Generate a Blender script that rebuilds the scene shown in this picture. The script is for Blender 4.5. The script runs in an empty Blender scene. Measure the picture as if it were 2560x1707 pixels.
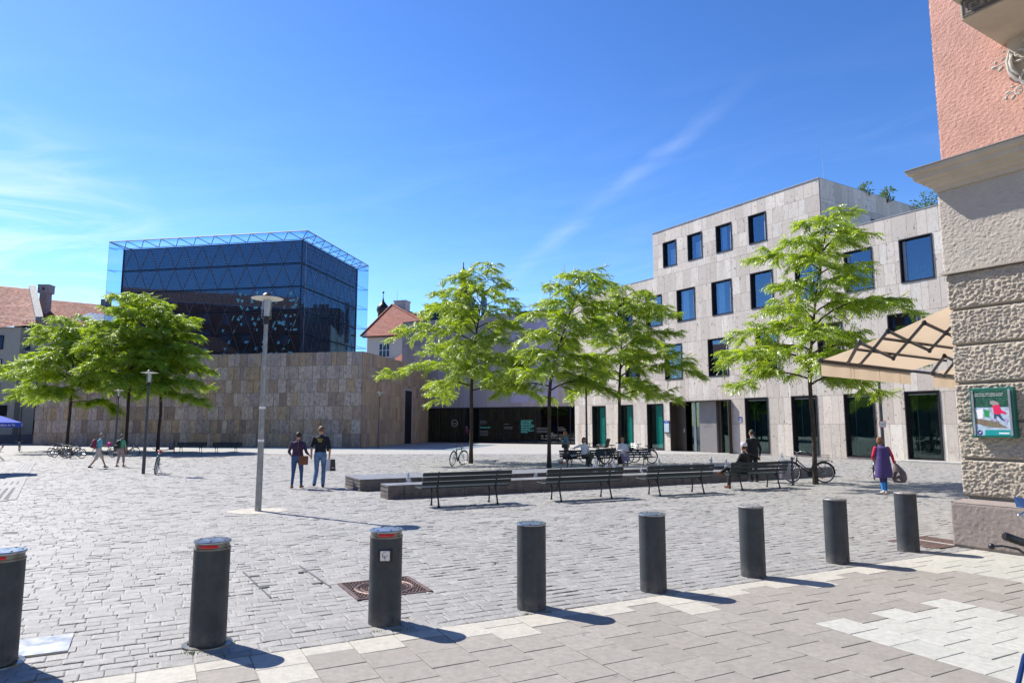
import bpy, math, random
import numpy as np
from mathutils import Vector, Matrix, noise
random.seed(7); rng = np.random.default_rng(7)
sc = bpy.context.scene
COL = sc.collection
PI = math.pi
# ---------------------------------------------------------------- camera
CAMH = 1.9
FPX, CX, CY = 1706.67, 1280.0, 853.5
PITCH = math.atan((1061 - 853.5) / FPX)
cam_d = bpy.data.cameras.new('camera'); cam = bpy.data.objects.new('camera', cam_d); COL.objects.link(cam)
cam.location = (0, 0, CAMH); cam.rotation_euler = (PI / 2 + PITCH, 0, 0)
cam_d.sensor_width = 36; cam_d.lens = 24; cam_d.clip_start = 0.05; cam_d.clip_end = 3000
sc.camera = cam
# ---------------------------------------------------------------- light, sky, exposure
SUN = Vector((-0.555, 0.381, 0.740)).normalized()
sun_d = bpy.data.lights.new('sun', 'SUN'); sun_d.energy = 5.0; sun_d.angle = math.radians(0.53); sun_d.color = (1.0, 0.94, 0.86)
sun = bpy.data.objects.new('sun', sun_d); COL.objects.link(sun)
sun.rotation_euler = (-SUN).to_track_quat('-Z', 'Y').to_euler()
sc.view_settings.view_transform = 'Standard'; sc.view_settings.look = 'None'
sc.view_settings.exposure = 0.8; sc.view_settings.gamma = 1.0; sc.view_settings.use_curve_mapping = False


def ray(x, y):
    a = (x - CX) / FPX; b = -(y - CY) / FPX
    return Vector((a, math.cos(PITCH) - b * math.sin(PITCH), math.sin(PITCH) + b * math.cos(PITCH)))


def G(x, y, z=0.0):            # point at height z seen at photo pixel (2560 wide)
    d = ray(x, y); return Vector((0, 0, CAMH)) + d * ((z - CAMH) / d.z)


def V(x, y, D):                # point at depth D
    d = ray(x, y); return Vector((0, 0, CAMH)) + d * (D / d.y)


class N:                       # small node-tree helper
    def __init__(s, nt): s.nt = nt; nt.nodes.clear()
    def n(s, t, **k):
        o = s.nt.nodes.new(t); ins = k.pop('ins', {})
        for a, b in k.items(): setattr(o, a, b)
        for a, b in ins.items():
            if isinstance(b, bpy.types.NodeSocket): s.nt.links.new(b, o.inputs[a])
            else: o.inputs[a].default_value = b
        return o
    def math(s, op, a, b=0.0, c=None):
        k = {0: a, 1: b}
        if c is not None: k[2] = c
        return s.n('ShaderNodeMath', operation=op, ins=k).outputs[0]
    def mix(s, f, a, b, bt='MIX'):
        return s.n('ShaderNodeMix', data_type='RGBA', blend_type=bt, ins={0: f, 6: a, 7: b}).outputs[2]
    def ramp(s, f, a, b, lo=0.0, hi=1.0):
        return s.n('ShaderNodeMapRange', ins={0: f, 1: a, 2: b, 3: lo, 4: hi}).outputs[0]
    def noise(s, v, sc, det=3.0, rough=0.5, dist=0.0):
        return s.n('ShaderNodeTexNoise', ins={'Vector': v, 'Scale': sc, 'Detail': det, 'Roughness': rough, 'Distortion': dist}).outputs[0]


def c4(c): return (c[0], c[1], c[2], 1.0)


world = bpy.data.worlds.new('World'); sc.world = world; world.use_nodes = True
w = N(world.node_tree)
sky = w.n('ShaderNodeTexSky', sky_type='NISHITA', sun_disc=False, sun_elevation=math.asin(SUN.z), sun_rotation=math.atan2(SUN.x, SUN.y),
          air_density=1.0, dust_density=0.25, ozone_density=2.2, altitude=520)
tc = w.n('ShaderNodeTexCoord').outputs['Generated']
hsv = w.n('ShaderNodeHueSaturation', ins={'Saturation': 1.15, 'Value': 1.0, 'Color': sky.outputs[0]}).outputs[0]
hsv = w.mix(1.0, hsv, (0.13, 0.13, 0.13, 1), 'MULTIPLY')
hsv = w.n('ShaderNodeGamma', ins={0: hsv, 1: 1.32}).outputs[0]
hsv = w.mix(1.0, hsv, (9.5, 9.8, 10.8, 1), 'MULTIPLY')
# thin cirrus by direction on the sky
flat = w.n('ShaderNodeVectorMath', operation='NORMALIZE', ins={0: tc}).outputs[0]
sep = w.n('ShaderNodeSeparateXYZ', ins={0: flat})
def dirmask(px, py, r0, r1):
    d = ray(px, py).normalized()
    dt = w.n('ShaderNodeVectorMath', operation='DOT_PRODUCT', ins={0: flat, 1: tuple(d)}).outputs['Value']
    return w.ramp(dt, math.cos(math.radians(r1)), math.cos(math.radians(r0)))
rot = w.n('ShaderNodeVectorRotate', rotation_type='AXIS_ANGLE', ins={'Vector': flat, 'Axis': (0, 1, 0), 'Angle': 0.16}).outputs[0]
mp = w.n('ShaderNodeMapping', ins={'Vector': rot, 'Scale': (2.2, 2.2, 13.0)}).outputs[0]
wis = w.noise(mp, 1.9, 9.0, 0.62, 0.9)
wis2 = w.ramp(wis, 0.46, 0.74)
low = w.ramp(sep.outputs[2], 0.50, 0.10)
c_left = w.math('MULTIPLY', dirmask(-60, 730, 1, 13), w.math('MULTIPLY', w.ramp(wis, 0.40, 0.66), 0.5))
c_all = w.math('MULTIPLY', w.math('MULTIPLY', wis2, low), 0.10)
# old soft contrail
pa, pb = ray(1290, 680).normalized(), ray(1700, 350).normalized()
nr = pa.cross(pb).normalized()
dn = w.n('ShaderNodeVectorMath', operation='DOT_PRODUCT', ins={0: flat, 1: tuple(nr)}).outputs['Value']
fz = w.math('MULTIPLY', w.math('SUBTRACT', w.noise(flat, 9.0, 5.0, 0.6), 0.5), 0.035)
trail = w.ramp(w.math('ABSOLUTE', w.math('ADD', dn, fz)), 0.016, 0.0)
trail = w.math('MULTIPLY', w.math('MULTIPLY', trail, dirmask(1460, 540, 5, 17)), w.ramp(w.noise(mp, 3.0, 6.0), 0.28, 0.62))
fac = w.math('ADD', w.math('ADD', c_left, c_all), w.math('MULTIPLY', trail, 0.14))
fac = w.math('MINIMUM', fac, 0.85)
skc = w.mix(fac, hsv, (6.6, 7.2, 7.9, 1))
bg = w.n('ShaderNodeBackground', ins={0: skc, 1: 0.10})
w.n('ShaderNodeOutputWorld', ins={0: bg.outputs[0]})

# ---------------------------------------------------------------- materials
MATS = {}


def M(name, col, rough=0.6, metal=0.0, var=0.15, vs=3.0, bump=0.0, bs=40.0, col2=None, spec=0.5, coord='Object', coat=0.0, trans=0.0, emit=None, dirt=0.0):
    m = bpy.data.materials.new(name); m.use_nodes = True; t = N(m.node_tree)
    tcn = t.n('ShaderNodeTexCoord').outputs['Object'] if coord == 'Object' else t.n('ShaderNodeNewGeometry').outputs['Position']
    nz = t.noise(tcn, vs, 5.0, 0.6)
    lo = c4([c * (1 - var) for c in col]) if col2 is None else c4(col2)
    hi = c4([min(1, c * (1 + var)) for c in col]) if col2 is None else c4(col)
    base = t.mix(t.ramp(nz, 0.3, 0.7), lo, hi)
    if dirt:
        base = t.mix(t.math('MULTIPLY', t.ramp(t.noise(tcn, vs * 4.3, 6.0, 0.7), 0.5, 0.75), dirt), base, c4([c * 0.35 for c in col]))
    b = t.n('ShaderNodeBsdfPrincipled', ins={'Base Color': base, 'Metallic': metal, 'Specular IOR Level': spec, 'Coat Weight': coat})
    rg = t.ramp(t.noise(tcn, vs * 2.7, 4.0), 0.3, 0.7, max(0.02, rough - 0.08), min(1, rough + 0.08)); t.nt.links.new(rg, b.inputs['Roughness'])
    if trans: b.inputs['Transmission Weight'].default_value = trans
    if emit: b.inputs['Emission Color'].default_value = c4(emit[:3]); b.inputs['Emission Strength'].default_value = emit[3]
    if bump:
        bp = t.n('ShaderNodeBump', ins={'Strength': bump, 'Distance': 0.02, 'Height': t.noise(tcn, bs, 6.0, 0.6)})
        t.nt.links.new(bp.outputs[0], b.inputs['Normal'])
    t.n('ShaderNodeOutputMaterial', ins={0: b.outputs[0]})
    MATS[name] = m; return m


def stone_mat(name, cols, vein, rough=0.7, pores=0.0, ang=0.0, bump=0.4, streak=(7, 7, 0.8), big=None, n2s=2.1):
    """cladding panel material: a tone for each piece (tint attribute or object random), vertical veins, pores"""
    m = bpy.data.materials.new(name); m.use_nodes = True; t = N(m.node_tree)
    pos = t.n('ShaderNodeNewGeometry').outputs['Position']
    at = t.n('ShaderNodeAttribute', attribute_name='tint').outputs['Fac']
    oi = t.n('ShaderNodeObjectInfo').outputs['Random']
    r = t.math('FRACT', t.math('ADD', at, oi))
    off = t.n('ShaderNodeCombineXYZ', ins={0: t.math('MULTIPLY', r, 91.0), 1: t.math('MULTIPLY', r, 37.0), 2: t.math('MULTIPLY', r, 53.0)}).outputs[0]
    rp = t.n('ShaderNodeVectorRotate', rotation_type='Z_AXIS', ins={'Vector': pos, 'Angle': ang}).outputs[0]
    p = t.n('ShaderNodeVectorMath', operation='ADD', ins={0: rp, 1: off}).outputs[0]
    ps = t.n('ShaderNodeMapping', ins={'Vector': p, 'Scale': streak}).outputs[0]
    cr = t.n('ShaderNodeValToRGB', ins={0: r}); cr.color_ramp.interpolation = 'CONSTANT'
    el = cr.color_ramp.elements
    while len(el) < len(cols): el.new(0.5)
    for i, c in enumerate(cols): el[i].position = i / len(cols); el[i].color = c4(c)
    n1 = t.noise(ps, 1.0, 6.0, 0.65, 1.2)
    base = t.mix(t.ramp(n1, 0.42, 0.72), cr.outputs[0], c4(vein[0]))
    n2 = t.noise(p, n2s, 7.0, 0.72, 1.6)
    base = t.mix(t.ramp(n2, 0.52, 0.70), base, c4(vein[1]))
    if big is not None:
        base = t.mix(t.ramp(t.noise(pos, 0.35, 4.0), 0.45, 0.7, 0.0, 0.5), base, c4(big))
    br = t.math('FRACT', t.math('MULTIPLY', r, 7.31))
    base = t.mix(1.0, base, t.n('ShaderNodeCombineColor', ins={0: t.ramp(br, 0, 1, 0.86, 1.1), 1: t.ramp(br, 0, 1, 0.86, 1.1), 2: t.ramp(br, 0, 1, 0.86, 1.1)}).outputs[0], 'MULTIPLY')
    h = t.noise(p, 26.0, 5.0, 0.6)
    if pores:
        pp = t.n('ShaderNodeMapping', ins={'Vector': p, 'Scale': (7.5, 7.5, 4.0)}).outputs[0]
        pn = t.noise(pp, 1.0, 3.0, 0.55, 0.4)
        pk = t.ramp(pn, 0.655, 0.69)
        pn2 = t.ramp(t.noise(pp, 3.2, 2.0, 0.5), 0.66, 0.70)
        pk = t.math('MAXIMUM', pk, t.math('MULTIPLY', pn2, 0.6))
        base = t.mix(t.math('MULTIPLY', pk, pores), base, (0.10, 0.085, 0.07, 1))
        h = t.math('SUBTRACT', h, t.math('MULTIPLY', pk, 1.5))
    bp = t.n('ShaderNodeBump', ins={'Strength': bump, 'Distance': 0.012 if pores else 0.03, 'Height': h})
    b = t.n('ShaderNodeBsdfPrincipled', ins={'Base Color': base, 'Roughness': rough, 'Normal': bp.outputs[0], 'Specular IOR Level': 0.35})
    t.n('ShaderNodeOutputMaterial', ins={0: b.outputs[0]})
    MATS[name] = m; return m


def glass_mat(name, tint, refl=0.30, gcol=(0.75, 0.85, 0.95), rough=0.02, wav=0.0):
    m = bpy.data.materials.new(name); m.use_nodes = True; t = N(m.node_tree)
    fr = t.n('ShaderNodeLayerWeight', ins={0: 0.35}).outputs['Fresnel']
    f = t.ramp(fr, 0, 1, refl, 0.95)
    bf = t.n('ShaderNodeNewGeometry').outputs['Backfacing']; f = t.math('MULTIPLY', f, t.math('SUBTRACT', 1.0, bf))
    tr = t.n('ShaderNodeBsdfTransparent', ins={0: c4([x ** 0.6 for x in tint])})
    gl = t.n('ShaderNodeBsdfGlossy', ins={0: c4(gcol), 'Roughness': rough})
    if wav:
        pos = t.n('ShaderNodeNewGeometry').outputs['Position']
        bp = t.n('ShaderNodeBump', ins={'Strength': wav, 'Distance': 0.05, 'Height': t.noise(pos, 0.6, 2.0)})
        t.nt.links.new(bp.outputs[0], gl.inputs['Normal'])
    mx = t.n('ShaderNodeMixShader', ins={0: f, 1: tr.outputs[0], 2: gl.outputs[0]})
    t.n('ShaderNodeOutputMaterial', ins={0: mx.outputs[0]})
    MATS[name] = m; return m


def leaf_mat(name, d, tl):
    m = bpy.data.materials.new(name); m.use_nodes = True; t = N(m.node_tree)
    at = t.n('ShaderNodeAttribute', attribute_name='tint').outputs['Fac']
    dc = t.mix(at, c4([x * 0.45 for x in d]), c4([min(1, x * 1.3) for x in d]))
    tcn = t.mix(at, c4([x * 0.7 for x in tl]), c4([min(1, x * 1.2) for x in tl]))
    df = t.n('ShaderNodeBsdfDiffuse', ins={0: dc}); tr = t.n('ShaderNodeBsdfTranslucent', ins={0: tcn})
    gl = t.n('ShaderNodeBsdfGlossy', ins={0: (1, 1, 1, 1), 'Roughness': 0.38})
    m1 = t.n('ShaderNodeMixShader', ins={0: 0.48, 1: df.outputs[0], 2: tr.outputs[0]})
    m2 = t.n('ShaderNodeMixShader', ins={0: 0.07, 1: m1.outputs[0], 2: gl.outputs[0]})
    t.n('ShaderNodeOutputMaterial', ins={0: m2.outputs[0]}); MATS[name] = m; return m


def plain(name, col, rough=0.6, metal=0.0, **k): return M(name, col, rough, metal, var=k.pop('var', 0.06), **k)

# ---------------------------------------------------------------- mesh helpers
class MB:
    def __init__(s): s.v = []; s.f = []; s.m = []
    def add(s, vs, fs, mi=0, mat=None):
        b = len(s.v)
        s.v += [tuple(mat @ Vector(v)) for v in vs] if mat is not None else [tuple(v) for v in vs]
        s.f += [tuple(b + i for i in f) for f in fs]; s.m += [mi] * len(fs); return s
    def box(s, x0, x1, y0, y1, z0, z1, mi=0, mat=None):
        v = [(x0, y0, z0), (x1, y0, z0), (x1, y1, z0), (x0, y1, z0), (x0, y0, z1), (x1, y0, z1), (x1, y1, z1), (x0, y1, z1)]
        return s.add(v, [(0, 3, 2, 1), (4, 5, 6, 7), (0, 1, 5, 4), (1, 2, 6, 5), (2, 3, 7, 6), (3, 0, 4, 7)], mi, mat)
    def cbox(s, x0, x1, y0, y1, z0, z1, c=0.01, mi=0, mat=None):      # box with chamfered upper edges all round
        v = [(x0 + c, y0 + c, z0), (x1 - c, y0 + c, z0), (x1 - c, y1 - c, z0), (x0 + c, y1 - c, z0),
             (x0, y0, z0 + c), (x1, y0, z0 + c), (x1, y1, z0 + c), (x0, y1, z0 + c),
             (x0, y0, z1 - c), (x1, y0, z1 - c), (x1, y1, z1 - c), (x0, y1, z1 - c),
             (x0 + c, y0 + c, z1), (x1 - c, y0 + c, z1), (x1 - c, y1 - c, z1), (x0 + c, y1 - c, z1)]
        f = [(0, 3, 2, 1), (12, 13, 14, 15)]
        for k in (0, 4, 8):
            for i in range(4):
                j = (i + 1) % 4; f.append((k + i, k + j, k + 4 + j, k + 4 + i))
        return s.add(v, f, mi, mat)
    def tube(s, pts, r, n=8, mi=0, caps=True, mat=None, flat=1.0):
        P = [Vector(p) for p in pts]; R = r if isinstance(r, (list, tuple)) else [r] * len(P)
        vs = []; fs = []; prev = None
        for i, p in enumerate(P):
            d = (P[min(i + 1, len(P) - 1)] - P[max(i - 1, 0)])
            if d.length < 1e-9: d = Vector((0, 0, 1))
            d.normalize()
            if prev is None:
                a = Vector((0, 0, 1)) if abs(d.z) < 0.9 else Vector((0, 1, 0))
                u = d.cross(a).normalized()
            else:
                u = (prev - d * prev.dot(d)).normalized()
            prev = u; v = d.cross(u)
            for k in range(n):
                t = 2 * PI * k / n; vs.append(p + u * (R[i] * math.cos(t)) + v * (R[i] * math.sin(t) * flat))
        for i in range(len(P) - 1):
            for k in range(n):
                j = (k + 1) % n; fs.append((i * n + k, i * n + j, (i + 1) * n + j, (i + 1) * n + k))
        if caps: fs.append(tuple(range(n - 1, -1, -1))); fs.append(tuple((len(P) - 1) * n + k for k in range(n)))
        return s.add(vs, fs, mi, mat)
    def lathe(s, prof, n=24, mi=0, mat=None, c=(0, 0)):               # prof: [(r, z)]
        vs = []; fs = []
        for r, z in prof:
            for k in range(n):
                t = 2 * PI * k / n; vs.append((c[0] + r * math.cos(t), c[1] + r * math.sin(t), z))
        for i in range(len(prof) - 1):
            for k in range(n):
                j = (k + 1) % n; fs.append((i * n + k, i * n + j, (i + 1) * n + j, (i + 1) * n + k))
        if prof[0][0] > 1e-4: fs.append(tuple(range(n - 1, -1, -1)))
        if prof[-1][0] > 1e-4: fs.append(tuple((len(prof) - 1) * n + k for k in range(n)))
        return s.add(vs, fs, mi, mat)
    def torus(s, c, R, r, ax='y', n=26, k=6, mi=0, mat=None, a0=0.0, a1=2 * PI, sx=1.0):
        full = abs(a1 - a0 - 2 * PI) < 1e-6; cnt = n if full else n + 1
        vs = []; fs = []
        for i in range(cnt):
            t = a0 + (a1 - a0) * i / n; ct, st = math.cos(t), math.sin(t)
            for j in range(k):
                q = 2 * PI * j / k; rr = R + r * math.cos(q); h = r * math.sin(q) * sx
                p = (rr * ct, h, rr * st) if ax == 'y' else (rr * ct, rr * st, h) if ax == 'z' else (h, rr * ct, rr * st)
                vs.append((c[0] + p[0], c[1] + p[1], c[2] + p[2]))
        for i in range(n):
            a = i * k; b = ((i + 1) % cnt) * k
            for j in range(k): fs.append((a + j, a + (j + 1) % k, b + (j + 1) % k, b + j))
        return s.add(vs, fs, mi, mat)
    def ell(s, c, r, n=12, m=8, mi=0, mat=None):
        vs = [(c[0], c[1], c[2] - r[2])]; fs = []
        for i in range(1, m):
            p = PI * i / m - PI / 2
            for k in range(n):
                t = 2 * PI * k / n; vs.append((c[0] + r[0] * math.cos(p) * math.cos(t), c[1] + r[1] * math.cos(p) * math.sin(t), c[2] + r[2] * math.sin(p)))
        vs.append((c[0], c[1], c[2] + r[2])); top = len(vs) - 1
        for k in range(n):
            j = (k + 1) % n; fs.append((0, 1 + j, 1 + k)); fs.append((top, top - n + k, top - n + j))
            for i in range(m - 2): a = 1 + i * n; fs.append((a + k, a + j, a + n + j, a + n + k))
        return s.add(vs, fs, mi, mat)
    def prism(s, poly, y0, y1, mi=0, mat=None):                       # poly in xz, extruded along y
        n = len(poly); vs = [(x, y0, z) for x, z in poly] + [(x, y1, z) for x, z in poly]
        fs = [tuple(range(n)), tuple(range(2 * n - 1, n - 1, -1))] + [(i, i + n, (i + 1) % n + n, (i + 1) % n) for i in range(n)]
        return s.add(vs, fs, mi, mat)
    def prismz(s, poly, z0, z1, mi=0, mat=None):
        n = len(poly); vs = [(x, y, z0) for x, y in poly] + [(x, y, z1) for x, y in poly]
        fs = [tuple(range(n - 1, -1, -1)), tuple(range(n, 2 * n))] + [(i, (i + 1) % n, (i + 1) % n + n, i + n) for i in range(n)]
        return s.add(vs, fs, mi, mat)
    def mesh(s, name, mats, smooth=False):
        me = bpy.data.meshes.new(name); me.from_pydata(s.v, [], s.f)
        if not isinstance(mats, (list, tuple)): mats = [mats]
        for m in mats: me.materials.append(m)
        if len(mats) > 1: me.polygons.foreach_set('material_index', s.m)
        if smooth: me.polygons.foreach_set('use_smooth', [True] * len(me.polygons))
        me.update()
        if smooth: me.set_sharp_from_angle(angle=0.75)
        return me


def link(name, data, parent=None, mat=None):
    o = bpy.data.objects.new(name, data); COL.objects.link(o)
    if parent is not None: o.parent = parent
    if mat is not None: o.matrix_basis = mat
    return o


def part(name, mb, mats, parent=None, smooth=False, mat=None, label=None):
    o = link(name, mb.mesh(name, mats, smooth), parent, mat)
    if smooth == 'auto':
        pass
    if label: o['label'] = label
    return o


def tag(o, label, cat, group=None):
    o['label'] = label; o['category'] = cat
    if group: o['group'] = group
    return o


def thing(name, label, cat, loc=(0, 0, 0), rz=0.0, group=None, scale=1.0):
    o = link(name, None); o.location = loc; o.rotation_euler = (0, 0, rz)
    if scale != 1.0: o.scale = (scale,) * 3
    o.empty_display_size = 0.3
    return tag(o, label, cat, group)


def single(name, mb, mats, label, cat, loc=(0, 0, 0), rz=0.0, group=None, smooth=False, scale=1.0):
    o = part(name, mb, mats, None, smooth); o.location = loc; o.rotation_euler = (0, 0, rz); o.scale = (scale,) * 3
    return tag(o, label, cat, group)


def struct(name, mb, mats, smooth=False):
    o = part(name, mb, mats, None, smooth); o['kind'] = 'structure'; return o


def copy_tree(o, parent=None):
    c = o.copy(); COL.objects.link(c)
    if parent is not None: c.parent = parent; c.matrix_parent_inverse = o.matrix_parent_inverse.copy()
    for ch in [x for x in KIDS.get(o.name, [])]: copy_tree_child(ch, c)
    return c


def copy_tree_child(ch, p):
    d = ch.copy(); COL.objects.link(d); d.parent = p
    for g in KIDS.get(ch.name, []): copy_tree_child(g, d)


KIDS = {}


def index_kids(root):                 # remembers the children of a finished thing for copying
    KIDS[root.name] = list(root.children)
    for c in root.children: KIDS[c.name] = list(c.children)


def np_mesh(name, verts, faces, mats, tint=None, smooth=False):
    me = bpy.data.meshes.new(name)
    verts = np.ascontiguousarray(verts, dtype=np.float32); faces = np.ascontiguousarray(faces, dtype=np.int32)
    nf, k = faces.shape
    me.vertices.add(len(verts)); me.vertices.foreach_set('co', verts.ravel())
    me.loops.add(nf * k); me.loops.foreach_set('vertex_index', faces.ravel())
    me.polygons.add(nf); me.polygons.foreach_set('loop_start', np.arange(0, nf * k, k, dtype=np.int32))
    me.polygons.foreach_set('loop_total', np.full(nf, k, dtype=np.int32))
    me.update(calc_edges=True)
    for m in (mats if isinstance(mats, (list, tuple)) else [mats]): me.materials.append(m)
    if tint is not None:
        a = me.attributes.new('tint', 'FLOAT', 'FACE'); a.data.foreach_set('value', np.ascontiguousarray(tint, dtype=np.float32))
    me.polygons.foreach_set('use_smooth', np.full(nf, bool(smooth)))
    return me


def project(p):
    x, y, z = p[0], p[1], p[2] - CAMH
    dep = y * math.cos(PITCH) + z * math.sin(PITCH)
    if dep < 0.3: return None
    return CX + FPX * x / dep, CY - FPX * (z * math.cos(PITCH) - y * math.sin(PITCH)) / dep, dep


def text_part(name, body, size, m, parent, mat, ext=0.002, align='CENTER', space=1.0):
    cu = bpy.data.curves.new(name, 'FONT'); cu.body = body; cu.size = size; cu.extrude = ext; cu.align_x = align; cu.align_y = 'CENTER'
    cu.space_line = space; cu.resolution_u = 2
    o = bpy.data.objects.new(name, cu); COL.objects.link(o)
    dg = bpy.context.evaluated_depsgraph_get(); me = bpy.data.meshes.new_from_object(o.evaluated_get(dg))
    bpy.data.objects.remove(o); me.materials.clear(); me.materials.append(m); me.name = name
    return link(name, me, parent, mat)


FRONT = Matrix.Rotation(PI / 2, 4, 'X')       # text lying in the local xz plane, facing local -y
def T(x, y, z): return Matrix.Translation((x, y, z))

# city grid: E runs along the kerb, Nn at right angles to it, away from the camera
E2 = Vector((0.886, 0.464)); N2 = Vector((-0.464, 0.886)); GRID = math.atan2(0.464, 0.886)
def ST(s, t, z=0.0): return Vector((s * E2.x + t * N2.x, s * E2.y + t * N2.y, z))
def toST(p): return p[0] * E2.x + p[1] * E2.y, p[0] * N2.x + p[1] * N2.y
TB = 6.27                                      # kerb line between cobbles and slabs


def cut(rect, holes):
    out = [rect]
    for h in holes:
        nx = []
        for (a, b, c, d) in out:
            if h[0] >= b - 1e-4 or h[1] <= a + 1e-4 or h[2] >= d - 1e-4 or h[3] <= c + 1e-4: nx.append((a, b, c, d)); continue
            x0, x1 = max(a, h[0]), min(b, h[1])
            if h[0] > a: nx.append((a, h[0], c, d))
            if h[1] < b: nx.append((h[1], b, c, d))
            if h[2] > c: nx.append((x0, x1, c, h[2]))
            if h[3] < d: nx.append((x0, x1, h[3], d))
        out = nx
    return [r for r in out if r[1] - r[0] > 0.03 and r[3] - r[2] > 0.03]


# ---------------------------------------------------------------- ground
def paving_mat(name, cols, rough, bump, bs=60, blot=None, spec=0.5, speck=0.0):
    m = bpy.data.materials.new(name); m.use_nodes = True; t = N(m.node_tree)
    pos = t.n('ShaderNodeNewGeometry').outputs['Position']
    at = t.n('ShaderNodeAttribute', attribute_name='tint').outputs['Fac']; oi = t.n('ShaderNodeObjectInfo').outputs['Random']
    r = t.math('FRACT', t.math('ADD', at, oi))
    cr = t.n('ShaderNodeValToRGB', ins={0: r}); el = cr.color_ramp.elements
    while len(el) < len(cols): el.new(0.5)
    for i, c in enumerate(cols): el[i].position = i / (len(cols) - 1); el[i].color = c4(c)
    base = cr.outputs[0]
    base = t.mix(t.ramp(t.noise(pos, 0.5, 5.0, 0.6), 0.35, 0.7, 0.0, 0.55), base, c4(blot or cols[0]))
    base = t.mix(t.ramp(t.noise(pos, 13.0, 7.0, 0.75), 0.40, 0.64, 0.0, 0.6), base, c4([c * 0.66 for c in cols[0]]))
    if speck:
        base = t.mix(t.math('MULTIPLY', t.ramp(t.noise(pos, 130.0, 3.0, 0.7), 0.52, 0.66), speck), base, (0.16, 0.14, 0.13, 1))
        base = t.mix(t.math('MULTIPLY', t.ramp(t.noise(pos, 3.3, 6.0, 0.75), 0.57, 0.66), 0.35), base, c4([c * 0.6 for c in cols[0]]))
    vo = t.n('ShaderNodeTexVoronoi', ins={'Vector': pos, 'Scale': 1.7, 'Randomness': 1.0}).outputs['Distance']
    base = t.mix(t.math('MULTIPLY', t.ramp(vo, 0.045, 0.03), 0.55), base, (0.10, 0.095, 0.09, 1))
    st_ = t.noise(t.n('ShaderNodeMapping', ins={'Vector': pos, 'Scale': (1.0, 1.0, 1.0), 'Rotation': (0, 0, 0.6)}).outputs[0], 0.9, 8.0, 0.78, 0.6)
    base = t.mix(t.ramp(st_, 0.56, 0.72, 0.0, 0.45), base, c4([c * 0.55 for c in cols[0]]))
    bp = t.n('ShaderNodeBump', ins={'Strength': bump, 'Distance': 0.012, 'Height': t.noise(pos, bs, 6.0, 0.65)})
    b = t.n('ShaderNodeBsdfPrincipled', ins={'Base Color': base, 'Roughness': rough, 'Normal': bp.outputs[0], 'Specular IOR Level': spec})
    t.n('ShaderNodeOutputMaterial', ins={0: b.outputs[0]}); MATS[name] = m; return m


m_cob = paving_mat('granite_cobble', [(0.225, 0.222, 0.213), (0.31, 0.304, 0.288), (0.27, 0.262, 0.246), (0.36, 0.352, 0.33)], 0.6, 0.9, 55, blot=(0.305, 0.30, 0.282))
m_slab = paving_mat('concrete_slab', [(0.255, 0.235, 0.205), (0.32, 0.298, 0.265)], 0.75, 0.25, 150, speck=0.6)
m_cream = paving_mat('cream_slab', [(0.41, 0.39, 0.335), (0.46, 0.44, 0.38)], 0.75, 0.2, 150, speck=0.35)
m_white = paving_mat('white_slab', [(0.39, 0.392, 0.35), (0.445, 0.445, 0.40)], 0.7, 0.15, 150, speck=0.12)
m_olive = paving_mat('greenish_slab', [(0.38, 0.38, 0.33), (0.43, 0.42, 0.37)], 0.75, 0.2, 150, speck=0.3)


def joint_mat():
    """sand and grit between the cobbles; beyond the built stones it carries the same stone courses as texture"""
    m = bpy.data.materials.new('joint_grit'); m.use_nodes = True; t = N(m.node_tree)
    pos = t.n('ShaderNodeNewGeometry').outputs['Position']
    rp = t.n('ShaderNodeVectorRotate', rotation_type='Z_AXIS', ins={'Vector': pos, 'Angle': -GRID}).outputs[0]
    br = t.n('ShaderNodeTexBrick', ins={'Vector': rp, 'Color1': (0.31, 0.306, 0.292, 1), 'Color2': (0.35, 0.345, 0.33, 1), 'Mortar': (0.24, 0.235, 0.22, 1),
             'Scale': 1.0, 'Mortar Size': 0.012, 'Brick Width': 0.27, 'Row Height': 0.19})
    ln = t.n('ShaderNodeVectorMath', operation='LENGTH', ins={0: pos}).outputs['Value']
    grit = t.mix(t.noise(pos, 120.0, 4.0), (0.19, 0.18, 0.155, 1), (0.31, 0.295, 0.265, 1))
    base = t.mix(t.ramp(ln, 44.5, 45.5), grit, br.outputs[0])
    b = t.n('ShaderNodeBsdfPrincipled', ins={'Base Color': base, 'Roughness': 0.85})
    t.n('ShaderNodeOutputMaterial', ins={0: b.outputs[0]}); return m


gmb = MB(); gmb.add([(-900, -500, -0.009), (900, -500, -0.009), (900, 1500, -0.009), (-900, 1500, -0.009)], [(0, 1, 2, 3)])
square = struct('cobbled_square', gmb, joint_mat())

# facade frames used by the paving to know where buildings stand
CO = Vector((21.903, 33.989, 0)); CD = Vector((0.526, -0.85, 0)); CN = Vector((-0.85, -0.526, 0))     # community centre front
PC = Vector((7.16, 11.02, 0)); PE = Vector((0.526, -0.85, 0)); PH = Vector((0.85, 0.526, 0))          # corner house
FT0 = toST((-3.18, 17.8)); FU, FV = 17.2, 4.18                                                        # fountain footprint in s,t
COVERS = [(2.53, 8.06, 0.44, 0.44), (11.34, 6.95, 0.5, 0.42), (toST(G(75, 1618))[0], toST(G(75, 1618))[1], 0.30, 0.27)]


def blocked(s, t, h=0.12):
    p = ST(s, t)
    if (p - CO).dot(CN) < 0.05 and (p - CO).dot(CD) > -31.5: return True
    if (p - PC).dot(CN) < -0.05 and (p - PC).dot(Vector((-0.526, 0.85, 0))) < -0.05: return True
    if FT0[0] - 0.05 < s < FT0[0] + FU and (FT0[1] < t < FT0[1] + 0.68 or FT0[1] + 2.43 < t < FT0[1] + FV): return True
    return False


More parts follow.
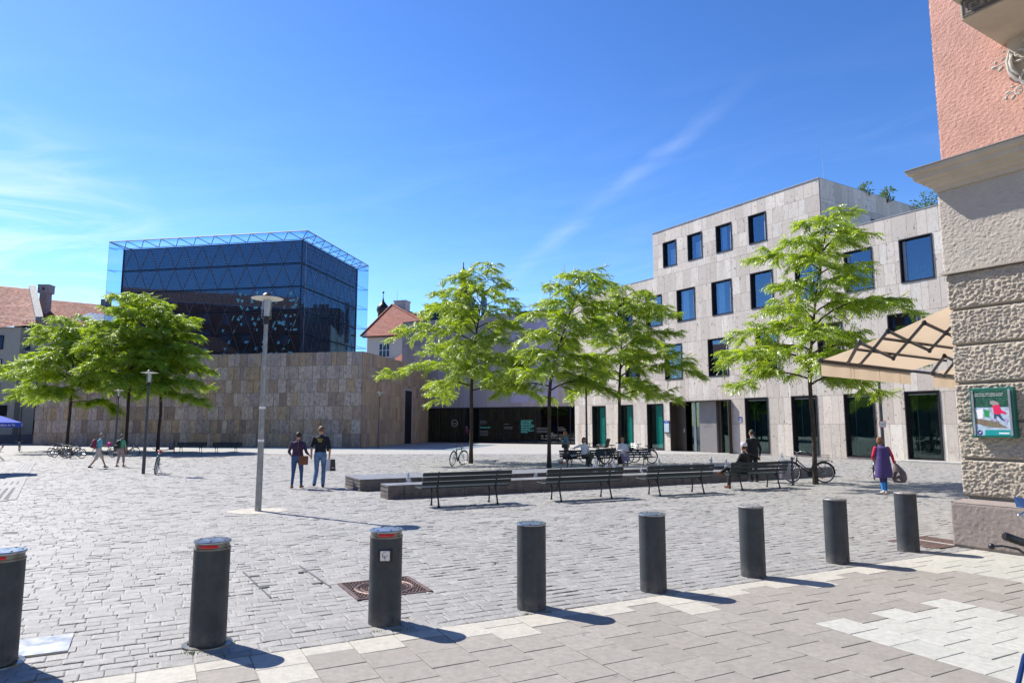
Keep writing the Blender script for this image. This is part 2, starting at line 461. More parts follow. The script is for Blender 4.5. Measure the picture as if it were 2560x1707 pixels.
HOL = [(cs - a, cs + a, ct - b, ct + b) for cs, ct, a, b in COVERS] + [(FT0[0] - .01, FT0[0] + FU + .01, FT0[1] - .01, FT0[1] + .68), (FT0[0] - .08, FT0[0] + FU + .01, FT0[1] + 2.43, FT0[1] + FV)]
rects = []
t0 = TB + 0.006; row = 0
while t0 < 62:
    rh = 0.158 * random.uniform(0.93, 1.08); special = 12.42 < t0 < 12.62
    if special: rh = 0.30
    tm = t0 + rh / 2
    smax = min((1.155 * tm + 0.8) / 0.524, (45 - 0.886 * tm) / 0.464); s = (-0.227 * tm - 0.9) / 1.248 - random.random() * 0.3
    while s < smax:
        L = random.uniform(0.16, 0.28) if not special else random.uniform(0.6, 0.95)
        if random.random() < 0.1 and not special: L = random.uniform(0.13, 0.17)
        if not blocked(s + L / 2, tm, L):
            for q_ in cut((s, s + L, t0, t0 + rh), HOL):
                if q_[1] - q_[0] > 0.05 and q_[3] - q_[2] > 0.05: rects.append(q_ + ((s + L / 2) * E2.y + tm * N2.y,))
        s += L
    t0 += rh; row += 1
rects.sort(key=lambda r: r[4])
R = np.array(rects)


def cobble_arrays(s0, s1, t0, t1, gap=0.0034, deep=True):
    n = len(s0); j = lambda a: rng.uniform(-a, a, n)
    zt = rng.normal(0, 0.0022, n); tx, ty = rng.normal(0, 0.0026, n), rng.normal(0, 0.0026, n)
    cs = [(s0 + gap, t0 + gap), (s1 - gap, t0 + gap), (s1 - gap, t1 - gap), (s0 + gap, t1 - gap)]
    cs = [(a + j(0.0035), b + j(0.004)) for a, b in cs]
    cxm, cym = (s0 + s1) / 2, (t0 + t1) / 2
    out = []
    for lv in range(3):
        for k, (a, b) in enumerate(cs):
            sg, tg = (1 if k in (1, 2) else -1), (1 if k >= 2 else -1)
            if lv == 0: z = np.full(n, -0.024); aa, bb = a, b
            else:
                z = zt + tx * sg + ty * tg - (0.0045 if lv == 1 else 0.0)
                ins = 0.0 if lv == 1 else 0.011
                aa, bb = a - sg * ins * (1 + j(0.35)), b - tg * ins * (1 + j(0.35))
            out.append(np.stack([aa * E2.x + bb * N2.x, aa * E2.y + bb * N2.y, z], 1))
    v = np.stack(out, 1).reshape(-1, 3)
    f1 = [(k, (k + 1) % 4, 4 + (k + 1) % 4, 4 + k) for k in range(4)] + [(4 + k, 4 + (k + 1) % 4, 8 + (k + 1) % 4, 8 + k) for k in range(4)] + [(8, 9, 10, 11)]
    f = (np.array(f1)[None] + (np.arange(n) * 12)[:, None, None]).reshape(-1, 4)
    return v, f, np.repeat(rng.random(n), 9)


NEAR = []; REST = []
for r in rects:
    p = project(ST((r[0] + r[1]) / 2, (r[2] + r[3]) / 2))
    vis = p and -40 < p[0] < 2600 and p[1] < 1740
    (NEAR if (vis and len(NEAR) < 300) else REST).append(r)
RA = np.array(REST)
v, f, tn = cobble_arrays(RA[:, 0], RA[:, 1], RA[:, 2], RA[:, 3])
cob = link('cobbles', np_mesh('cobbles', v, f, m_cob, tn), square); cob['kind'] = 'stuff'
variants = []
for k in range(14):
    v, f, tn = cobble_arrays(np.array([-0.12]), np.array([0.12]), np.array([-0.084]), np.array([0.084]))
    w2 = v.copy(); w2[:, 0] = v[:, 0] * E2.x + v[:, 1] * E2.y; w2[:, 1] = v[:, 0] * N2.x + v[:, 1] * N2.y
    variants.append(np_mesh('cobble', w2, f, m_cob))
for i, r in enumerate(NEAR):
    c = ST((r[0] + r[1]) / 2, (r[2] + r[3]) / 2)
    o = link('cobble', variants[i % 14], square); o.location = c; o.rotation_euler = (0, 0, GRID + (PI if random.random() < 0.5 else 0))
    o.scale = ((r[1] - r[0]) / 0.24, (r[3] - r[2]) / 0.168, 1)

# footway of concrete slabs
side = MB(); side.add([tuple(ST(-14, -9, -0.014)), tuple(ST(30, -9, -0.014)), tuple(ST(30, TB - 0.003, -0.014)), tuple(ST(-14, TB - 0.003, -0.014))], [(0, 1, 2, 3)])
walk = struct('pavement', side, M('slab_joint', (0.13, 0.125, 0.10), 0.9, bump=0.3, col2=(0.20, 0.19, 0.13), coord='pos'))
SW, SL = 0.412, 0.385
slabs = []
for i in range(-26, 48):
    s = i * SW; t = TB - 0.004; first = True
    L0 = SL if i % 2 == 0 else SL * 0.55
    k = 0
    while t > -1.5:
        L = L0 if first else SL
        cls = 'cream' if k == 0 else 'slab'
        if k == 1 and i % 5 == 2: cls = 'cream'
        if 5.70 < s + 0.1 < 7.62 and t - L / 2 < (4.62 if i % 2 else 4.75) : cls = 'white'
        elif s > 9.4 and t > 4.2 and k > 0: cls = 'olive'
        p = project(ST(s + SW / 2, t - L / 2)); inn = p and -60 < p[0] < 2620 and p[1] < 1760
        pc = ST(s + SW / 2, t - L / 2)
        if not ((pc - PC).dot(CN) < -0.25 and pc.x > 6.5) and (pc.y > 1): slabs.append((s, s + SW, t - L, t, cls, inn, (pc.y if inn else 999)))
        t -= L; first = False; k += 1
slabs.sort(key=lambda q: q[6])
MSL = {'cream': m_cream, 'slab': m_slab, 'white': m_white, 'olive': m_olive}


def slab_mesh(cls):
    g = 0.004; mb = MB(); w2, l2 = SW / 2 - g, SL / 2 - g
    mb.cbox(-w2, w2, -l2, l2, -0.02, 0.0, 0.003); return mb.mesh('paving_slab', MSL[cls])


SM = {c: [slab_mesh(c) for _ in range(2)] for c in MSL}
cnt = 0; restm = MB(); rt = []; rmi = {c: i for i, c in enumerate(MSL)}
for q in slabs:
    c = ST((q[0] + q[1]) / 2, (q[2] + q[3]) / 2); dz = random.uniform(-0.0035, 0.0015)
    if q[5] and cnt < 300:
        o = link('paving_slab', SM[q[4]][cnt % 2], walk); o.location = (c.x, c.y, dz)
        o.rotation_euler = (random.uniform(-0.004, 0.004), random.uniform(-0.004, 0.004), GRID); o.scale = (1, (q[3] - q[2]) / SL, 1); cnt += 1
    elif c.y < 30:
        w2, l2 = SW / 2 - 0.004, (q[3] - q[2]) / 2 - 0.004
        restm.cbox(-w2, w2, -l2, l2, -0.02, 0.0, 0.003, rmi[q[4]], T(c.x, c.y, dz) @ Matrix.Rotation(GRID, 4, 'Z'))
o = part('paving_slabs', restm, [MSL[c] for c in MSL], walk); o['kind'] = 'stuff'

# pale slab strip crossing the square at the far left
strip = MB()
A, B_, C_, D_ = G(91, 1153), G(65, 1153), G(-60, 1262), G(35, 1248)
base = MB(); base.add([(A.x, A.y, 0.006), (B_.x, B_.y, 0.006), (C_.x, C_.y, 0.006), (D_.x, D_.y, 0.006)], [(0, 1, 2, 3)])
gut = struct('paved_strip', base, M('strip_joint', (0.2, 0.19, 0.18), 0.9))
gutm = MB(); gutm.cbox(-0.5, 0.5, -0.5, 0.5, 0.0, 1.0, 0.0); gme = gutm.mesh('paving_slab', paving_mat('strip_slab', [(0.25, 0.25, 0.245), (0.31, 0.305, 0.295)], 0.7, 0.2))
nrow = 16
for k in range(nrow):
    a0, a1 = k / nrow, (k + 1) / nrow
    for j in (0, 1, 2, 3):
        l0, r0_ = B_.lerp(C_, a0), A.lerp(D_, a0); l1, r1_ = B_.lerp(C_, a1), A.lerp(D_, a1)
        p = l0.lerp(r0_, 0.125 + 0.25 * j).lerp(l1.lerp(r1_, 0.125 + 0.25 * j), 0.5)
        o = link('paving_slab', gme, gut); o.location = (p.x, p.y, 0.004)
        dv = (l1 - l0); o.rotation_euler = (0, 0, math.atan2(dv.y, dv.x)); o.scale = (dv.length - 0.02, (l0 - r0_).length / 4 - 0.015, 0.012)

# covers let into the ground
m_iron = M('cast_iron', (0.13, 0.085, 0.075), 0.55, 0.6, var=0.35, vs=9, bump=0.3)
m_irond = M('cast_iron_recess', (0.03, 0.02, 0.02), 0.8)
m_conc = M('cover_concrete', (0.50, 0.48, 0.44), 0.8, bump=0.2)
c1 = thing('manhole_cover', 'rusty square manhole cover with pale round centre, behind the bollard with the socket', 'manhole cover', ST(2.53, 8.06, .006), GRID, 'iron covers in the ground')
mb = MB(); mb.box(-0.43, 0.43, -0.43, 0.43, -0.03, -0.008); part('recess', mb, m_irond, c1)
mb = MB()
for a, b, c_, d in ((-0.44, 0.44, -0.44, -0.40), (-0.44, 0.44, 0.40, 0.44), (-0.44, -0.40, -0.40, 0.40), (0.40, 0.44, -0.40, 0.40)): mb.cbox(a, b, c_, d, -0.02, 0.005, 0.004)
part('frame', mb, m_iron, c1)
mb = MB(); mb.torus((0, 0, 0), 0.33, 0.022, 'z', 40, 6, sx=0.4); mb.torus((0, 0, 0), 0.27, 0.008, 'z', 40, 6, sx=0.6)
for rr, nn in ((0.30, 44), (0.235, 34), (0.205, 30)):
    for k in range(nn):
        a = 2 * PI * k / nn; mb.cbox(-0.011, 0.011, -0.008, 0.008, -0.012, 0.004, 0.002, 0, T(rr * math.cos(a), rr * math.sin(a), 0) @ Matrix.Rotation(a + 0.5, 4, 'Z'))
for i in range(-9, 10):
    for k in range(-9, 10):
        x, y = i * 0.041 + (0.01 if k % 2 else 0), k * 0.041
        if math.hypot(x, y) > 0.365 and abs(x) < 0.39: mb.cbox(-0.014, 0.014, -0.009, 0.009, -0.012, 0.004, 0.002, 0, T(x, y, 0) @ Matrix.Rotation(0.6, 4, 'Z'))
o = part('lid_pattern', mb, m_iron, c1)
mb = MB(); mb.lathe([(0.185, -0.012), (0.185, 0.002), (0.0001, 0.003)], 32); part('concrete_infill', mb, m_conc, c1)
c2 = thing('manhole_cover', 'rusty chequered iron grating cover beside the rightmost bollard at the house corner', 'manhole cover', ST(11.34, 6.95, .006), GRID, 'iron covers in the ground')
mb = MB(); mb.box(-0.48, 0.48, -0.40, 0.40, -0.03, -0.008); part('recess', mb, m_irond, c2)
mb = MB()
for i in range(-10, 11): mb.cbox(i * 0.047 - 0.009, i * 0.047 + 0.009, -0.41, 0.41, -0.02, 0.003, 0.003)
for i in range(-8, 9): mb.cbox(-0.49, 0.49, i * 0.05 - 0.009, i * 0.05 + 0.009, -0.02, 0.0055, 0.003)
part('grating', mb, m_iron, c2)
mb = MB(); mb.cbox(-0.01, 0.012, -0.41, 0.41, -0.01, 0.012, 0.002); part('divider', mb, plain('cover_bar', (0.5, 0.48, 0.44)), c2)
mb = MB(); mb.cbox(-0.30, 0.30, -0.27, 0.27, -0.02, 0.004, 0.003)
p = ST(COVERS[2][0], COVERS[2][1])
single('steel_cover', mb, plain('polished_plate', (0.40, 0.40, 0.38), 0.38, 0.85, var=0.35, vs=3), 'shiny steel plate let into the cobbles beside the leftmost bollard', 'steel cover', (p.x, p.y, 0.006), GRID)
mb = MB()
c = [G(608, 1430), G(748, 1414), G(827, 1468), G(677, 1495)]
for a, b in ((0, 3), (1, 2)): mb.tube([c[a] + Vector((0, 0, 0.006)), c[b] + Vector((0, 0, 0.006))], 0.008, 5)
for k, (x, y) in enumerate(((636, 1440), (757, 1430), (660, 1468), (793, 1458))):
    g = G(x, y); mb.cbox(-0.06, 0.06, -0.03, 0.03, 0.0, 0.01, 0.003, 0, T(g.x, g.y, 0) @ Matrix.Rotation(GRID, 4, 'Z'))
single('paved_cover', mb, M('dull_steel', (0.10, 0.10, 0.105), 0.6, 0.5), 'cobble-filled access cover with two thin steel edges, left of the rusty manhole cover', 'access cover')

# ---------------------------------------------------------------- bollards
m_bol = M('bollard_paint', (0.034, 0.041, 0.048), 0.52, 0.05, var=0.3, vs=5, bump=0.05, bs=90, dirt=0.3)
def wear():
    nt = m_bol.node_tree; t = N.__new__(N); t.nt = nt; b = [n for n in nt.nodes if n.type == 'BSDF_PRINCIPLED'][0]; src = b.inputs['Base Color'].links[0].from_socket
    pos = t.n('ShaderNodeNewGeometry').outputs['Position']; st = t.n('ShaderNodeMapping', ins={'Vector': pos, 'Scale': (14, 14, 1.1)}).outputs[0]
    c = t.mix(t.ramp(t.noise(st, 1.0, 6.0, 0.7), 0.50, 0.72, 0.0, 0.30), src, (0.10, 0.105, 0.105, 1))
    c = t.mix(t.ramp(t.noise(pos, 60.0, 2.0, 0.5), 0.72, 0.77, 0.0, 0.4), c, (0.22, 0.23, 0.23, 1))
    z = t.n('ShaderNodeSeparateXYZ', ins={0: pos}).outputs[2]
    c = t.mix(t.math('MULTIPLY', t.ramp(z, 0.16, 0.0), t.ramp(t.noise(pos, 14.0, 5.0, 0.7), 0.35, 0.65)), c, (0.15, 0.14, 0.125, 1))
    nt.links.new(c, b.inputs['Base Color'])
wear()
m_bcap = M('bollard_cap', (0.34, 0.38, 0.42), 0.28, 0.85, var=0.12, vs=8)
m_bcap2 = M('bollard_cap_worn', (0.30, 0.28, 0.27), 0.5, 0.6, var=0.2, vs=8)
m_ring = M('bollard_ring', (0.20, 0.19, 0.17), 0.35, 0.85, var=0.2)
m_red = M('red_lens', (0.42, 0.015, 0.012), 0.25, 0.0, var=0.2, vs=40, emit=(1, 0.03, 0.02, 0.06))
BOLS = [(-14, 1673, 0.150, 'leftmost bollard, cut by the photo edge, with a red light band'),
        (518, 1621, 0.152, 'dark bollard with red light band and a steel ground ring, second from the left'),
        (961, 1568, 0.157, 'dark bollard with red light band and a white socket plate near its top'),
        (1329, 1529, 0.153, 'plain dark bollard with bluish cap, nearest to the third manhole side, fourth from the left'),
        (1634, 1483, 0.153, 'plain dark bollard in front of the middle benches, fifth from the left'),
        (1884, 1446, 0.153, 'plain dark bollard in front of the seated man\'s bench, sixth from the left'),
        (2095, 1410, 0.153, 'plain dark bollard with brownish worn cap, second from the right'),
        (2272, 1380, 0.153, 'rightmost plain dark bollard beside the iron grating cover')]
BOLS[3] = BOLS[3][:3] + ('plain dark bollard with bluish cap, fourth from the left',)
for i, (px, py, r, lab) in enumerate(BOLS):
    g = G(px, py); g = g + Vector((g.x, g.y, 0)).normalized() * r
    hgt = 0.885 if i < 3 else 0.87
    b = thing('bollard', lab, 'bollard', (g.x, g.y, 0), random.uniform(0, 6) if i != 2 else 0, 'bollards along the pavement edge')
    zt = hgt - (0.075 if i < 3 else 0.022)
    mb = MB(); mb.lathe([(r, -0.03), (r, 0.02), (r, zt)], 48); part('body', mb, m_bol, b, True)
    if i < 3:
        mb = MB(); mb.lathe([(r + 0.004, zt), (r + 0.004, zt + 0.014), (r - 0.008, zt + 0.016), (r - 0.008, hgt - 0.02)], 48); part('collar', mb, m_ring, b, True)
        gr = MB(); aa = -PI / 2 + 0.25 - (b.rotation_euler[2] if i != 2 else 0)
        gr.torus((0, 0, zt + 0.034), r - 0.006, 0.013, 'z', 14, 6, a0=aa - 0.55, a1=aa + 0.45); part('light_band', gr, m_red, b, True)
    cap = MB(); cap.lathe([(r + 0.003, hgt - 0.02), (r + 0.005, hgt - 0.008), (r + 0.001, hgt), (0.0001, hgt + 0.004)], 48)
    part('cap', cap, m_bcap if i < 5 else m_bcap2, b, False)
    bm = MB()
    for k in range(6): bm.lathe([(0.009, hgt), (0.009, hgt + 0.007), (0.0001, hgt + 0.008)], 8, 0, None, (0.8 * r * math.cos(k * PI / 3), 0.8 * r * math.sin(k * PI / 3)))
    part('bolts', bm, m_ring, b)
    if i < 2:
        mb = MB(); mb.lathe([(r + 0.01, 0.002), (r + 0.012, 0.014), (r + 0.05, 0.010), (r + 0.055, -0.01)], 40); part('ground_ring', mb, m_ring, b, False)
    if i == 2:
        mb = MB(); mb.cbox(-0.05, 0.09, -r - 0.004, -r + 0.05, 0.60, 0.715, 0.004); part('socket_recess', mb, plain('black_plastic', (0.012, 0.012, 0.014), 0.4), b)
        mb = MB(); mb.cbox(-0.024, 0.066, -r - 0.014, -r - 0.003, 0.612, 0.704, 0.004); pl = part('socket_plate', mb, plain('white_plastic', (0.75, 0.73, 0.68), 0.4), b)
        mb = MB(); mb.torus((0.021, -r - 0.0145, 0.665), 0.026, 0.0018, 'y', 20, 4, a0=1.2, a1=5.0)
        for x, z in ((0.003, 0.66), (0.04, 0.66)): mb.box(x - 0.004, x + 0.004, -r - 0.016, -r - 0.014, z - 0.004, z + 0.004)
        mb.box(0.015, 0.026, -r - 0.016, -r - 0.014, 0.640, 0.656); mb.box(0.018, 0.024, -r - 0.016, -r - 0.014, 0.620, 0.630)
        part('socket_detail', mb, plain('socket_black', (0.02, 0.02, 0.02)), pl)

# small tufts growing in the joints
mb = MB()
for (px, py, n, rr) in ((483, 1632, 60, 0.10), (545, 1636, 22, 0.09), (379, 1640, 14, 0.03), (940, 1580, 26, 0.05), (1002, 1575, 26, 0.09), (1318, 1535, 20, 0.04), (1370, 1529, 14, 0.04), (2330, 1371, 30, 0.1), (2388, 1362, 24, 0.09), (1680, 1487, 12, 0.05),
                        (1540, 1316, 120, 0.45), (1400, 1352, 70, 0.22), (2040, 1212, 80, 0.3), (1985, 1213, 60, 0.2), (1240, 1407, 12, 0.05)):
    g = G(px, py)
    for k in range(n):
        a = random.uniform(0, 2 * PI); q = rr * random.random() ** 0.6; x, y = g.x + q * math.cos(a), g.y + q * 0.5 * math.sin(a)
        hh = random.uniform(0.008, 0.022); dx, dy = random.uniform(-.015, .015), random.uniform(-.015, .015); ww = 0.005
        mb.add([(x - ww, y, -0.01), (x + ww, y, -0.01), (x + dx, y + dy, hh)], [(0, 1, 2)])
o = part('weeds', mb, plain('weed_green', (0.10, 0.17, 0.03), 0.7)); o['kind'] = 'stuff'
# ---------------------------------------------------------------- clad facades
unit = MB(); unit.box(-0.5, 0.5, -0.5, 0.5, -0.5, 0.5)


def clad(F, x0, x1, zs, holes, wr, gap=0.007, th=0.05, jit=0.0):
    """panels of one face; F maps face coords (x right, y into the wall, z up) to the building; returns (matrix, size, world centre)"""
    out = []
    for za, zb in zip(zs[:-1], zs[1:]):
        x = x0
        while x < x1 - 0.02:
            wd = random.uniform(*wr)
            if x1 - x - wd < wr[0] * 0.6: wd = x1 - x
            for (a, b, c, d) in cut((x, x + wd, za, zb), holes):
                if b - a < 0.04: continue
                y = -th / 2 + random.uniform(-jit, jit)
                out.append((F @ T((a + b) / 2, y, (c + d) / 2) @ Matrix.Diagonal((b - a - gap, th, d - c - gap, 1)), (b - a) * (d - c)))
            x += wd
    return out


def place_panels(lst, root, mat, name='stone_panel', limit=300, stuffname='stone_panels'):
    W = root.matrix_world if root.matrix_world != Matrix.Identity(4) else Matrix.Translation(root.location) @ Matrix.Rotation(root.rotation_euler[2], 4, 'Z')
    sc_ = []
    for m, ar in lst:
        wm = W @ m; c = wm.translation; p = project(c); nrm = (wm.to_3x3() @ Vector((0, -1, 0))).normalized()
        vd = Vector((0, 0, CAMH)) - c; facing = max(0, nrm.dot(vd.normalized()))
        sc_.append(ar * facing / vd.length_squared if p and -50 < p[0] < 2610 and -50 < p[1] < 1750 else 0)
    order = sorted(range(len(lst)), key=lambda i: -sc_[i])
    single_ = order[:limit]; rest = order[limit:]
    for i in single_:
        if sc_[i] > 0:
            q = MB(); q.add(unit.v, unit.f, 0, lst[i][0]); link(name, q.mesh(name, mat), root)
        else: rest.append(i)
    if rest:
        mb = MB()
        for i in rest: mb.add(unit.v, unit.f, 0, lst[i][0])
        V_ = np.array(mb.v); F_ = np.array(mb.f)
        o = link(stuffname, np_mesh(stuffname, V_, F_, mat, np.repeat(rng.random(len(rest)), 6)), root); o['kind'] = 'stuff'


def shell(F, x0, x1, z0, z1, holes, th=0.35):
    mb = MB()
    xs = sorted(set([x0, x1] + [h[0] for h in holes] + [h[1] for h in holes])); xs = [x for x in xs if x0 - 1e-6 <= x <= x1 + 1e-6]
    for a, b in zip(xs[:-1], xs[1:]):
        for r in cut((a, b, z0, z1), holes):
            mb.box(r[0], r[1], 0.0, th, r[2], r[3], 0, F)
    return mb


m_trav = stone_mat('travertine', [(0.62, 0.565, 0.49), (0.65, 0.60, 0.53), (0.58, 0.52, 0.45), (0.67, 0.63, 0.56), (0.62, 0.555, 0.475), (0.56, 0.50, 0.43)],
                   [(0.54, 0.48, 0.425), (0.48, 0.41, 0.35)], 0.72, pores=0.85, ang=1.0167, bump=0.35, streak=(3.5, 3.5, 0.9))
m_mus = stone_mat('museum_stone', [(0.42, 0.355, 0.36), (0.45, 0.385, 0.385), (0.39, 0.34, 0.35), (0.46, 0.385, 0.37)], [(0.38, 0.325, 0.335), (0.42, 0.345, 0.33)], 0.6, bump=0.1, streak=(3, 3, 0.4))
m_syn = stone_mat('rough_travertine', [(0.60, 0.46, 0.32), (0.56, 0.46, 0.37), (0.46, 0.38, 0.34), (0.56, 0.40, 0.23), (0.36, 0.265, 0.20), (0.64, 0.54, 0.44), (0.47, 0.35, 0.23), (0.43, 0.36, 0.32), (0.59, 0.48, 0.38), (0.51, 0.38, 0.27), (0.55, 0.46, 0.40)],
                  [(0.20, 0.145, 0.12), (0.52, 0.41, 0.29)], 0.85, ang=0.19, bump=1.0, streak=(4.5, 4.5, 2.4), n2s=4.2)
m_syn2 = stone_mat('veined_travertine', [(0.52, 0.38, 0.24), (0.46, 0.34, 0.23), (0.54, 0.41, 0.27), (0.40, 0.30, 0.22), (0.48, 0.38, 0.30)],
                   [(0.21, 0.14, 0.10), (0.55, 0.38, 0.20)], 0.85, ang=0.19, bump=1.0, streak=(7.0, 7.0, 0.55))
m_back = plain('wall_core', (0.17, 0.15, 0.13), 0.9)
m_dark = M('dark_frame', (0.028, 0.026, 0.03), 0.42, 0.4, var=0.15, coord='pos')
m_black = plain('black_void', (0.006, 0.006, 0.007), 0.8)
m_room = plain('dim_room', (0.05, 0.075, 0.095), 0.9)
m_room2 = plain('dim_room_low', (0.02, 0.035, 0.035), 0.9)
m_gl_up = glass_mat('window_glass', (0.62, 0.76, 0.84), 0.17, (0.46, 0.66, 0.88), 0.015, 0.05)
m_gl_low = glass_mat('ground_glass', (0.42, 0.66, 0.62), 0.11, (0.55, 0.80, 0.76), 0.015, 0.04)
m_vent = plain('vent_panel', (0.36, 0.38, 0.42), 0.45, 0.3)
m_blind = M('blind', (0.60, 0.62, 0.62), 0.8, var=0.1)
m_curt = M('curtain', (0.45, 0.58, 0.68), 0.9, var=0.2, vs=6)
m_teal = M('teal_screen', (0.04, 0.62, 0.56), 0.5, var=0.12, vs=1.2)
m_alu = plain('aluminium', (0.45, 0.46, 0.48), 0.35, 0.7)

# ---- community centre ------------------------------------------------------------
cc = thing('community_centre', 'pale travertine building with dark framed windows and a raised top storey, behind the trees', 'building', CO, math.atan2(-0.85, 0.526))
bpy.context.view_layer.update()
UL, UR = -31.05, 8.0                         # local x = -u
WIN = []
for a, b in ((18.35, 19.72), (15.83, 17.2), (13.18, 14.55), (10.4, 11.78)): WIN.append((-b, -a, 13.67, 15.6, 'T'))
for a, b in ((26.67, 28.46), (23.35, 25.1), (20.0, 21.76), (16.68, 18.43), (13.37, 15.11), (10.1, 11.82), (6.8, 8.48), (3.6, 5.26), (0.4, 2.1), (-2.9, -1.2)): WIN.append((-b, -a, 9.36, 11.72, '3'))
for a, b in ((26.67, 28.46), (22.58, 24.25), (18.1, 19.84), (13.89, 15.61), (9.9, 11.6), (5.6, 7.2), (1.31, 2.98), (-3.0, -1.3)): WIN.append((-b, -a, 5.18, 7.78, '2'))
for a, b in ((26.85, 28.59), (23.5, 25.15), (20.15, 21.88)): WIN.append((-b, -a, 0.03, 3.46, 'teal'))
for a, b in ((10.88, 12.66), (7.46, 9.18), (3.98, 5.76), (0.61, 2.36), (-3.0, -1.2)): WIN.append((-b, -a, 0.10, 3.62, 'G'))
ENT = (-19.2, -13.8, 0.0, 3.56)
holes = [w_[:4] for w_ in WIN] + [ENT]
I4 = Matrix.Identity(4)
h_low = [h for h in holes if h[3] < 13]; h_top = [h for h in holes if h[2] > 13]
mb = shell(I4, UL, UR, 0, 13.08, h_low); mb2 = shell(I4, -20.82, -6.56, 13.08, 16.58, h_top)
part('wall', mb, m_back, cc); part('wall', mb2, m_back, cc)
body = MB(); body.box(UL + 0.01, UR, 1.8, 16, 0, 13.0); body.box(UL + 0.01, UL + 0.36, 0.36, 1.8, 0, 13.0); body.box(UL + 0.01, UR, 0.36, 1.8, 12.6, 13.0)
body.box(-20.80, -6.60, 1.6, 13, 13.0, 16.5); body.box(-20.80, -6.60, 0.36, 1.6, 16.1, 16.5); body.box(-20.8, -20.5, 0.36, 1.6, 13.0, 16.1)
part('core', body, m_back, cc)
Z1 = [0.0, 1.93, 3.56, 5.18, 6.48, 7.78, 9.36, 10.55, 11.72, 13.1]
pan = clad(I4, UL, UR, Z1, h_low, (0.36, 0.82), 0.012, 0.045, 0.003)
pan += clad(I4, -20.82, -6.56, [13.1, 13.67, 14.63, 15.6, 16.6], h_top, (0.36, 0.80), 0.012, 0.045, 0.003)
SF = Matrix.Translation((-6.56, 0, 0)) @ Matrix.Rotation(PI / 2, 4, 'Z')        # right flank of the raised storey
sh_ = [(5.2, 6.9, 13.3, 14.9)]
part('wall', shell(SF, -0.02, 13.0, 13.08, 16.58, sh_, 0.3), m_back, cc)
pan += clad(SF, 0.0, 13.0, [13.1, 13.9, 15.1, 15.5 + 0.0, 16.6][:3] + [15.35, 16.6], sh_, (0.5, 0.95), 0.012, 0.045, 0.004)
EF = Matrix.Translation((UL, 16, 0)) @ Matrix.Rotation(-PI / 2, 4, 'Z')
pan += clad(EF, 0, 16, Z1, [], (0.4, 0.85), 0.01)
place_panels(pan, cc, m_trav)
rf = MB(); rf.box(UL - 0.03, -20.83, -0.07, 16, 13.09, 13.13); rf.box(-6.53, UR, -0.07, 16, 13.09, 13.13); rf.box(-20.86, -6.52, -0.09, 13, 16.59, 16.63)
part('roof_coping', rf, plain('coping_metal', (0.32, 0.32, 0.33), 0.5, 0.4), cc)
rk = MB(); rk.cbox(-2.4, UR, -0.75, -0.05, 0.0, 0.10, 0.01); part('step', rk, M('granite_kerb', (0.40, 0.39, 0.37), 0.7, bump=0.2), cc)


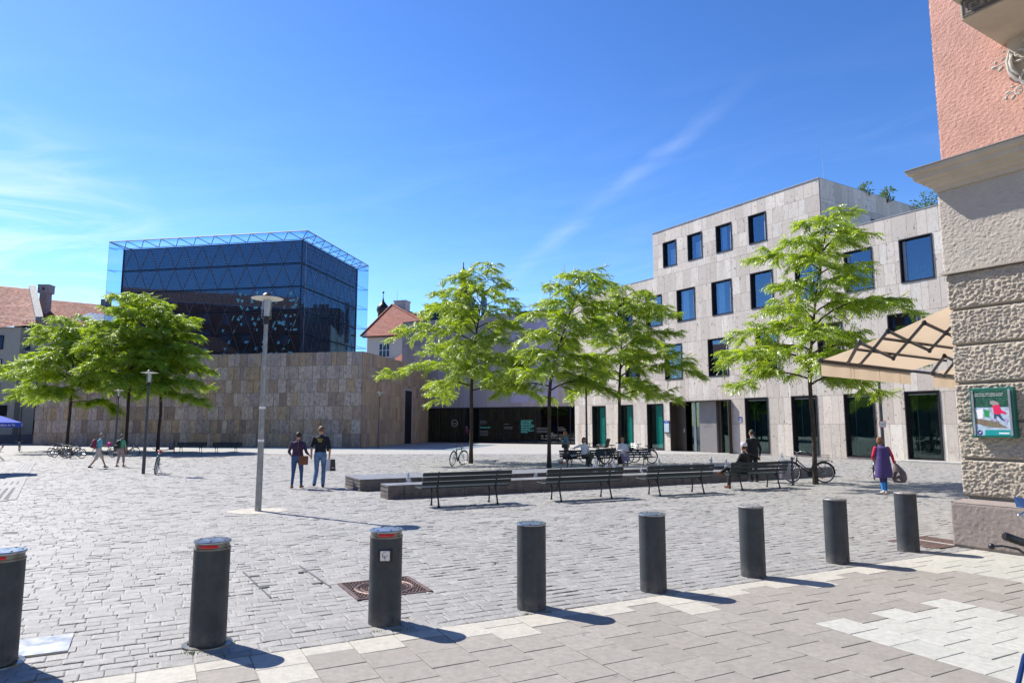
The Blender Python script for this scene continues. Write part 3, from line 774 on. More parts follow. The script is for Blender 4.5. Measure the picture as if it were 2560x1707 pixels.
def window(root, x0, x1, z0, z1, kind, F=I4, side=1, dep=0.24):
    fr = MB(); p, t = -0.085, 0.055          # frame stands proud of the cladding
    for a, b, c, d in ((x0, x1, z1 - t, z1), (x0, x1, z0, z0 + t), (x0, x0 + t, z0 + t, z1 - t), (x1 - t, x1, z0 + t, z1 - t)): fr.box(a, b, p, dep, c, d, 0, F)
    for a, b, c, d in ((x0 + t, x1 - t, z1 - 2 * t, z1 - t), (x0 + t, x1 - t, z0 + t, z0 + 2 * t), (x0 + t, x0 + 2 * t, z0 + 2 * t, z1 - 2 * t), (x1 - 2 * t, x1 - t, z0 + 2 * t, z1 - 2 * t)):
        fr.box(a, b, dep - 0.11, dep - 0.02, c, d, 0, F)
    wobj = part('window', fr, m_dark, root)
    a, b, c, d = x0 + 2 * t, x1 - 2 * t, z0 + 2 * t, z1 - 2 * t
    g = MB(); g.box(a, b, dep - 0.09, dep - 0.07, c, d, 0, F)
    part('pane', g, m_gl_up if kind in 'T32' else m_gl_low, wobj)
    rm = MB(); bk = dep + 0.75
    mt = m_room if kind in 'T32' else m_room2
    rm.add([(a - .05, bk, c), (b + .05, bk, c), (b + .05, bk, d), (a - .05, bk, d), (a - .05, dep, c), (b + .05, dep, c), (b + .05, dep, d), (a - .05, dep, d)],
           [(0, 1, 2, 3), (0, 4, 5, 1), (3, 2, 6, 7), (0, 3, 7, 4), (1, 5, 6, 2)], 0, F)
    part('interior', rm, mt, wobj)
    if kind in 'T32' or kind == 'G':
        vw = 0.15 if kind != 'G' else 0.09
        vv = MB(); vv.box(b - vw if side > 0 else a, b if side > 0 else a + vw, dep - 0.13, dep - 0.095, c, d, 0, F)
        part('vent_panel', vv, m_vent if kind != 'G' else m_dark, wobj)
    r = random.random()
    if kind == 'T' and x0 < -15:
        q = MB(); n = 22; bz0, bz1 = c + 0.05, c + (d - c) * 0.72
        for i in range(n): q.box(a + (b - a) * 0.32, b, dep + 0.05, dep + 0.075, bz0 + (bz1 - bz0) * i / n, bz0 + (bz1 - bz0) * (i + 0.8) / n, 0, F)
        part('blind', q, m_blind, wobj)
    elif kind in 'T3' and x0 < -12 or (kind == '2' and r < 0.6):
        q = MB(); k = 14; xs = a + (b - a) * (0.1 if r < .5 else 0.5); pts = []
        for i in range(k + 1): pts.append((xs + (b - a) * 0.36 * i / k, dep + 0.12 + 0.03 * math.sin(i * 2.2)))
        vs = [(x, y, zz) for zz in (c, d) for x, y in pts]
        q.add(vs, [(i, i + 1, i + k + 2, i + k + 1) for i in range(k)], 0, F); part('curtain', q, m_curt, wobj)
    elif kind in '3' or kind == '2':
        q = MB()
        for i in range(90):
            px = random.uniform(a + .2, b - .1); pz = c + abs(random.gauss(0, 0.35)) + 0.1; s_ = random.uniform(0.03, 0.08)
            q.add([(px, dep + .15 + random.random() * .2, pz), (px + s_, dep + .2, pz + s_ * .4), (px + s_ * .3, dep + .18, pz + s_)], [(0, 1, 2)], 0, F)
        part('house_plant', q, plain('window_plant', (0.22, 0.42, 0.28)), wobj)
    if kind == 'teal':
        q = MB(); q.box(a + (b - a) * 0.30, b - 0.0, dep + 0.10, dep + 0.13, c, d, 0, F); q.box(a + (b - a) * 0.55, b, dep + 0.0, dep + 0.04, c + 0.02, c + 2.35, 0, F)
        part('teal_screen', q, m_teal, wobj)
    if kind == 'G':
        q = MB(); q.box(a + 0.3, a + 0.33, dep + 0.1, dep + 0.13, c, d, 0, F); q.box(a, b, dep - 0.12, dep - 0.02, d - 0.09, d - 0.03, 0, F); part('mullion', q, plain('mullion_grey', (0.22, 0.24, 0.24), 0.5), wobj)
    return wobj


for (a, b, c, d, k) in WIN: window(cc, a, b, c, d, k, side=(-1 if (k == '3' and a > -6) else 1))
window(cc, 5.2, 6.9, 13.3, 14.9, '2', F=SF)

# entrance portal
por = MB(); o_ = -0.34
x0, x1, z1 = ENT[0], ENT[1], ENT[3]
m_bronze = M('bronze_sheet', (0.085, 0.068, 0.055), 0.45, 0.5, var=0.12, vs=1.5, coord='pos')
por.box(x0, x0 + 0.06, o_, 1.0, 0, z1); por.box(x1 - 0.06, x1, o_, 1.0, 0, z1); por.box(x0 + 0.06, x1 - 0.06, o_, 1.0, z1 - 0.06, z1); por.box(x0, x1, 1.0, 1.04, 0, z1)
ent = part('entrance', por, m_bronze, cc)
LW = x1 - x0
def xx(f): return x0 + 0.06 + (LW - 0.12) * f
def slabp(name, f0, f1, y, m, z0_=0.0, z1_=z1 - 0.07, th=0.05):
    q = MB(); q.box(xx(f0), xx(f1), y, y + th, z0_, z1_); return part(name, q, m, ent)
m_zinc = M('grey_sheet', (0.25, 0.235, 0.235), 0.5, 0.2, var=0.06, vs=2, coord='pos')
lp = slabp('side_panel', 0.0, 0.17, 0.30, m_bronze)
slabp('door_glass', 0.17, 0.29, 0.62, m_gl_low); slabp('door_frame', 0.285, 0.325, 0.45, m_alu); slabp('door_glass', 0.325, 0.43, 0.50, m_gl_low)
gp = slabp('entrance_panel', 0.43, 0.72, 0.22, m_zinc, th=0.7)
slabp('door_frame', 0.72, 0.77, 0.40, m_bronze); slabp('door_glass', 0.77, 0.885, 0.55, m_gl_low); slabp('door_frame', 0.885, 0.925, 0.42, m_alu)
q = MB()
for i in range(6):
    wd = (0.5, 0.35, 0.42, 0.3, 0.62, 0.66)[i]; q.box(xx(0.575) - wd / 1.6, xx(0.575) + wd / 1.6, 0.216, 0.219, 2.16 - i * 0.085, 2.175 - i * 0.085)
part('engraved_lines', q, plain('engraving', (0.13, 0.125, 0.13)), ent)
q = MB(); q.cbox(xx(0.135), xx(0.15), 0.26, 0.30, 1.35, 1.62, 0.005); part('door_handle', q, m_alu, ent)
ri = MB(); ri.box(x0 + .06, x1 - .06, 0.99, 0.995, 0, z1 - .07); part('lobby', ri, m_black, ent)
# number plate 18 and the show-case
q = MB(); q.cbox(-13.20, -12.92, -0.065, -0.047, 2.05, 2.40, 0.004)
m_blue = plain('enamel_blue', (0.015, 0.035, 0.22), 0.3)
W_ = plain('lettering_white', (0.8, 0.8, 0.8), 0.5)
npl = part('number_plate', q, m_blue, cc); text_part('number', '18', 0.20, W_, npl, T(-13.06, -0.067, 2.24) @ FRONT)
q = MB(); q.box(-13.17, -12.95, -0.067, -0.0655, 2.08, 2.12); part('name_strip', q, W_, npl)
sc_case = MB(); sc_case.cbox(-20.02, -19.42, -0.16, -0.05, 1.28, 2.18, 0.01)
dc = part('showcase', sc_case, m_dark, cc)
q = MB(); q.box(-19.99, -19.45, -0.167, -0.162, 2.02, 2.17); part('header', q, plain('header_blue', (0.02, 0.07, 0.42), 0.4), dc)
q = MB(); q.box(-19.97, -19.47, -0.167, -0.162, 1.34, 2.00); part('sheet', q, plain('notice_sheet', (0.42, 0.55, 0.66), 0.3), dc)
q = MB()
for i in range(9): q.box(-19.82, -19.82 + random.uniform(0.12, 0.24), -0.170, -0.168, 1.42 + i * 0.055, 1.44 + i * 0.055)
part('print', q, W_, dc)
text_part('title', 'JKM', 0.09, W_, dc, T(-19.72, -0.169, 2.09) @ FRONT)
# planting on the roof and thin rods
def bush(name, label, c, r, n, m, group='plants on the flat roofs'):
    mb = MB()
    for i in range(n):
        d = Vector((random.gauss(0, 1), random.gauss(0, 1), random.gauss(0, 1))).normalized() * (random.random() ** 0.45)
        p = Vector((d.x * r[0], d.y * r[1], d.z * r[2] + r[2] * 0.55 + 0.12 * random.random()))
        if noise.noise(p * (1.6 / max(r))) < -0.18: continue
        s_ = random.uniform(0.05, 0.11); a = Vector((random.gauss(0, 1), random.gauss(0, 1), random.gauss(0, .6))).normalized() * s_; b = a.cross(Vector((random.random(), random.random(), 1))).normalized() * s_ * .5
        mb.add([p - a, p + b, p + a, p - b], [(0, 1, 2, 3)])
    t = thing(name, label, 'plant', c, 0, group)
    o = link('foliage', np_mesh('foliage', np.array([tuple(v) for v in mb.v]), np.array(mb.f), m, rng.random(len(mb.f))), t); o['kind'] = 'stuff'
    q = MB()
    for i in range(5): q.tube([(0, 0, -0.2), (random.uniform(-.5, .5) * r[0], random.uniform(-.3, .3) * r[1], r[2] * random.uniform(.7, 1.3))], [0.03, 0.008], 5)
    part('stem', q, plain('stem', (0.08, 0.06, 0.04)), t); return t


m_leafd = leaf_mat('shrub_leaf', (0.045, 0.085, 0.02), (0.10, 0.18, 0.03))
def cw(x, y, z): return cc.matrix_world @ Vector((x, y, z))
bush('roof_shrub', 'large dark green shrub on the flat roof at the far right of the raised storey', cw(-5.6, 11.4, 15.7), (1.9, 1.9, 1.25), 1700, m_leafd)
bush('roof_shrub', 'middle spiky roof plant showing over the shaded flank wall', cw(-6.5, 7.2, 16.5), (0.55, 0.8, 0.5), 420, m_leafd)
bush('roof_shrub', 'low rounded roof plant nearest the raised storey\'s top corner', cw(-6.6, 4.9, 16.5), (0.5, 0.9, 0.42), 420, m_leafd)
bush('roof_shrub', 'small bush peeping over the sunlit roof edge of the raised storey', cw(-12.9, 1.2, 16.5), (0.32, 0.3, 0.24), 130, m_leafd)
bush('roof_shrub', 'tiny sprig on the sunlit roof edge, left of two', cw(-11.35, 0.8, 16.5), (0.14, 0.14, 0.16), 26, m_leafd)
bush('roof_shrub', 'tiny sprig on the sunlit roof edge, right of two', cw(-10.6, 0.8, 16.5), (0.14, 0.14, 0.18), 26, m_leafd)
for x, y, h, lb in ((-6.9, 1.0, 2.2, 'thin lightning rod above the sunlit top corner of the travertine block'), (-18.4, 2.0, 3.2, 'thin lightning rod on the left part of the raised storey')):
    q = MB(); q.tube([(0, 0, 0), (0, 0, h)], [0.015, 0.006], 6); single('lightning_rod', q, m_alu, lb, 'lightning rod', cw(x, y, 16.6), group='thin rods on the roof')

# ---- synagogue ---------------------------------------------------------------------
SY = Vector((-12.75, 58.0, 0)); SYA = math.atan2(-0.189, 0.982)
sy = thing('synagogue', 'dark blue glass cube rising from a rough brown travertine base, left of centre', 'building', SY, SYA)
bpy.context.view_layer.update()
SH = 8.1
mb = MB(); mb.box(-32.3, 0, 0.0, 18.6, 0, SH - 0.03); part('core', mb, m_back, sy)
ZS = [0.0, 1.14, 2.31, 3.47, 4.63, 5.79, 6.95, SH]
plist = clad(I4, -32.3, 0.0, ZS, [], (0.32, 0.95), 0.022, 0.09, 0.026)
place_panels(plist, sy, m_syn)
RF = Matrix.Rotation(PI / 2, 4, 'Z')
door = (10.6, 12.7, 0.0, 5.3)
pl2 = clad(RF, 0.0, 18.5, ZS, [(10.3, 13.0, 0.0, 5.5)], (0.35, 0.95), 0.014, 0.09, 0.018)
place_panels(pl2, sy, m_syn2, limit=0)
# (the flank's panels, seen very obliquely, stay one joined part)
mb = MB(); mb.box(10.30, 10.62, -0.07, 0.0, 0, 5.5, 0, RF); mb.box(12.7, 13.0, -0.07, 0.0, 0, 5.5, 0, RF); mb.box(10.62, 12.7, -0.07, 0.0, 5.3, 5.5, 0, RF)
part('door_surround', mb, m_mus, sy)
mb = MB(); mb.box(10.62, 12.7, -0.03, 0.0, 0, 5.3, 0, RF)
dr = part('door', mb, plain('bronze_door', (0.012, 0.011, 0.014), 0.45, 0.3), sy)
mb = MB()
for z in np.arange(0.7, 5.0, 0.4):
    for x in (11.2, 12.1): mb.box(x, x + 0.07, -0.035, -0.031, z, z + 0.07, 0, RF)
part('door_studs', mb, plain('stud', (0.25, 0.24, 0.22)), dr)
# glass cube; its frame shares the building's axes
CT = Matrix.Rotation(-SYA, 4, 'Z') @ T(*(Vector((-19.1, 62.0, 0)) - SY))
c0 = CT.translation; CUBE = T(c0.x, c0.y, 0)
CW_, CDp, ZT, ZI = -21.2, 14.5, 19.85, 19.25
m_cube = bpy.data.materials.new('cube_glass'); m_cube.use_nodes = True; t = N(m_cube.node_tree)
pos = t.n('ShaderNodeNewGeometry').outputs['Position']
bpn = t.n('ShaderNodeBump', ins={'Strength': 0.05, 'Distance': 0.08, 'Height': t.noise(pos, 0.5, 2.0)})
gl = t.n('ShaderNodeBsdfGlossy', ins={0: (0.19, 0.33, 0.40, 1), 'Roughness': 0.03, 'Normal': bpn.outputs[0]})
df = t.n('ShaderNodeBsdfDiffuse', ins={0: (0.075, 0.028, 0.016, 1)})
ms = t.n('ShaderNodeMixShader', ins={0: 0.40, 1: df.outputs[0], 2: gl.outputs[0]}); t.n('ShaderNodeOutputMaterial', ins={0: ms.outputs[0]})
m_mesh = bpy.data.materials.new('bronze_mesh'); m_mesh.use_nodes = True; t = N(m_mesh.node_tree)
z_ = t.n('ShaderNodeSeparateXYZ', ins={0: t.n('ShaderNodeNewGeometry').outputs['Position']}).outputs[2]
ln = t.ramp(t.math('ABSOLUTE', t.math('SUBTRACT', t.math('FRACT', t.math('MULTIPLY', z_, 4.0)), 0.5)), 0.28, 0.34)
tr = t.n('ShaderNodeBsdfTransparent', ins={0: (0.72, 0.86, 0.97, 1)}); gm = t.n('ShaderNodeBsdfGlossy', ins={0: (0.55, 0.66, 0.80, 1), 'Roughness': 0.25})
mx = t.n('ShaderNodeMixShader', ins={0: t.ramp(ln, 0, 1, 0.02, 0.08), 1: tr.outputs[0], 2: gm.outputs[0]}); t.n('ShaderNodeOutputMaterial', ins={0: mx.outputs[0]})
m_steel = plain('bronze_steel', (0.30, 0.17, 0.13), 0.6, 0.1); m_bsteel = plain('dark_steel', (0.02, 0.02, 0.026), 0.4, 0.6); m_ltsteel = plain('light_steel', (0.34, 0.30, 0.29), 0.4, 0.5)
cube = MB(); ins = 0.95; FZ = [SH - 0.05, 10.35, 12.57, 14.79, 17.02, ZI]
iw, idp = CW_ + ins, CDp - ins
cube.box(iw, -ins, ins, idp, SH - 0.04, ZI); gc = part('glass_cube', cube, m_cube, sy, mat=CUBE)
skin = MB()
for vs in ([(CW_, 0, SH), (0, 0, SH), (0, 0, ZT), (CW_, 0, ZT)], [(0, 0, SH), (0, CDp, SH), (0, CDp, ZT), (0, 0, ZT)], [(0, CDp, SH), (CW_, CDp, SH), (CW_, CDp, ZT), (0, CDp, ZT)], [(CW_, CDp, SH), (CW_, 0, SH), (CW_, 0, ZT), (CW_, CDp, ZT)],
           [(CW_, 0, ZT), (0, 0, ZT), (0, ins, ZT), (CW_, ins, ZT)], [(-ins, 0, ZT - .01), (0, 0, ZT - .01), (0, CDp, ZT - .01), (-ins, CDp, ZT - .01)]):
    skin.add(vs, [(0, 1, 2, 3)])
part('mesh_skin', skin, m_mesh, gc)
lat = MB(); yy = ins - 0.06
xa, xb = iw, -ins; nc = 10; cwd = (xb - xa) / nc
for i in range(5):
    za, zb = FZ[i], FZ[i + 1]; off = 0.0 if i % 2 == 0 else 0.5
    for k in range(-1, nc + 1):
        bx = xa + (k + off) * cwd; mx_ = bx + cwd / 2; ex = bx + cwd
        for (p0, p1) in (((bx, za), (mx_, zb)), ((mx_, zb), (ex, za))):
            if min(p0[0], p1[0]) >= xa - 0.01 and max(p0[0], p1[0]) <= xb + 0.01: lat.tube([(p0[0], yy, p0[1]), (p1[0], yy, p1[1])], 0.020, 5)
part('lattice', lat, m_steel, gc)
lat = MB(); nc = 7; ya, yb = ins, idp; cwd = (yb - ya) / nc; xl = -ins + 0.06
for i in range(5):
    za, zb = FZ[i], FZ[i + 1]; off = 0.0 if i % 2 == 0 else 0.5
    for k in range(-1, nc + 1):
        bx = ya + (k + off) * cwd
        for (p0, p1) in (((bx, za), (bx + cwd / 2, zb)), ((bx + cwd / 2, zb), (bx + cwd, za))):
            if min(p0[0], p1[0]) >= ya - 0.01 and max(p0[0], p1[0]) <= yb + 0.01: lat.tube([(xl, p0[0], p0[1]), (xl, p1[0], p1[1])], 0.015, 5)
part('lattice', lat, m_steel, gc)
rails = MB()
for z in FZ[1:]:
    for dz in (-0.05, 0.06):
        rails.box(iw, -ins, ins - 0.09, ins - 0.03, z + dz - .022, z + dz + .022); rails.box(-ins + 0.03, -ins + 0.09, ins, idp, z + dz - .022, z + dz + .022)
    rails.tube([(CW_, 0, z), (iw, ins, z)], 0.02, 5); rails.tube([(0, 0, z), (-ins, ins, z)], 0.02, 5); rails.tube([(0, CDp, z), (-ins, idp, z)], 0.02, 5)
    rails.tube([(CW_, 0, z), (CW_, 1.1, z)], 0.02, 5); rails.tube([(0, 0.02, z), (0, CDp, z)], 0.018, 5); rails.tube([(0, CDp, z), (-1.2, CDp, z)], 0.018, 5)
for x, y in ((-ins + .03, ins - .03), (iw, ins - .03), (-ins + .03, idp)): rails.box(x - .05, x + .05, y - .05, y + .05, SH, ZI)
part('floor_rails', rails, m_bsteel, gc)
tr_ = MB()
for a, b in (((CW_, 0), (0, 0)), ((0, 0), (0, CDp)), ((0, CDp), (CW_, CDp)), ((CW_, CDp), (CW_, 0))): tr_.tube([(a[0], a[1], ZT), (b[0], b[1], ZT)], 0.05, 6)
tr_.tube([(0, 0, ZT), (0, 0, SH)], 0.012, 5); tr_.tube([(CW_, 0, ZT), (CW_, 0, SH)], 0.012, 5); tr_.tube([(0, CDp, ZT), (0, CDp, SH)], 0.012, 5)
n1, n2 = 11, 8
for i in range(n1):
    a, b, c_ = CW_ * i / n1, CW_ * (i + 0.5) / n1, CW_ * (i + 1) / n1
    tr_.tube([(a, 0.0, ZT), (b, ins, ZI + 0.05)], 0.04, 5); tr_.tube([(b, ins, ZI + 0.05), (c_, 0, ZT)], 0.04, 5)
for i in range(n2):
    a, b, c_ = CDp * i / n2, CDp * (i + 0.5) / n2, CDp * (i + 1) / n2
    tr_.tube([(0, a, ZT), (-ins, b, ZI + 0.05)], 0.04, 5); tr_.tube([(-ins, b, ZI + 0.05), (0, c_, ZT)], 0.04, 5)
part('roof_truss', tr_, m_ltsteel, gc)
tri = MB(); m_pane = plain('gap_daylight_teal', (0.33, 0.66, 0.58), 0.5)  # pale solid shapes; daylight seen through lattice gaps, put into the colour
random.seed(21); yt = ins - 0.012
for i in range(4):
    za, zb = FZ[i], FZ[i + 1]
    for k in range(26):
        x = -ins - 0.35 - random.random() ** 1.5 * 9.5; z = random.choice([za + 0.35, za + 0.95, za + 1.6]) + random.uniform(-.1, .1)
        if z > 14.9: continue
        s_ = random.uniform(0.10, 0.21); ty = random.random(); zz = min(z, 14.7)
        if ty < 0.45: p = [(x - s_, zz + s_), (x, zz - s_ * .9), (x + s_, zz + s_)]
        elif ty < 0.65: p = [(x - s_, zz - s_), (x + s_, zz - s_), (x, zz + s_)]
        elif ty < 0.85: p = [(x - s_ * .9, zz - s_ * 1.4), (x - s_ * .3, zz - s_ * 1.4), (x + s_ * .9, zz + s_ * 1.4), (x + s_ * .3, zz + s_ * 1.4)]
        else: p = [(x - s_ * 1.3, zz - s_ * .5), (x + s_ * .9, zz - s_ * .5), (x + s_ * 1.3, zz + s_ * .5), (x - s_ * .9, zz + s_ * .5)]
        tri.prism(p, yt - 0.006, yt)
part('painted_light_gap', tri, m_pane, gc)
random.seed(5)

# ---- museum -------------------------------------------------------------------------
MU = Vector((6.3, 67.4, 0)); MA = math.atan2(-0.475, 0.88)
mu = thing('museum', 'plain mauve grey stone box over a dark glass ground floor, behind the middle trees', 'building', MU, MA)
bpy.context.view_layer.update()
ML, MZ = -21.4, 13.5
mb = MB(); mb.box(ML, 0, 0, 16, 3.70, MZ - 0.02); mb.box(ML, 0, 2.5, 16, 0, 3.7); part('core', mb, m_mus, mu)
pm = clad(I4, ML, 0, [3.7, 5.9, 8.2, 10.7, MZ], [], (0.45, 1.3), 0.012, 0.06, 0.006) + clad(Matrix.Translation((ML, 16, 0)) @ Matrix.Rotation(-PI / 2, 4, 'Z'), 0, 16, [3.7, 6.5, 9.5, MZ], [], (0.5, 1.3), 0.01)
place_panels(pm, mu, m_mus)
m_mgl = glass_mat('museum_glass', (0.30, 0.36, 0.34), 0.13, (0.55, 0.62, 0.60), 0.02, 0.15)
fr_ = [0.0, 0.055, 0.12, 0.215, 0.26, 0.35, 0.452, 0.526, 0.634, 0.745, 0.89, 0.97, 1.0]
gx0, gx1 = -17.0, -0.1
mbf = MB(); mbf.box(gx0 - 4, gx1, -0.10, 0.1, 0.0, 0.10); mbf.box(gx0 - 4, gx1, -0.10, 0.1, 3.58, 3.695); gf = part('glazing_frame', mbf, m_dark, mu)
for a, b in zip(fr_[:-1], fr_[1:]):
    q = MB(); q.box(gx0 + (gx1 - gx0) * a + .035, gx0 + (gx1 - gx0) * b - .035, -0.03, -0.015, 0.10, 3.58); part('pane', q, m_mgl, gf)
for a in fr_:
    x = gx0 + (gx1 - gx0) * a; q = MB(); q.box(x - .035, x + .035, -0.08, 0.08, 0.10, 3.58); part('mullion', q, m_dark, gf)
q = MB(); q.box(gx0 - 4, gx0 - .04, -0.03, -0.015, 0.1, 3.58); part('pane', q, m_mgl, gf)
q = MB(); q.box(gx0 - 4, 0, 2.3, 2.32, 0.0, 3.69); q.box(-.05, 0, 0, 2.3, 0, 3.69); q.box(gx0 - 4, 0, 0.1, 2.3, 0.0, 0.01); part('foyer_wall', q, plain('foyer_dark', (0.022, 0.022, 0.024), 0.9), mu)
q = MB(); q.tube([(-14.6, 0.9, 0), (-14.6, 0.9, 3.69)], 0.12, 10); q.tube([(-5.6, 1.1, 0), (-5.6, 1.1, 3.69)], 0.12, 10); part('foyer_column', q, plain('foyer_column', (0.10, 0.10, 0.11)), mu)
q = MB(); q.box(-11.0, -8.6, 1.2, 1.6, 0.9, 1.0); q.box(-8.0, -5.9, 1.5, 1.6, 0.3, 1.9); part('foyer_desk', q, plain('foyer_red', (0.14, 0.02, 0.015)), mu)
mxf = lambda f: gx0 + (gx1 - gx0) * f
cy = plain('letter_cyan', (0.16, 0.62, 0.58), 0.6, emit=(0.1, 0.5, 0.45, 0.25)); gy = plain('letter_grey', (0.30, 0.30, 0.30), 0.6); lw = plain('letter_pale', (0.72, 0.70, 0.60), 0.6)
q = MB(); q.torus((mxf(0.168), -0.05, 2.05), 0.36, 0.022, 'y', 32, 5); ring = part('logo_ring', q, lw, gf)
text_part('logo_word', 'einstein', 0.15, lw, gf, T(mxf(0.168), -0.05, 2.02) @ FRONT)
text_part('window_lettering', 'In einem Film habe ich\ngesehen, wie Juden\nkleine Steine auf die\nGräber der Toten gelegt\nhaben. Können Sie mir\nerklären, was das\nbedeutet? Es interessiert\nmich einfach.', 0.15, cy, gf, T(mxf(0.645), -0.05, 1.72) @ FRONT, align='LEFT', space=1.12)
text_part('window_lettering', 'Tja... Braucht wer?', 0.17, cy, gf, T(mxf(0.355), -0.05, 1.60) @ FRONT, align='LEFT')
for (f0, z0_, n, wd) in ((0.355, 2.28, 3, 0.95), (0.355, 1.22, 4, 1.15), (0.53, 1.93, 1, 0.55), (0.53, 1.62, 2, 1.15), (0.75, 1.55, 4, 1.6), (0.89, 1.6, 3, 0.9)):
    q = MB()
    for i in range(n): q.box(mxf(f0) + 0.02, mxf(f0) + 0.02 + wd * random.uniform(0.7, 1), -0.05, -0.048, z0_ - i * 0.15, z0_ - i * 0.15 + 0.035)
    part('small_print', q, gy, gf)
bn = MB(); bn.box(-7.3, -1.9, -0.12, -0.075, 4.1, 13.0); bnr = part('banner', bn, M('banner_cloth', (0.42, 0.38, 0.52), 0.8, var=0.08, vs=0.7, coord='pos'), mu)
q = MB()
for i in range(3): q.box(-6.7, -6.7 + (1.3, 0.9, 1.1)[i], -0.125, -0.121, 11.6 - i * 0.45, 11.85 - i * 0.45)
for i in range(16): q.box(-7.0, -3.5 + random.uniform(-1, 1), -0.125, -0.121, 9.4 - i * 0.22, 9.46 - i * 0.22)
part('banner_print', q, plain('banner_ink', (0.25, 0.23, 0.33)), bnr)
q = MB(); q.box(ML, 0, -0.08, 16, MZ, MZ + 0.05); part('roof_coping', q, m_dark, mu)
# dark rooftop pavilion with a row of upright slabs behind it
pv = V(1062, 779, 82.0)
pav = thing('roof_pavilion', 'dark glazed pavilion with upright slabs on the roof left of the onion dome', 'pavilion', (pv.x, pv.y, MZ), MA)
q = MB(); q.box(0, 5.2, 0, 4, 2.6, 2.8); q.box(0, 0.2, 0, 4, 0, 2.6); q.box(5.0, 5.2, 0, 4, 0, 2.6); q.box(0.2, 5.0, 1.0, 4, 0, 2.6); part('frame', q, m_dark, pav)
q = MB(); q.box(0.2, 5.0, 0.2, 0.22, 0, 2.6); part('glazing', q, m_mgl, pav)
for i, x in enumerate((-0.55, 2.1, 3.6, 5.3)):
    q = MB(); q.box(x, x + (0.55, 1.3, 0.5, .5)[i], 4.5, 5.0, -1, 4.3 - 0.25 * (i > 0)); part('slab', q, plain('slab_grey_blue', (0.10, 0.16, 0.22), 0.6), pav)

# ---- old house with red hipped roof behind -------------------------------------------------
m_tile = M('roof_tile', (0.33, 0.085, 0.05), 0.8, var=0.4, vs=1.2, bump=0.5, bs=5, coord='pos', col2=(0.22, 0.075, 0.05))
m_plas = M('pale_plaster', (0.52, 0.50, 0.47), 0.85, var=0.05, coord='pos'); m_plas2 = M('beige_plaster', (0.43, 0.40, 0.33), 0.85, var=0.06, coord='pos')
m_white_p = plain('white_paint', (0.72, 0.72, 0.70), 0.5); m_pane = M('pane_blue', (0.03, 0.07, 0.13), 0.08, var=0.3, vs=0.3, coord='pos', spec=0.9)


def tiled(root, quad, rows, m, name='roof', lift=0.03):
    """roof plane from four corners (eave left, eave right, ridge right, ridge left) laid as overlapping tile courses"""
    a, b, c, d = [Vector(p) for p in quad]; nrm = (b - a).cross(d - a).normalized()
    mb = MB()
    for i in range(rows):
        f0, f1 = i / rows, (i + 1) / rows
        p0, p1 = a.lerp(d, f0) + nrm * lift, b.lerp(c, f0) + nrm * lift; q0, q1 = a.lerp(d, min(1, f1 + 0.15 / rows)), b.lerp(c, min(1, f1 + 0.15 / rows))
        mb.add([p0 - nrm * lift, p1 - nrm * lift, p1, p0, q1, q0], [(0, 1, 2, 3), (3, 2, 4, 5)])
    return part(name, mb, m, root)


def casement(root, x, z, w_, h_, y=0.0, cols=3, rows=2, F=I4):
    q = MB(); fwd = 0.07
    q.box(x, x + w_, y - 0.05, y + 0.02, z, z + fwd, 0, F); q.box(x, x + w_, y - 0.05, y + 0.02, z + h_ - fwd, z + h_, 0, F)
    for i in range(cols + 1): xx_ = x + (w_ - fwd) * i / cols; q.box(xx_, xx_ + fwd, y - 0.048, y + 0.022, z + fwd, z + h_ - fwd, 0, F)
    for i in range(1, rows + (1 if rows > 1 else 0)):
        zz = z + h_ * i / rows
        if i < rows: q.box(x + fwd, x + w_ - fwd, y - 0.045, y + 0.02, zz - .03, zz + .03, 0, F)
    w1 = part('window', q, m_white_p, root); q = MB(); q.box(x + .02, x + w_ - .02, y - 0.012, y + 0.0, z + .02, z + h_ - .02, 0, F); part('pane', q, m_pane, w1); return w1


g0 = V(918, 842, 96.0); HA = -0.30
oh = thing('old_house', 'cream house with red hipped roof, between the glass cube and the middle trees', 'building', (g0.x, g0.y, 0), HA)
EZ = g0.z
mb = MB(); mb.box(0, 15, 0, 14, 0, EZ); part('wall', mb, m_plas, oh)
for x in (1.9, 5.6, 9.4): casement(oh, x, EZ - 3.0, 1.75, 2.0, -0.01, 3, 2)
mb = MB(); mb.box(-0.3, 15, -0.35, 0, EZ - 3.6, EZ - 3.35); mb.box(-0.5, 15.4, -0.5, 0.0, EZ - 0.15, EZ + 0.08); part('cornice', mb, plain('dark_eave', (0.12, 0.07, 0.06)), oh)
ap = V(980, 762, 101.0); inv = (Matrix.Translation((g0.x, g0.y, 0)) @ Matrix.Rotation(HA, 4, 'Z')).inverted(); A_ = inv @ ap
e0, e1 = Vector((-0.7, -0.7, EZ)), Vector((15.4, -0.7, EZ)); e2, e3 = Vector((-0.7, 15, EZ)), Vector((15.4, 15, EZ))
R0, R1 = Vector((A_.x, A_.y, A_.z)), Vector((A_.x + 0.3, A_.y + 5.5, A_.z - 0.1))
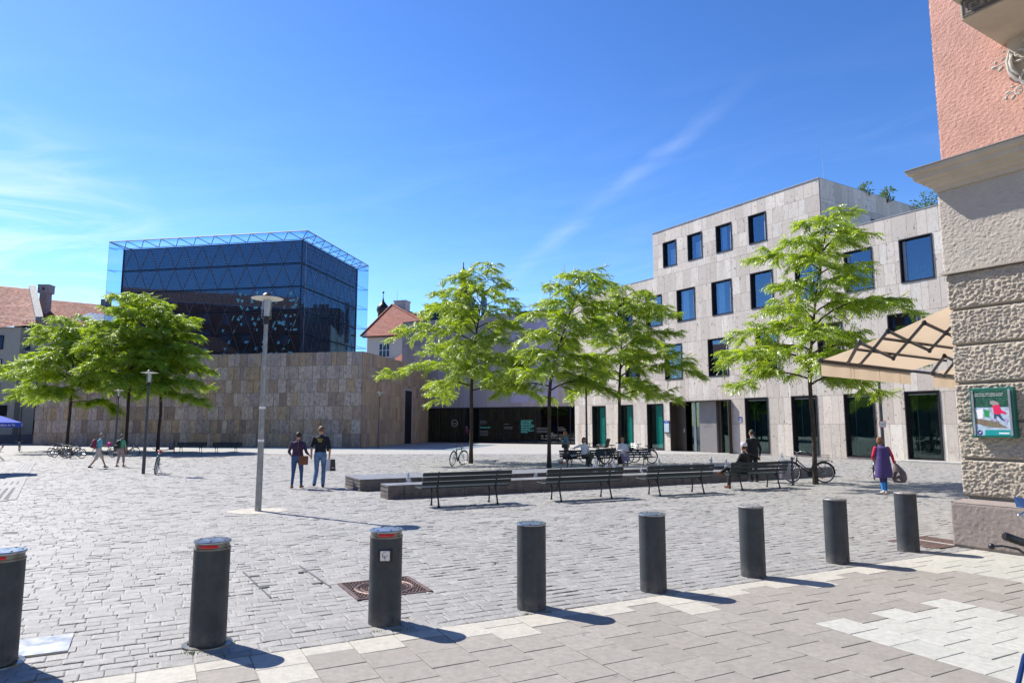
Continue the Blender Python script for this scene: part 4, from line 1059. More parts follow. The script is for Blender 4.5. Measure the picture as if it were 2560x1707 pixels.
# front hip (facing the square) and left slope
tiled(oh, [e0, e1 - Vector((3.4, 0, 0)), R0 + Vector((0.01, 0, 0)), R0], 26, m_tile); tiled(oh, [e2, e0, R0, R1], 26, m_tile); tiled(oh, [e1 - Vector((3.4, 0, 0)), e3, R1, R0], 26, m_tile)
mb = MB()
for a in (e0, e1 - Vector((3.4, 0, 0))): mb.tube([a + Vector((0, 0, .08)), R0 + Vector((0, 0, 0.08))], 0.13, 6)
part('ridge_tiles', mb, m_tile, oh)
cp = inv @ V(998, 785, 102)
mb = MB(); mb.box(cp.x - 0.9, cp.x + 1.0, cp.y, cp.y + 1.6, cp.z - 3, cp.z + 1.9); mb.box(cp.x - 1.0, cp.x + 1.1, cp.y - .1, cp.y + 1.7, cp.z + 1.9, cp.z + 2.1); mb.tube([(cp.x - .4, cp.y, cp.z + 2.1), (cp.x - .4, cp.y, cp.z + 3.6)], 0.03, 4)
part('chimney', mb, M('chimney_render', (0.40, 0.38, 0.37), 0.9, coord='pos'), oh)
mb = MB(); dx = -1.0; mb.box(-0.4, 1.6, 3.0, 5.0, EZ - .2, EZ + 1.5); part('dormer', mb, m_plas, oh)
# small turret top behind
q = V(958, 748, 118); ot = thing('small_turret', 'small dark onion-shaped turret tip peeping over the red hipped roof', 'turret', (q.x, q.y, q.z - 4))
m_cop = M('dark_copper', (0.018, 0.02, 0.022), 0.45, 0.5, var=0.3, vs=2)
mb = MB(); mb.lathe([(0.9, 0), (0.9, 1.5), (1.15, 2.0), (1.05, 2.6), (0.6, 3.1), (0.22, 3.6), (0.06, 4.3), (0.05, 5.0), (0.0001, 5.1)], 14); part('dome', mb, m_cop, ot, True)
mb = MB(); mb.ell((0, 0, 5.2), (.2, .2, .2), 8, 6); part('ball', mb, m_cop, ot, True)
# low pyramid roof in front of the museum's left edge
q0 = V(962, 905, 84); pr_ = thing('porch_roof', 'low dark red pyramid roof just behind the synagogue wall', 'roof', (q0.x, q0.y, 0), -0.3)
mb = MB(); mb.box(0.6, 5.2, 0.4, 5, 0, q0.z - 0.3); part('wall', mb, m_plas, pr_)
zt_ = V(1004, 870, 86).z; b0, b1, b2, b3 = Vector((0, 0, q0.z - .4)), Vector((5.8, 0, q0.z - .4)), Vector((5.8, 5.4, q0.z - .4)), Vector((0, 5.4, q0.z - .4)); tp = Vector((2.6, 2.7, zt_ + .2))
tiled(pr_, [b0, b1, tp, tp], 12, m_tile); tiled(pr_, [b3, b0, tp, tp], 12, m_tile); tiled(pr_, [b1, b2, tp, tp], 12, m_tile)
# church tower with onion dome
q1 = V(1158, 751, 140); ch = thing('church_tower', 'church tower with black double onion dome and finial, half hidden by the left middle tree', 'tower', (q1.x, q1.y, 0))
zb = q1.z
mb = MB(); mb.lathe([(1.75, 0), (1.75, zb - 0.3)], 8, c=(0, 0)); part('shaft', mb, m_plas, ch)
mb = MB()
for k in range(8):
    mb = MB(); a = 2 * PI * k / 8 + PI / 8; mb.box(-0.45, 0.45, -0.08, 0.02, zb - 3.3, zb - 1.1, 0, Matrix.Rotation(a, 4, 'Z') @ T(0, -1.65, 0)); part('window', mb, m_black, ch)
mb = MB(); mb.lathe([(2.1, zb - 0.4), (2.15, zb), (1.5, zb + 0.1), (1.5, zb + .5), (1.95, zb + 0.95), (2.05, zb + 1.45), (1.8, zb + 2.0), (1.15, zb + 2.5), (0.75, zb + 2.9), (0.7, zb + 4.0), (0.95, zb + 4.15), (0.75, zb + 4.5), (0.95, zb + 4.9), (1.05, zb + 5.4), (0.9, zb + 5.9), (0.45, zb + 6.4), (0.13, zb + 7.0), (0.05, zb + 8.2), (0.0001, zb + 8.3)], 16)
part('onion_dome', mb, m_cop, ch, True)
mb = MB(); mb.ell((0, 0, zb + 7.8), (.16, .16, .16), 8, 6); part('finial', mb, m_cop, ch, True)
# star on a mast
q2 = V(1375, 724, 72); q3 = V(1375, 775, 72)
st = thing('roof_star', 'slender eight-armed metal star on a mast above the middle tree', 'star sculpture', (q2.x, q2.y, 13.5))
zc = q2.z - 13.5
m_gold = plain('weathered_gold', (0.22, 0.18, 0.12), 0.4, 0.6)
mb = MB(); mb.tube([(0, 0, 0), (0, 0, zc + 1.05)], 0.035, 6); part('mast', mb, m_gold, st)
for i, (dx, dz) in enumerate(((-0.88, -0.03), (0.88, 0.06), (-0.4, 0.4), (0.4, 0.4), (-0.4, -0.42), (0.4, -0.38))):
    mb = MB(); mb.tube([(0, 0, zc), (dx, 0.05, zc + dz)], 0.035, 6); mb.ell((dx, 0.05, zc + dz), (.05, .05, .05), 6, 5); part('arm', mb, m_gold, st)

# ---- houses at the left edge -----------------------------------------------------------------
LH = G(95, 1108.5); LA = 0.06
lh = thing('apartment_house', 'beige apartment house with red tiled roofs and a big chimney at the left edge', 'building', (LH.x, LH.y, 0), LA)
inv2 = (Matrix.Translation((LH.x, LH.y, 0)) @ Matrix.Rotation(LA, 4, 'Z')).inverted()
def L_(x, y, D): return inv2 @ V(x, y, D)
D0 = LH.y
ez = V(60, 818, D0).z
mb = MB(); mb.box(-16, -2.6, 0.0, 12, 0, ez); part('wall', mb, m_plas2, lh, label='projecting left part')
mb = MB(); mb.box(-2.6, 0.8, 0.9, 12, 0, ez + 0.9); part('wall', mb, m_plas2, lh)
mb = MB(); mb.box(0.8, 16, 4.0, 12, 0, L_(150, 832, D0 + 5).z); part('wall', mb, m_plas2, lh)
ra, rb = L_(-150, 828, D0 - 0.6), L_(28 + 62, 812, D0 - 0.4); rt0, rt1 = L_(-150, 700, D0 + 7), L_(76, 722, D0 + 7)
tiled(lh, [ra, rb, rt1, rt0], 34, m_tile)
# coping of the party wall
cpA, cpB = L_(98, 800, D0 - 0.4), L_(80, 720, D0 + 7.05)
m_cop2 = plain('zinc_coping', (0.20, 0.215, 0.21), 0.8, 0.0)
mb = MB(); w3 = Vector((0.75, 0, 0)); up = Vector((0, 0, 0.35))
mb.add([cpA - w3 * .5, cpA + w3 * .5, cpB + w3 * .5, cpB - w3 * .5] + [v_ + up for v_ in (cpA - w3 * .5, cpA + w3 * .5, cpB + w3 * .5, cpB - w3 * .5)], [(0, 3, 2, 1), (4, 5, 6, 7), (0, 1, 5, 4), (1, 2, 6, 5), (2, 3, 7, 6), (3, 0, 4, 7)])
part('gable_coping', mb, m_cop2, lh)
sa, sb = L_(104, 833, D0 + 3.4), L_(300, 842, D0 + 6); sr1, sr0 = L_(300, 766, D0 + 12), L_(92, 746, D0 + 10)
tiled(lh, [sa, sb, sr1, sr0], 30, m_tile)
e_ = L_(262, 762, D0 + 11.5); mb = MB(); mb.box(e_.x - .5, e_.x + .6, e_.y, e_.y + .4, e_.z - 1.5, e_.z + 0.7); part('gable_coping', mb, m_cop2, lh)
ch0 = L_(106, 766, D0 + 7.0)
m_chim = M('chimney_grey', (0.33, 0.28, 0.28), 0.9, coord='pos')
mb = MB(); cx_, cz_ = ch0.x, ch0.z; yy0 = ch0.y
mb.box(cx_ - .42, cx_ + .42, yy0, yy0 + .9, cz_ - 1.5, cz_ + 1.55); 
for a, b, c_, d in ((-.62, -.17, 1.55, 2.45), (.17, .62, 1.55, 2.45)): mb.box(cx_ + a, cx_ + b, yy0 - .1, yy0 + 1.0, cz_ + c_, cz_ + d)
mb.box(cx_ - .17, cx_ + .17, yy0 - .1, yy0 + 1.0, cz_ + 1.55, cz_ + 1.85); mb.box(cx_ - .17, cx_ + .17, yy0 - .1, yy0 + 1.0, cz_ + 2.2, cz_ + 2.45); mb.box(cx_ - .66, cx_ + .66, yy0 - .15, yy0 + 1.05, cz_ + 2.45, cz_ + 2.53)
part('chimney', mb, m_chim, lh)
s0 = L_(129, 808, D0 + 5.5); mb = MB(); mb.box(s0.x, s0.x + 1.4, s0.y - 1.2, s0.y - .6, s0.z - .1, s0.z + .55); part('skylight', mb, m_pane, lh)
g1 = L_(208, 803, D0 + 5.5); mb = MB(); mb.add([(g1.x, g1.y - 2, g1.z - .1), (g1.x + 7, g1.y - 2, g1.z - 1.1), (g1.x + 7.5, g1.y - .6, g1.z - .1), (g1.x + 1, g1.y - .6, g1.z + .9)], [(0, 1, 2, 3)]); part('glass_roof', mb, plain('glass_roof', (0.45, 0.50, 0.52), 0.15, 0.6), lh)


def lwin(px0, px1, py0, py1, D, yoff, m=m_pane, proud=0.06):
    a = L_(px0, py1, D); b = L_(px1, py0, D); y = yoff
    q = MB(); q.box(a.x - .08, b.x + .08, y - proud, y + .02, a.z - .08, b.z + .08); wv = part('window', q, m_dark, lh)
    q = MB(); q.box(a.x, b.x, y - proud - .02, y - proud - .003, a.z, b.z); part('pane', q, m, wv)
    q = MB(); q.box((a.x + b.x) / 2 - .04, (a.x + b.x) / 2 + .04, y - proud - .05, y - proud - .021, a.z, b.z); part('mullion', q, m_dark, wv)


lwin(-40, 13, 841, 872, D0, 0.0); lwin(-40, 8, 900, 933, D0, 0.0, m_blind); lwin(-40, 3, 960, 990, D0, 0.0)
lwin(40, 78, 842, 873, D0 + .9, 0.9); lwin(34, 68, 899, 935, D0 + .9, 0.9); lwin(24, 60, 960, 992, D0 + .9, .9); lwin(42, 88, 804, 818, D0 + .9, .9)
lwin(115, 160, 850, 880, D0 + 4, 4.0); lwin(-30, 20, 1015, 1038, D0, 0.0, m_black)
mb = MB(); z_b = L_(50, 812, D0).z
for k in range(10): mb.tube([(-2.6 + k * .35, 0.2, z_b), (-2.6 + k * .35, 0.2, z_b + .55)], 0.02, 4)
mb.tube([(-2.6, .2, z_b + .55), (.8, .2, z_b + .55)], 0.03, 4); part('railing', mb, m_dark, lh)
mb = MB()
m_bsl = plain('balcony_slab', (0.22, 0.2, 0.2))
for zz in (L_(50, 876, D0).z, L_(50, 938, D0).z): mb = MB(); mb.box(-2.6, .8, 0.3, .9, zz - .3, zz); part('balcony', mb, m_bsl, lh)
mb = MB(); mb.box(-16, 0.8, -0.05, 0.0, 0, 0.9); mb.box(-2.6, 16, 0.85, .9, 0, 0.9); part('plinth', mb, plain('plinth_grey', (0.14, 0.13, 0.13)), lh)
mb = MB(); d_ = L_(84, 1100, D0 + .85); mb.tube([(d_.x, 0.75, 0), (d_.x, 0.75, 9)], 0.09, 6); part('downpipe', mb, m_dark, lh)

# ---- two street fronts outside the picture, seen only in the reflections ------------------------------
def offblock(label, loc, rz, L, D, H, m):
    o = thing('apartment_block', label, 'building', loc, rz, 'housing blocks facing the square')
    mb = MB(); mb.box(-L / 2, L / 2, 0, D, 0, H); part('wall', mb, m, o)
    tiled(o, [(-L / 2, -.4, H), (L / 2, -.4, H), (L / 2, D / 2, H + 3.2), (-L / 2, D / 2, H + 3.2)], 6, m_tile)
    q = MB(); q.box(0, 1.4, -0.03, 0.01, 0, 1.8); me = q.mesh('window', m_pane)
    for i in range(int(L / 3.4)):
        for k in range(int((H - 1) / 3.2)): link('window', me, o, T(-L / 2 + 1.0 + i * 3.4, 0, .7 + k * 3.2))


offblock('long brick red housing block across the square, outside the frame to the left', (-70, 18, 0), math.atan2(0.66, -0.72), 80, 12, 23.5, M('red_render', (0.20, 0.06, 0.03), 0.9, coord='pos'))
offblock('cream housing block behind the viewer, outside the frame', (2, -26, 0), PI, 60, 12, 17, m_plas2)
offblock('grey housing block beside the square, outside the frame to the left', (-66, 42, 0), PI / 2, 40, 10, 14, plain('grey_render', (0.16, 0.15, 0.14), 0.9))
# ---- corner house at the right -----------------------------------------------------------------
NFr = Vector((-0.526, 0.85, 0))
m_rust = M('rusticated_stone', (0.47, 0.41, 0.32), 0.9, var=0.3, vs=2.5, bump=0.6, bs=70, coord='pos', col2=(0.33, 0.29, 0.235), dirt=0.25)
m_stuc = M('grey_stucco', (0.47, 0.43, 0.36), 0.9, var=0.2, vs=1.5, bump=0.6, bs=60, coord='pos', col2=(0.40, 0.36, 0.31), dirt=0.15)
m_pink = M('pink_roughcast', (0.60, 0.335, 0.26), 0.9, var=0.16, vs=1.2, bump=0.5, bs=45, coord='pos', dirt=0.22)
m_plin = M('plinth_stone', (0.31, 0.26, 0.23), 0.9, var=0.25, vs=5, bump=0.8, bs=90, coord='pos', col2=(0.24, 0.205, 0.185), dirt=0.3)
m_corn = M('cornice_paint', (0.46, 0.40, 0.31), 0.75, var=0.1, vs=2, coord='pos', dirt=0.12)
m_zinc2 = plain('zinc_flashing', (0.22, 0.23, 0.24), 0.5, 0.5)
kh = thing('corner_house', 'corner house with pink roughcast above rusticated grey stone courses at the right edge', 'building', PC, math.atan2(-0.85, 0.526))
mb = MB(); mb.box(0.03, 9, 0.035, 9, 0, 14); part('core', mb, m_stuc, kh)


def rough(root, name, x0, x1, z0, z1, y0, amp, fr, res, mat, edge=0.03, side=0.5, an=(1, 1), power=1.0, sink=0.05):
    """stone face with hewn relief on the front (facing -y) that wraps round the left corner"""
    nx = max(2, int((x1 - x0 + side) / res)); nz = max(2, int((z1 - z0) / res)); V_ = []; 
    for j in range(nz + 1):
        z = z0 + (z1 - z0) * j / nz; ez = min(z - z0, z1 - z)
        for i in range(nx + 1):
            u = -side + (x1 - x0 + side) * i / nx
            q = Vector((u * fr * an[0], y0 * 9, z * fr * an[1]))
            h = noise.noise(q) * 0.75 + noise.noise(q * 2.3) * 0.4
            h = h * amp * 1.3
            k = min(1, ez / edge); h = h * k - (1 - k) ** 2 * sink
            ec = min(1, abs(u) / 0.03); cr_ = (1 - ec) ** 2 * min(0.015, edge * .5)
            if u < 0: V_.append((x0 - h + cr_, y0 - u, z))
            else: V_.append((x0 + u + (cr_ if u < 0.001 else 0), y0 - h + cr_, z))
    V_ = np.array(V_); idx = np.arange((nx + 1) * (nz + 1)).reshape(nz + 1, nx + 1)
    F_ = np.stack([idx[:-1, :-1], idx[:-1, 1:], idx[1:, 1:], idx[1:, :-1]], -1).reshape(-1, 4)
    return link(name, np_mesh(name, V_, F_, mat, smooth=True), root)


ZJ = [0.775, 1.363, 1.957, 2.553, 3.163, 3.741, 4.346]
for a, b in zip(ZJ[:-1], ZJ[1:]): rough(kh, 'stone_course', 0.0, 2.1, a + 0.014, b - 0.014, -0.035, 0.022, 24, 0.0115, m_rust, 0.022, 0.6, (1, 1.25), sink=0.05)
rough(kh, 'stucco_band', -0.03, 2.1, 4.352, 5.76, -0.055, 0.0075, 30, 0.014, m_stuc, 0.03, 0.6, (0.8, 1.2), sink=0.02)
rough(kh, 'pink_wall', 0.035, 2.6, 6.15, 10.0, 0.0, 0.0058, 24, 0.016, m_pink, 0.05, 0.6, (0.75, 1.6))
mb = MB()
mb.box(-0.07, 2.2, -0.10, 0.1, 4.335, 4.372); part('string_moulding', mb, m_stuc, kh)
rough(kh, 'plinth', -0.14, 2.2, 0.0, 0.70, -0.17, 0.006, 26, 0.016, m_plin, 0.05, 0.8, sink=0.03)
mb = MB(); mb.box(-0.12, 2.2, -0.15, 0.8, -0.02, 0.68); mb.add([(-0.135, -0.165, 0.685), (2.2, -0.165, 0.685), (2.2, -0.03, 0.745), (-0.0, -0.03, 0.745), (-0.135, 0.8, 0.685), (0, 0.8, 0.745)], [(0, 1, 2, 3), (0, 3, 5, 4)])
part('plinth_cap', mb, m_plin, kh)
# cornice: stepped profile returned round the corner
prof = [(0.0, 5.735), (0.05, 5.74), (0.06, 5.80), (0.10, 5.815), (0.12, 5.86), (0.17, 5.875), (0.185, 5.93), (0.26, 5.95), (0.275, 6.04), (0.335, 6.06), (0.345, 6.125), (0.0, 6.17)]
mb = MB(); n = len(prof)
vs = [(-p, 1.6, z) for p, z in prof] + [(-p, -p - 0.05, z) for p, z in prof] + [(2.6, -p - 0.05, z) for p, z in prof]
fs = [(i, i + 1, n + i + 1, n + i) for i in range(n - 1)] + [(n + i, n + i + 1, 2 * n + i + 1, 2 * n + i) for i in range(n - 1)]
mb.add([(x, y, z) for x, y, z in vs], [tuple(reversed(f)) for f in fs]); part('cornice', mb, m_corn, kh)
mb = MB(); mb.box(-0.36, 2.6, -0.42, -0.02, 6.128, 6.142); mb.box(-0.36, -0.0, -0.02, 1.6, 6.128, 6.142); part('flashing', mb, m_zinc2, kh)
# balcony with a meander band on its lower beam
mb = MB(); mb.box(1.07, 4.5, -1.28, 0.0, 7.816, 8.10); bal = part('balcony', mb, m_corn, kh)
mb = MB(); mb.box(1.04, 4.5, -2.5, 0.0, 8.10, 8.35); mb.box(1.02, 4.5, -2.52, -2.42, 8.06, 8.38); part('balcony_slab', mb, m_corn, bal)
mb = MB(); mb.box(1.09, 4.5, -1.296, -1.281, 7.835, 8.085); part('meander_ground', mb, plain('meander_ground', (0.27, 0.255, 0.235)), bal)
mb = MB(); u = 0.030; zb0 = 7.865
mb.box(1.10, 4.5, -1.312, -1.297, 7.838, 7.850); mb.box(1.10, 4.5, -1.312, -1.297, 8.070, 8.082); mb.box(1.10, 1.112, -1.312, -1.297, 7.85, 8.07)
for i in range(14):
    x = 1.15 + i * 0.24
    for (a, b, c, d) in ((0, 1, 0, 6), (1, 6, 5, 6), (5, 6, 2, 5), (2.6, 5, 2, 3), (2.6, 3.6, 3, 4), (1, 8, 0, 1)): mb.box(x + a * u, x + b * u, -1.312, -1.297, zb0 + c * u, zb0 + d * u)
part('meander', mb, plain('meander_dark', (0.12, 0.10, 0.10)), bal)
# carved console below it
m_orn = M('carved_stone', (0.45, 0.43, 0.38), 0.8, var=0.1, vs=12, dirt=0.4)
mb = MB()
mb.prism([(1.17, 7.82), (1.6, 7.82), (1.6, 6.85), (1.42, 6.9), (1.25, 7.2), (1.16, 7.55)], -0.10, 0.02)
con = part('console', mb, m_corn, kh)
def spiral(c, r0, r1, a0, turns, tube, y=-0.14):
    pts = []; R_ = []
    for i in range(26):
        f = i / 25; a = a0 + turns * 2 * PI * f; r = r0 + (r1 - r0) * f; pts.append((c[0] + r * math.cos(a), y - 0.05 * f, c[1] + r * math.sin(a))); R_.append(tube * (1 - 0.4 * f))
    return pts, R_
for args in (((1.34, 7.50), 0.125, 0.03, 2.6, 1.3, 0.024), ((1.45, 7.12), 0.14, 0.04, -2.2, -1.2, 0.022), ((1.30, 6.93), 0.07, 0.02, 1.2, 1.3, 0.016), ((1.52, 7.72), 0.12, 0.03, 3.0, 1.2, 0.022), ((1.40, 6.80), 0.05, 0.015, 2.0, -1.2, 0.013)):
    mb = MB(); p_, r_ = spiral(*args); mb.tube(p_, r_, 7); part('scroll', mb, m_orn, con, True)
mb = MB(); mb.tube([(1.20, -.12, 7.62), (1.17, -.15, 7.45), (1.19, -.16, 7.28), (1.27, -.15, 7.12), (1.40, -.14, 7.02)], [.02, .028, .03, .026, .016], 8)
mb.tube([(1.24, -.14, 7.55), (1.225, -.19, 7.42), (1.25, -.20, 7.28), (1.32, -.18, 7.17)], [.016, .03, .032, .014], 8); part('scroll', mb, m_orn, con, True)
for (x, z, s_, a) in ((0.97, 7.46, .05, .4), (1.06, 7.40, .05, -.6), (1.0, 7.53, .035, 1.2), (1.10, 7.55, .035, -.3), (1.13, 6.98, .045, .3), (1.19, 6.88, .045, -.8), (1.10, 6.90, .035, 1.2), (1.2, 7.05, .035, 0), (1.12, 7.66, .03, .5), (1.45, 7.35, .05, .8), (1.4, 7.28, .04, -.4)):
    mb = MB(); mb.ell((0, 0, 0), (s_, .03, s_ * .55), 8, 6, 0, T(x, -.10, z) @ Matrix.Rotation(a, 4, 'Y')); part('leaf', mb, m_orn, con, True)
mb = MB(); mb.tube([(0.92, -.1, 7.48), (1.0, -.12, 7.46), (1.12, -.12, 7.47), (1.2, -.12, 7.52)], .010, 6); part('tendril', mb, m_orn, con, True); mb = MB(); mb.tube([(1.06, -.1, 6.9), (1.15, -.12, 6.95), (1.27, -.12, 6.98)], .010, 6); part('tendril', mb, m_orn, con, True)

# poster case
m_grn = plain('case_green', (0.01, 0.13, 0.095), 0.35)
pc = thing('poster_case', 'green framed poster case with a running child in pink on the rusticated wall', 'poster', kh.matrix_world @ Vector((0, 0, 0)) if False else PC, math.atan2(-0.85, 0.526))
X0, X1, Z0, Z1_ = 0.275, 0.845, 1.715, 2.445; YP = -0.155
mb = MB(); mb.cbox(X0 - .01, X1 + .01, YP, -0.05, Z0 - .012, Z1_ + .012, 0.006); part('case', mb, m_grn, pc)
for a, b in ((X0 + .012, X0 + .042), (X1 - .055, X1 - .025)):
    mb = MB(); mb.cbox(a, b, YP - .014, YP - .001, Z0 + .02, Z1_ - .02, 0.004); part('clamp_rail', mb, m_alu, pc)
pa, pb, pz0, pz1 = X0 + .05, X1 - .06, Z0 + .022, Z1_ - .022
W_p, H_p = pb - pa, pz1 - pz0
m_ps = plain
def flat(name, poly, m, k, parent=pc):
    mb = MB(); y = YP - .0015 - .0006 * k
    mb.prism([(pa + W_p * x, pz0 + H_p * z) for x, z in poly], y, YP - .0005); return part(name, mb, m, parent)
flat('poster_sheet', [(0, 0), (1, 0), (1, 1), (0, 1)], M('poster_water', (0.40, 0.50, 0.60), 0.25, var=0.3, vs=18), 0)
flat('poster_woods', [(0, .62), (1, .62), (1, 1), (0, 1)], M('poster_woods', (0.03, 0.10, 0.07), 0.25, var=0.6, vs=30), 1)
flat('poster_bank', [(0, .26), (.42, .18), (.95, .16), (.62, .30), (.0, .38)], M('poster_bank', (0.22, 0.17, 0.12), 0.25, var=0.5, vs=60), 1)
flat('poster_splash', [(.32, .20), (.5, .17), (.72, .22), (.68, .32), (.45, .34)], M('poster_splash', (0.20, 0.18, 0.12), 0.3, var=0.7, vs=90), 2)
flat('poster_band', [(.25, 0), (1, 0), (1, .12), (.25, .12)], plain('poster_teal', (0.01, 0.30, 0.30), 0.3), 2)
flat('poster_strip', [(.66, .035), (.96, .035), (.96, .065), (.66, .065)], W_, 3)
cpts = [(.10 + .075 * math.cos(i * PI / 8), .06 + .055 * math.sin(i * PI / 8)) for i in range(16)]
flat('poster_logo', cpts, m_blue, 3); flat('poster_tick', [(.06, .065), (.075, .075), (.095, .05), (.135, .09), (.145, .08), (.097, .032)], W_, 4)
flat('poster_coat', [(.53, .66), (.72, .68), (.78, .56), (.93, .49), (.90, .46), (.76, .49), (.74, .46), (.56, .47)], plain('poster_pink', (0.70, 0.03, 0.10), 0.3), 3)
flat('poster_hood', [(.46, .70), (.55, .66), (.74, .68), (.70, .73), (.56, .77), (.48, .76)], plain('poster_hat', (0.33, 0.29, 0.27), 0.3), 4)
flat('poster_legs', [(.56, .47), (.74, .46), (.80, .36), (.90, .34), (.88, .30), (.76, .34), (.67, .42), (.62, .43), (.62, .36), (.55, .36)], plain('poster_jeans', (0.03, 0.07, 0.14), 0.3), 3)
flat('poster_boots', [(.52, .30), (.62, .30), (.62, .37), (.55, .37)], plain('poster_boot', (0.42, 0.34, 0.60), 0.3), 4); flat('poster_boots', [(.84, .33), (.92, .27), (.96, .34), (.88, .38)], MATS['poster_boot'], 4)
flat('poster_board', [(.03, .56), (.24, .59), (.22, .38), (.08, .36)], W_, 3); flat('poster_green', [(.26, .57), (.42, .55), (.41, .40), (.27, .41)], plain('poster_green', (0.03, 0.30, 0.10), 0.3), 3)
text_part('poster_text', 'Zwei Teilen. Zwei Hefte in einem.\nEines für Eltern, eines für Kinder.', 0.0285, W_, pc, T(pa + 0.012, YP - .006, pz0 + H_p * .90) @ FRONT, 0.0004, 'LEFT', 1.05)

# ---- awnings on the hidden side of the corner house -----------------------------------------------
m_can = M('awning_canvas', (0.55, 0.46, 0.355), 0.85, var=0.05, vs=2, coord='pos')
nt = m_can.node_tree; b_ = [n for n in nt.nodes if n.type == 'BSDF_PRINCIPLED'][0]; tl = nt.nodes.new('ShaderNodeBsdfTranslucent'); tl.inputs[0].default_value = (0.60, 0.475, 0.34, 1)
ms_ = nt.nodes.new('ShaderNodeMixShader'); ms_.inputs[0].default_value = 0.42; nt.links.new(b_.outputs[0], ms_.inputs[1]); nt.links.new(tl.outputs[0], ms_.inputs[2]); nt.links.new(ms_.outputs[0], [n for n in nt.nodes if n.type == 'OUTPUT_MATERIAL'][0].inputs[0])
m_arm = plain('awning_arm', (0.055, 0.05, 0.06), 0.4, 0.4)
D_A = 13.6
BA = V(2052, 901, D_A); Hv = Vector((0.85, 0.526, 0))
BB = V(2275.6, 927, D_A + 0.526 * 3.28); bdir = (BB - BA) / 3.28
WA = Vector((7.58, 11.28, V(2392, 748, 11.28).z)); WB = WA + Hv * 3.28
PN = (BB - BA).cross(WA - BA).normalized()
PN = PN if PN.z > 0 else -PN


def px_on(px, py, off):              # photo direction met with the plane of the canvas, lowered by off
    d = ray(px, py); o0 = Vector((0, 0, CAMH)); p0 = BA - PN * off
    return o0 + d * ((p0 - o0).dot(PN) / d.dot(PN))


def awning(s0, s1, label, arms, clip):
    r0 = BA + bdir * s0; root = thing('awning', label, 'awning', r0, 0, 'awnings on the corner house')
    a, b, wa, wb = BA + bdir * s0, BA + bdir * s1, WA + Hv * s0, WA + Hv * s1
    mb = MB(); n = 8
    vs = []
    for j in range(n + 1):
        f = j / n; sag = -0.05 * math.sin(PI * f)
        for i in range(n + 1):
            g = i / n; vs.append(a.lerp(b, g).lerp(wa.lerp(wb, g), f) + Vector((0, 0, sag)) - r0)
    mb.add(vs, [(j * (n + 1) + i, j * (n + 1) + i + 1, (j + 1) * (n + 1) + i + 1, (j + 1) * (n + 1) + i) for j in range(n) for i in range(n)])
    part('canvas', mb, m_can, root, True)
    mb = MB(); vs = []; k = 40; out = Vector((-0.526, 0.85, 0))
    for i in range(k + 1):
        g = i / k; p = a.lerp(b, g) - r0; wv = 0.012 * math.sin(g * 31) ; vs += [p + Vector((0, 0, -.03)), p + Vector((0, 0, -0.17)) + out * wv, p + Vector((0, 0, -0.305)) + out * wv * 1.6]
    mb.add(vs, [f for i in range(k) for f in ((i * 3, i * 3 + 1, i * 3 + 4, i * 3 + 3), (i * 3 + 1, i * 3 + 2, i * 3 + 5, i * 3 + 4))]); part('valance', mb, m_can, root, True)
    mb = MB()
    for g in (0.30, 0.335, 0.62, 0.86): p = a.lerp(b, g) - r0; mb.tube([p + Vector((0, 0, -.03)) - out * .012, p + Vector((0, 0, -.3)) - out * .012], 0.004, 4)
    part('seam', mb, plain('seam_thread', (0.38, 0.26, 0.17)), root)
    mb = MB(); e0, e1 = a - r0, b - r0; u_ = Vector((0, 0, .045)); v_ = Vector((-.526, .85, 0)) * .04
    q = [e0 - u_ - v_, e0 + u_ - v_, e0 + u_ + v_, e0 - u_ + v_, e1 - u_ - v_, e1 + u_ - v_, e1 + u_ + v_, e1 - u_ + v_]
    mb.add(q, [(0, 1, 2, 3), (7, 6, 5, 4), (0, 4, 5, 1), (1, 5, 6, 2), (2, 6, 7, 3), (3, 7, 4, 0)]); mb.ell(e0 - bdir * .03, (.05, .05, .05), 8, 6); part('front_bar', mb, m_arm, root)
    for f in (0.28, 0.47):
        mb = MB(); mb.tube([a.lerp(wa, f) - r0 - PN * .04 - Vector((0, 0, .04)), b.lerp(wb, f) - r0 - PN * .04 - Vector((0, 0, .04))], 0.028, 6); part('purlin', mb, m_arm, root)
    for p in arms:
        pts = [px_on(2060 + x / 3.953, 760 + y / 3.953, 0.14) for x, y in p]
        mb = MB(); mb.tube([q_ - r0 for q_ in pts], 0.036, 4); 
        for q_ in pts: mb.ell(q_ - r0, (.042, .042, .05), 8, 6)
        part('scissor_arm', mb, m_arm, root)
    return root


awning(0, 3.28, 'nearer beige awning with zigzag scissor arms, jutting out from behind the corner house',
       [[(235, 590), (350, 378)], [(350, 605), (490, 445), (632, 265)], [(350, 380), (490, 445), (685, 535)], [(632, 265), (835, 365), (1043, 460)], [(685, 535), (835, 365), (990, 185)], [(1043, 460), (1205, 285), (1330, 150)], [(990, 185), (1205, 285), (1400, 375)]], None)
awning(4.25, 7.6, 'farther beige awning, only its corner showing beside the rusticated wall', [[(1072, 675), (1190, 512)], [(1190, 512), (1330, 580)], [(1188, 703), (1290, 575)]], None)
mb = MB(); a = BA + bdir * 3.2; b = BA + bdir * 4.3; mb.tube([a, b], 0.035, 6)
single('awning_link', mb, m_arm, 'short dark bar joining the two awnings', 'bar')

# ---- fountain ---------------------------------------------------------------------------------------
m_riv = M('riven_slate', (0.10, 0.095, 0.10), 0.62, var=0.45, vs=5, bump=0.5, bs=25, col2=(0.20, 0.17, 0.15))
m_ftop = M('slate_top', (0.20, 0.205, 0.22), 0.42, var=0.22, vs=2, bump=0.25, bs=18)
fo = thing('fountain', 'long low fountain basin of dark riven stone blocks with small jets, behind the front benches', 'fountain', ST(*FT0), GRID)


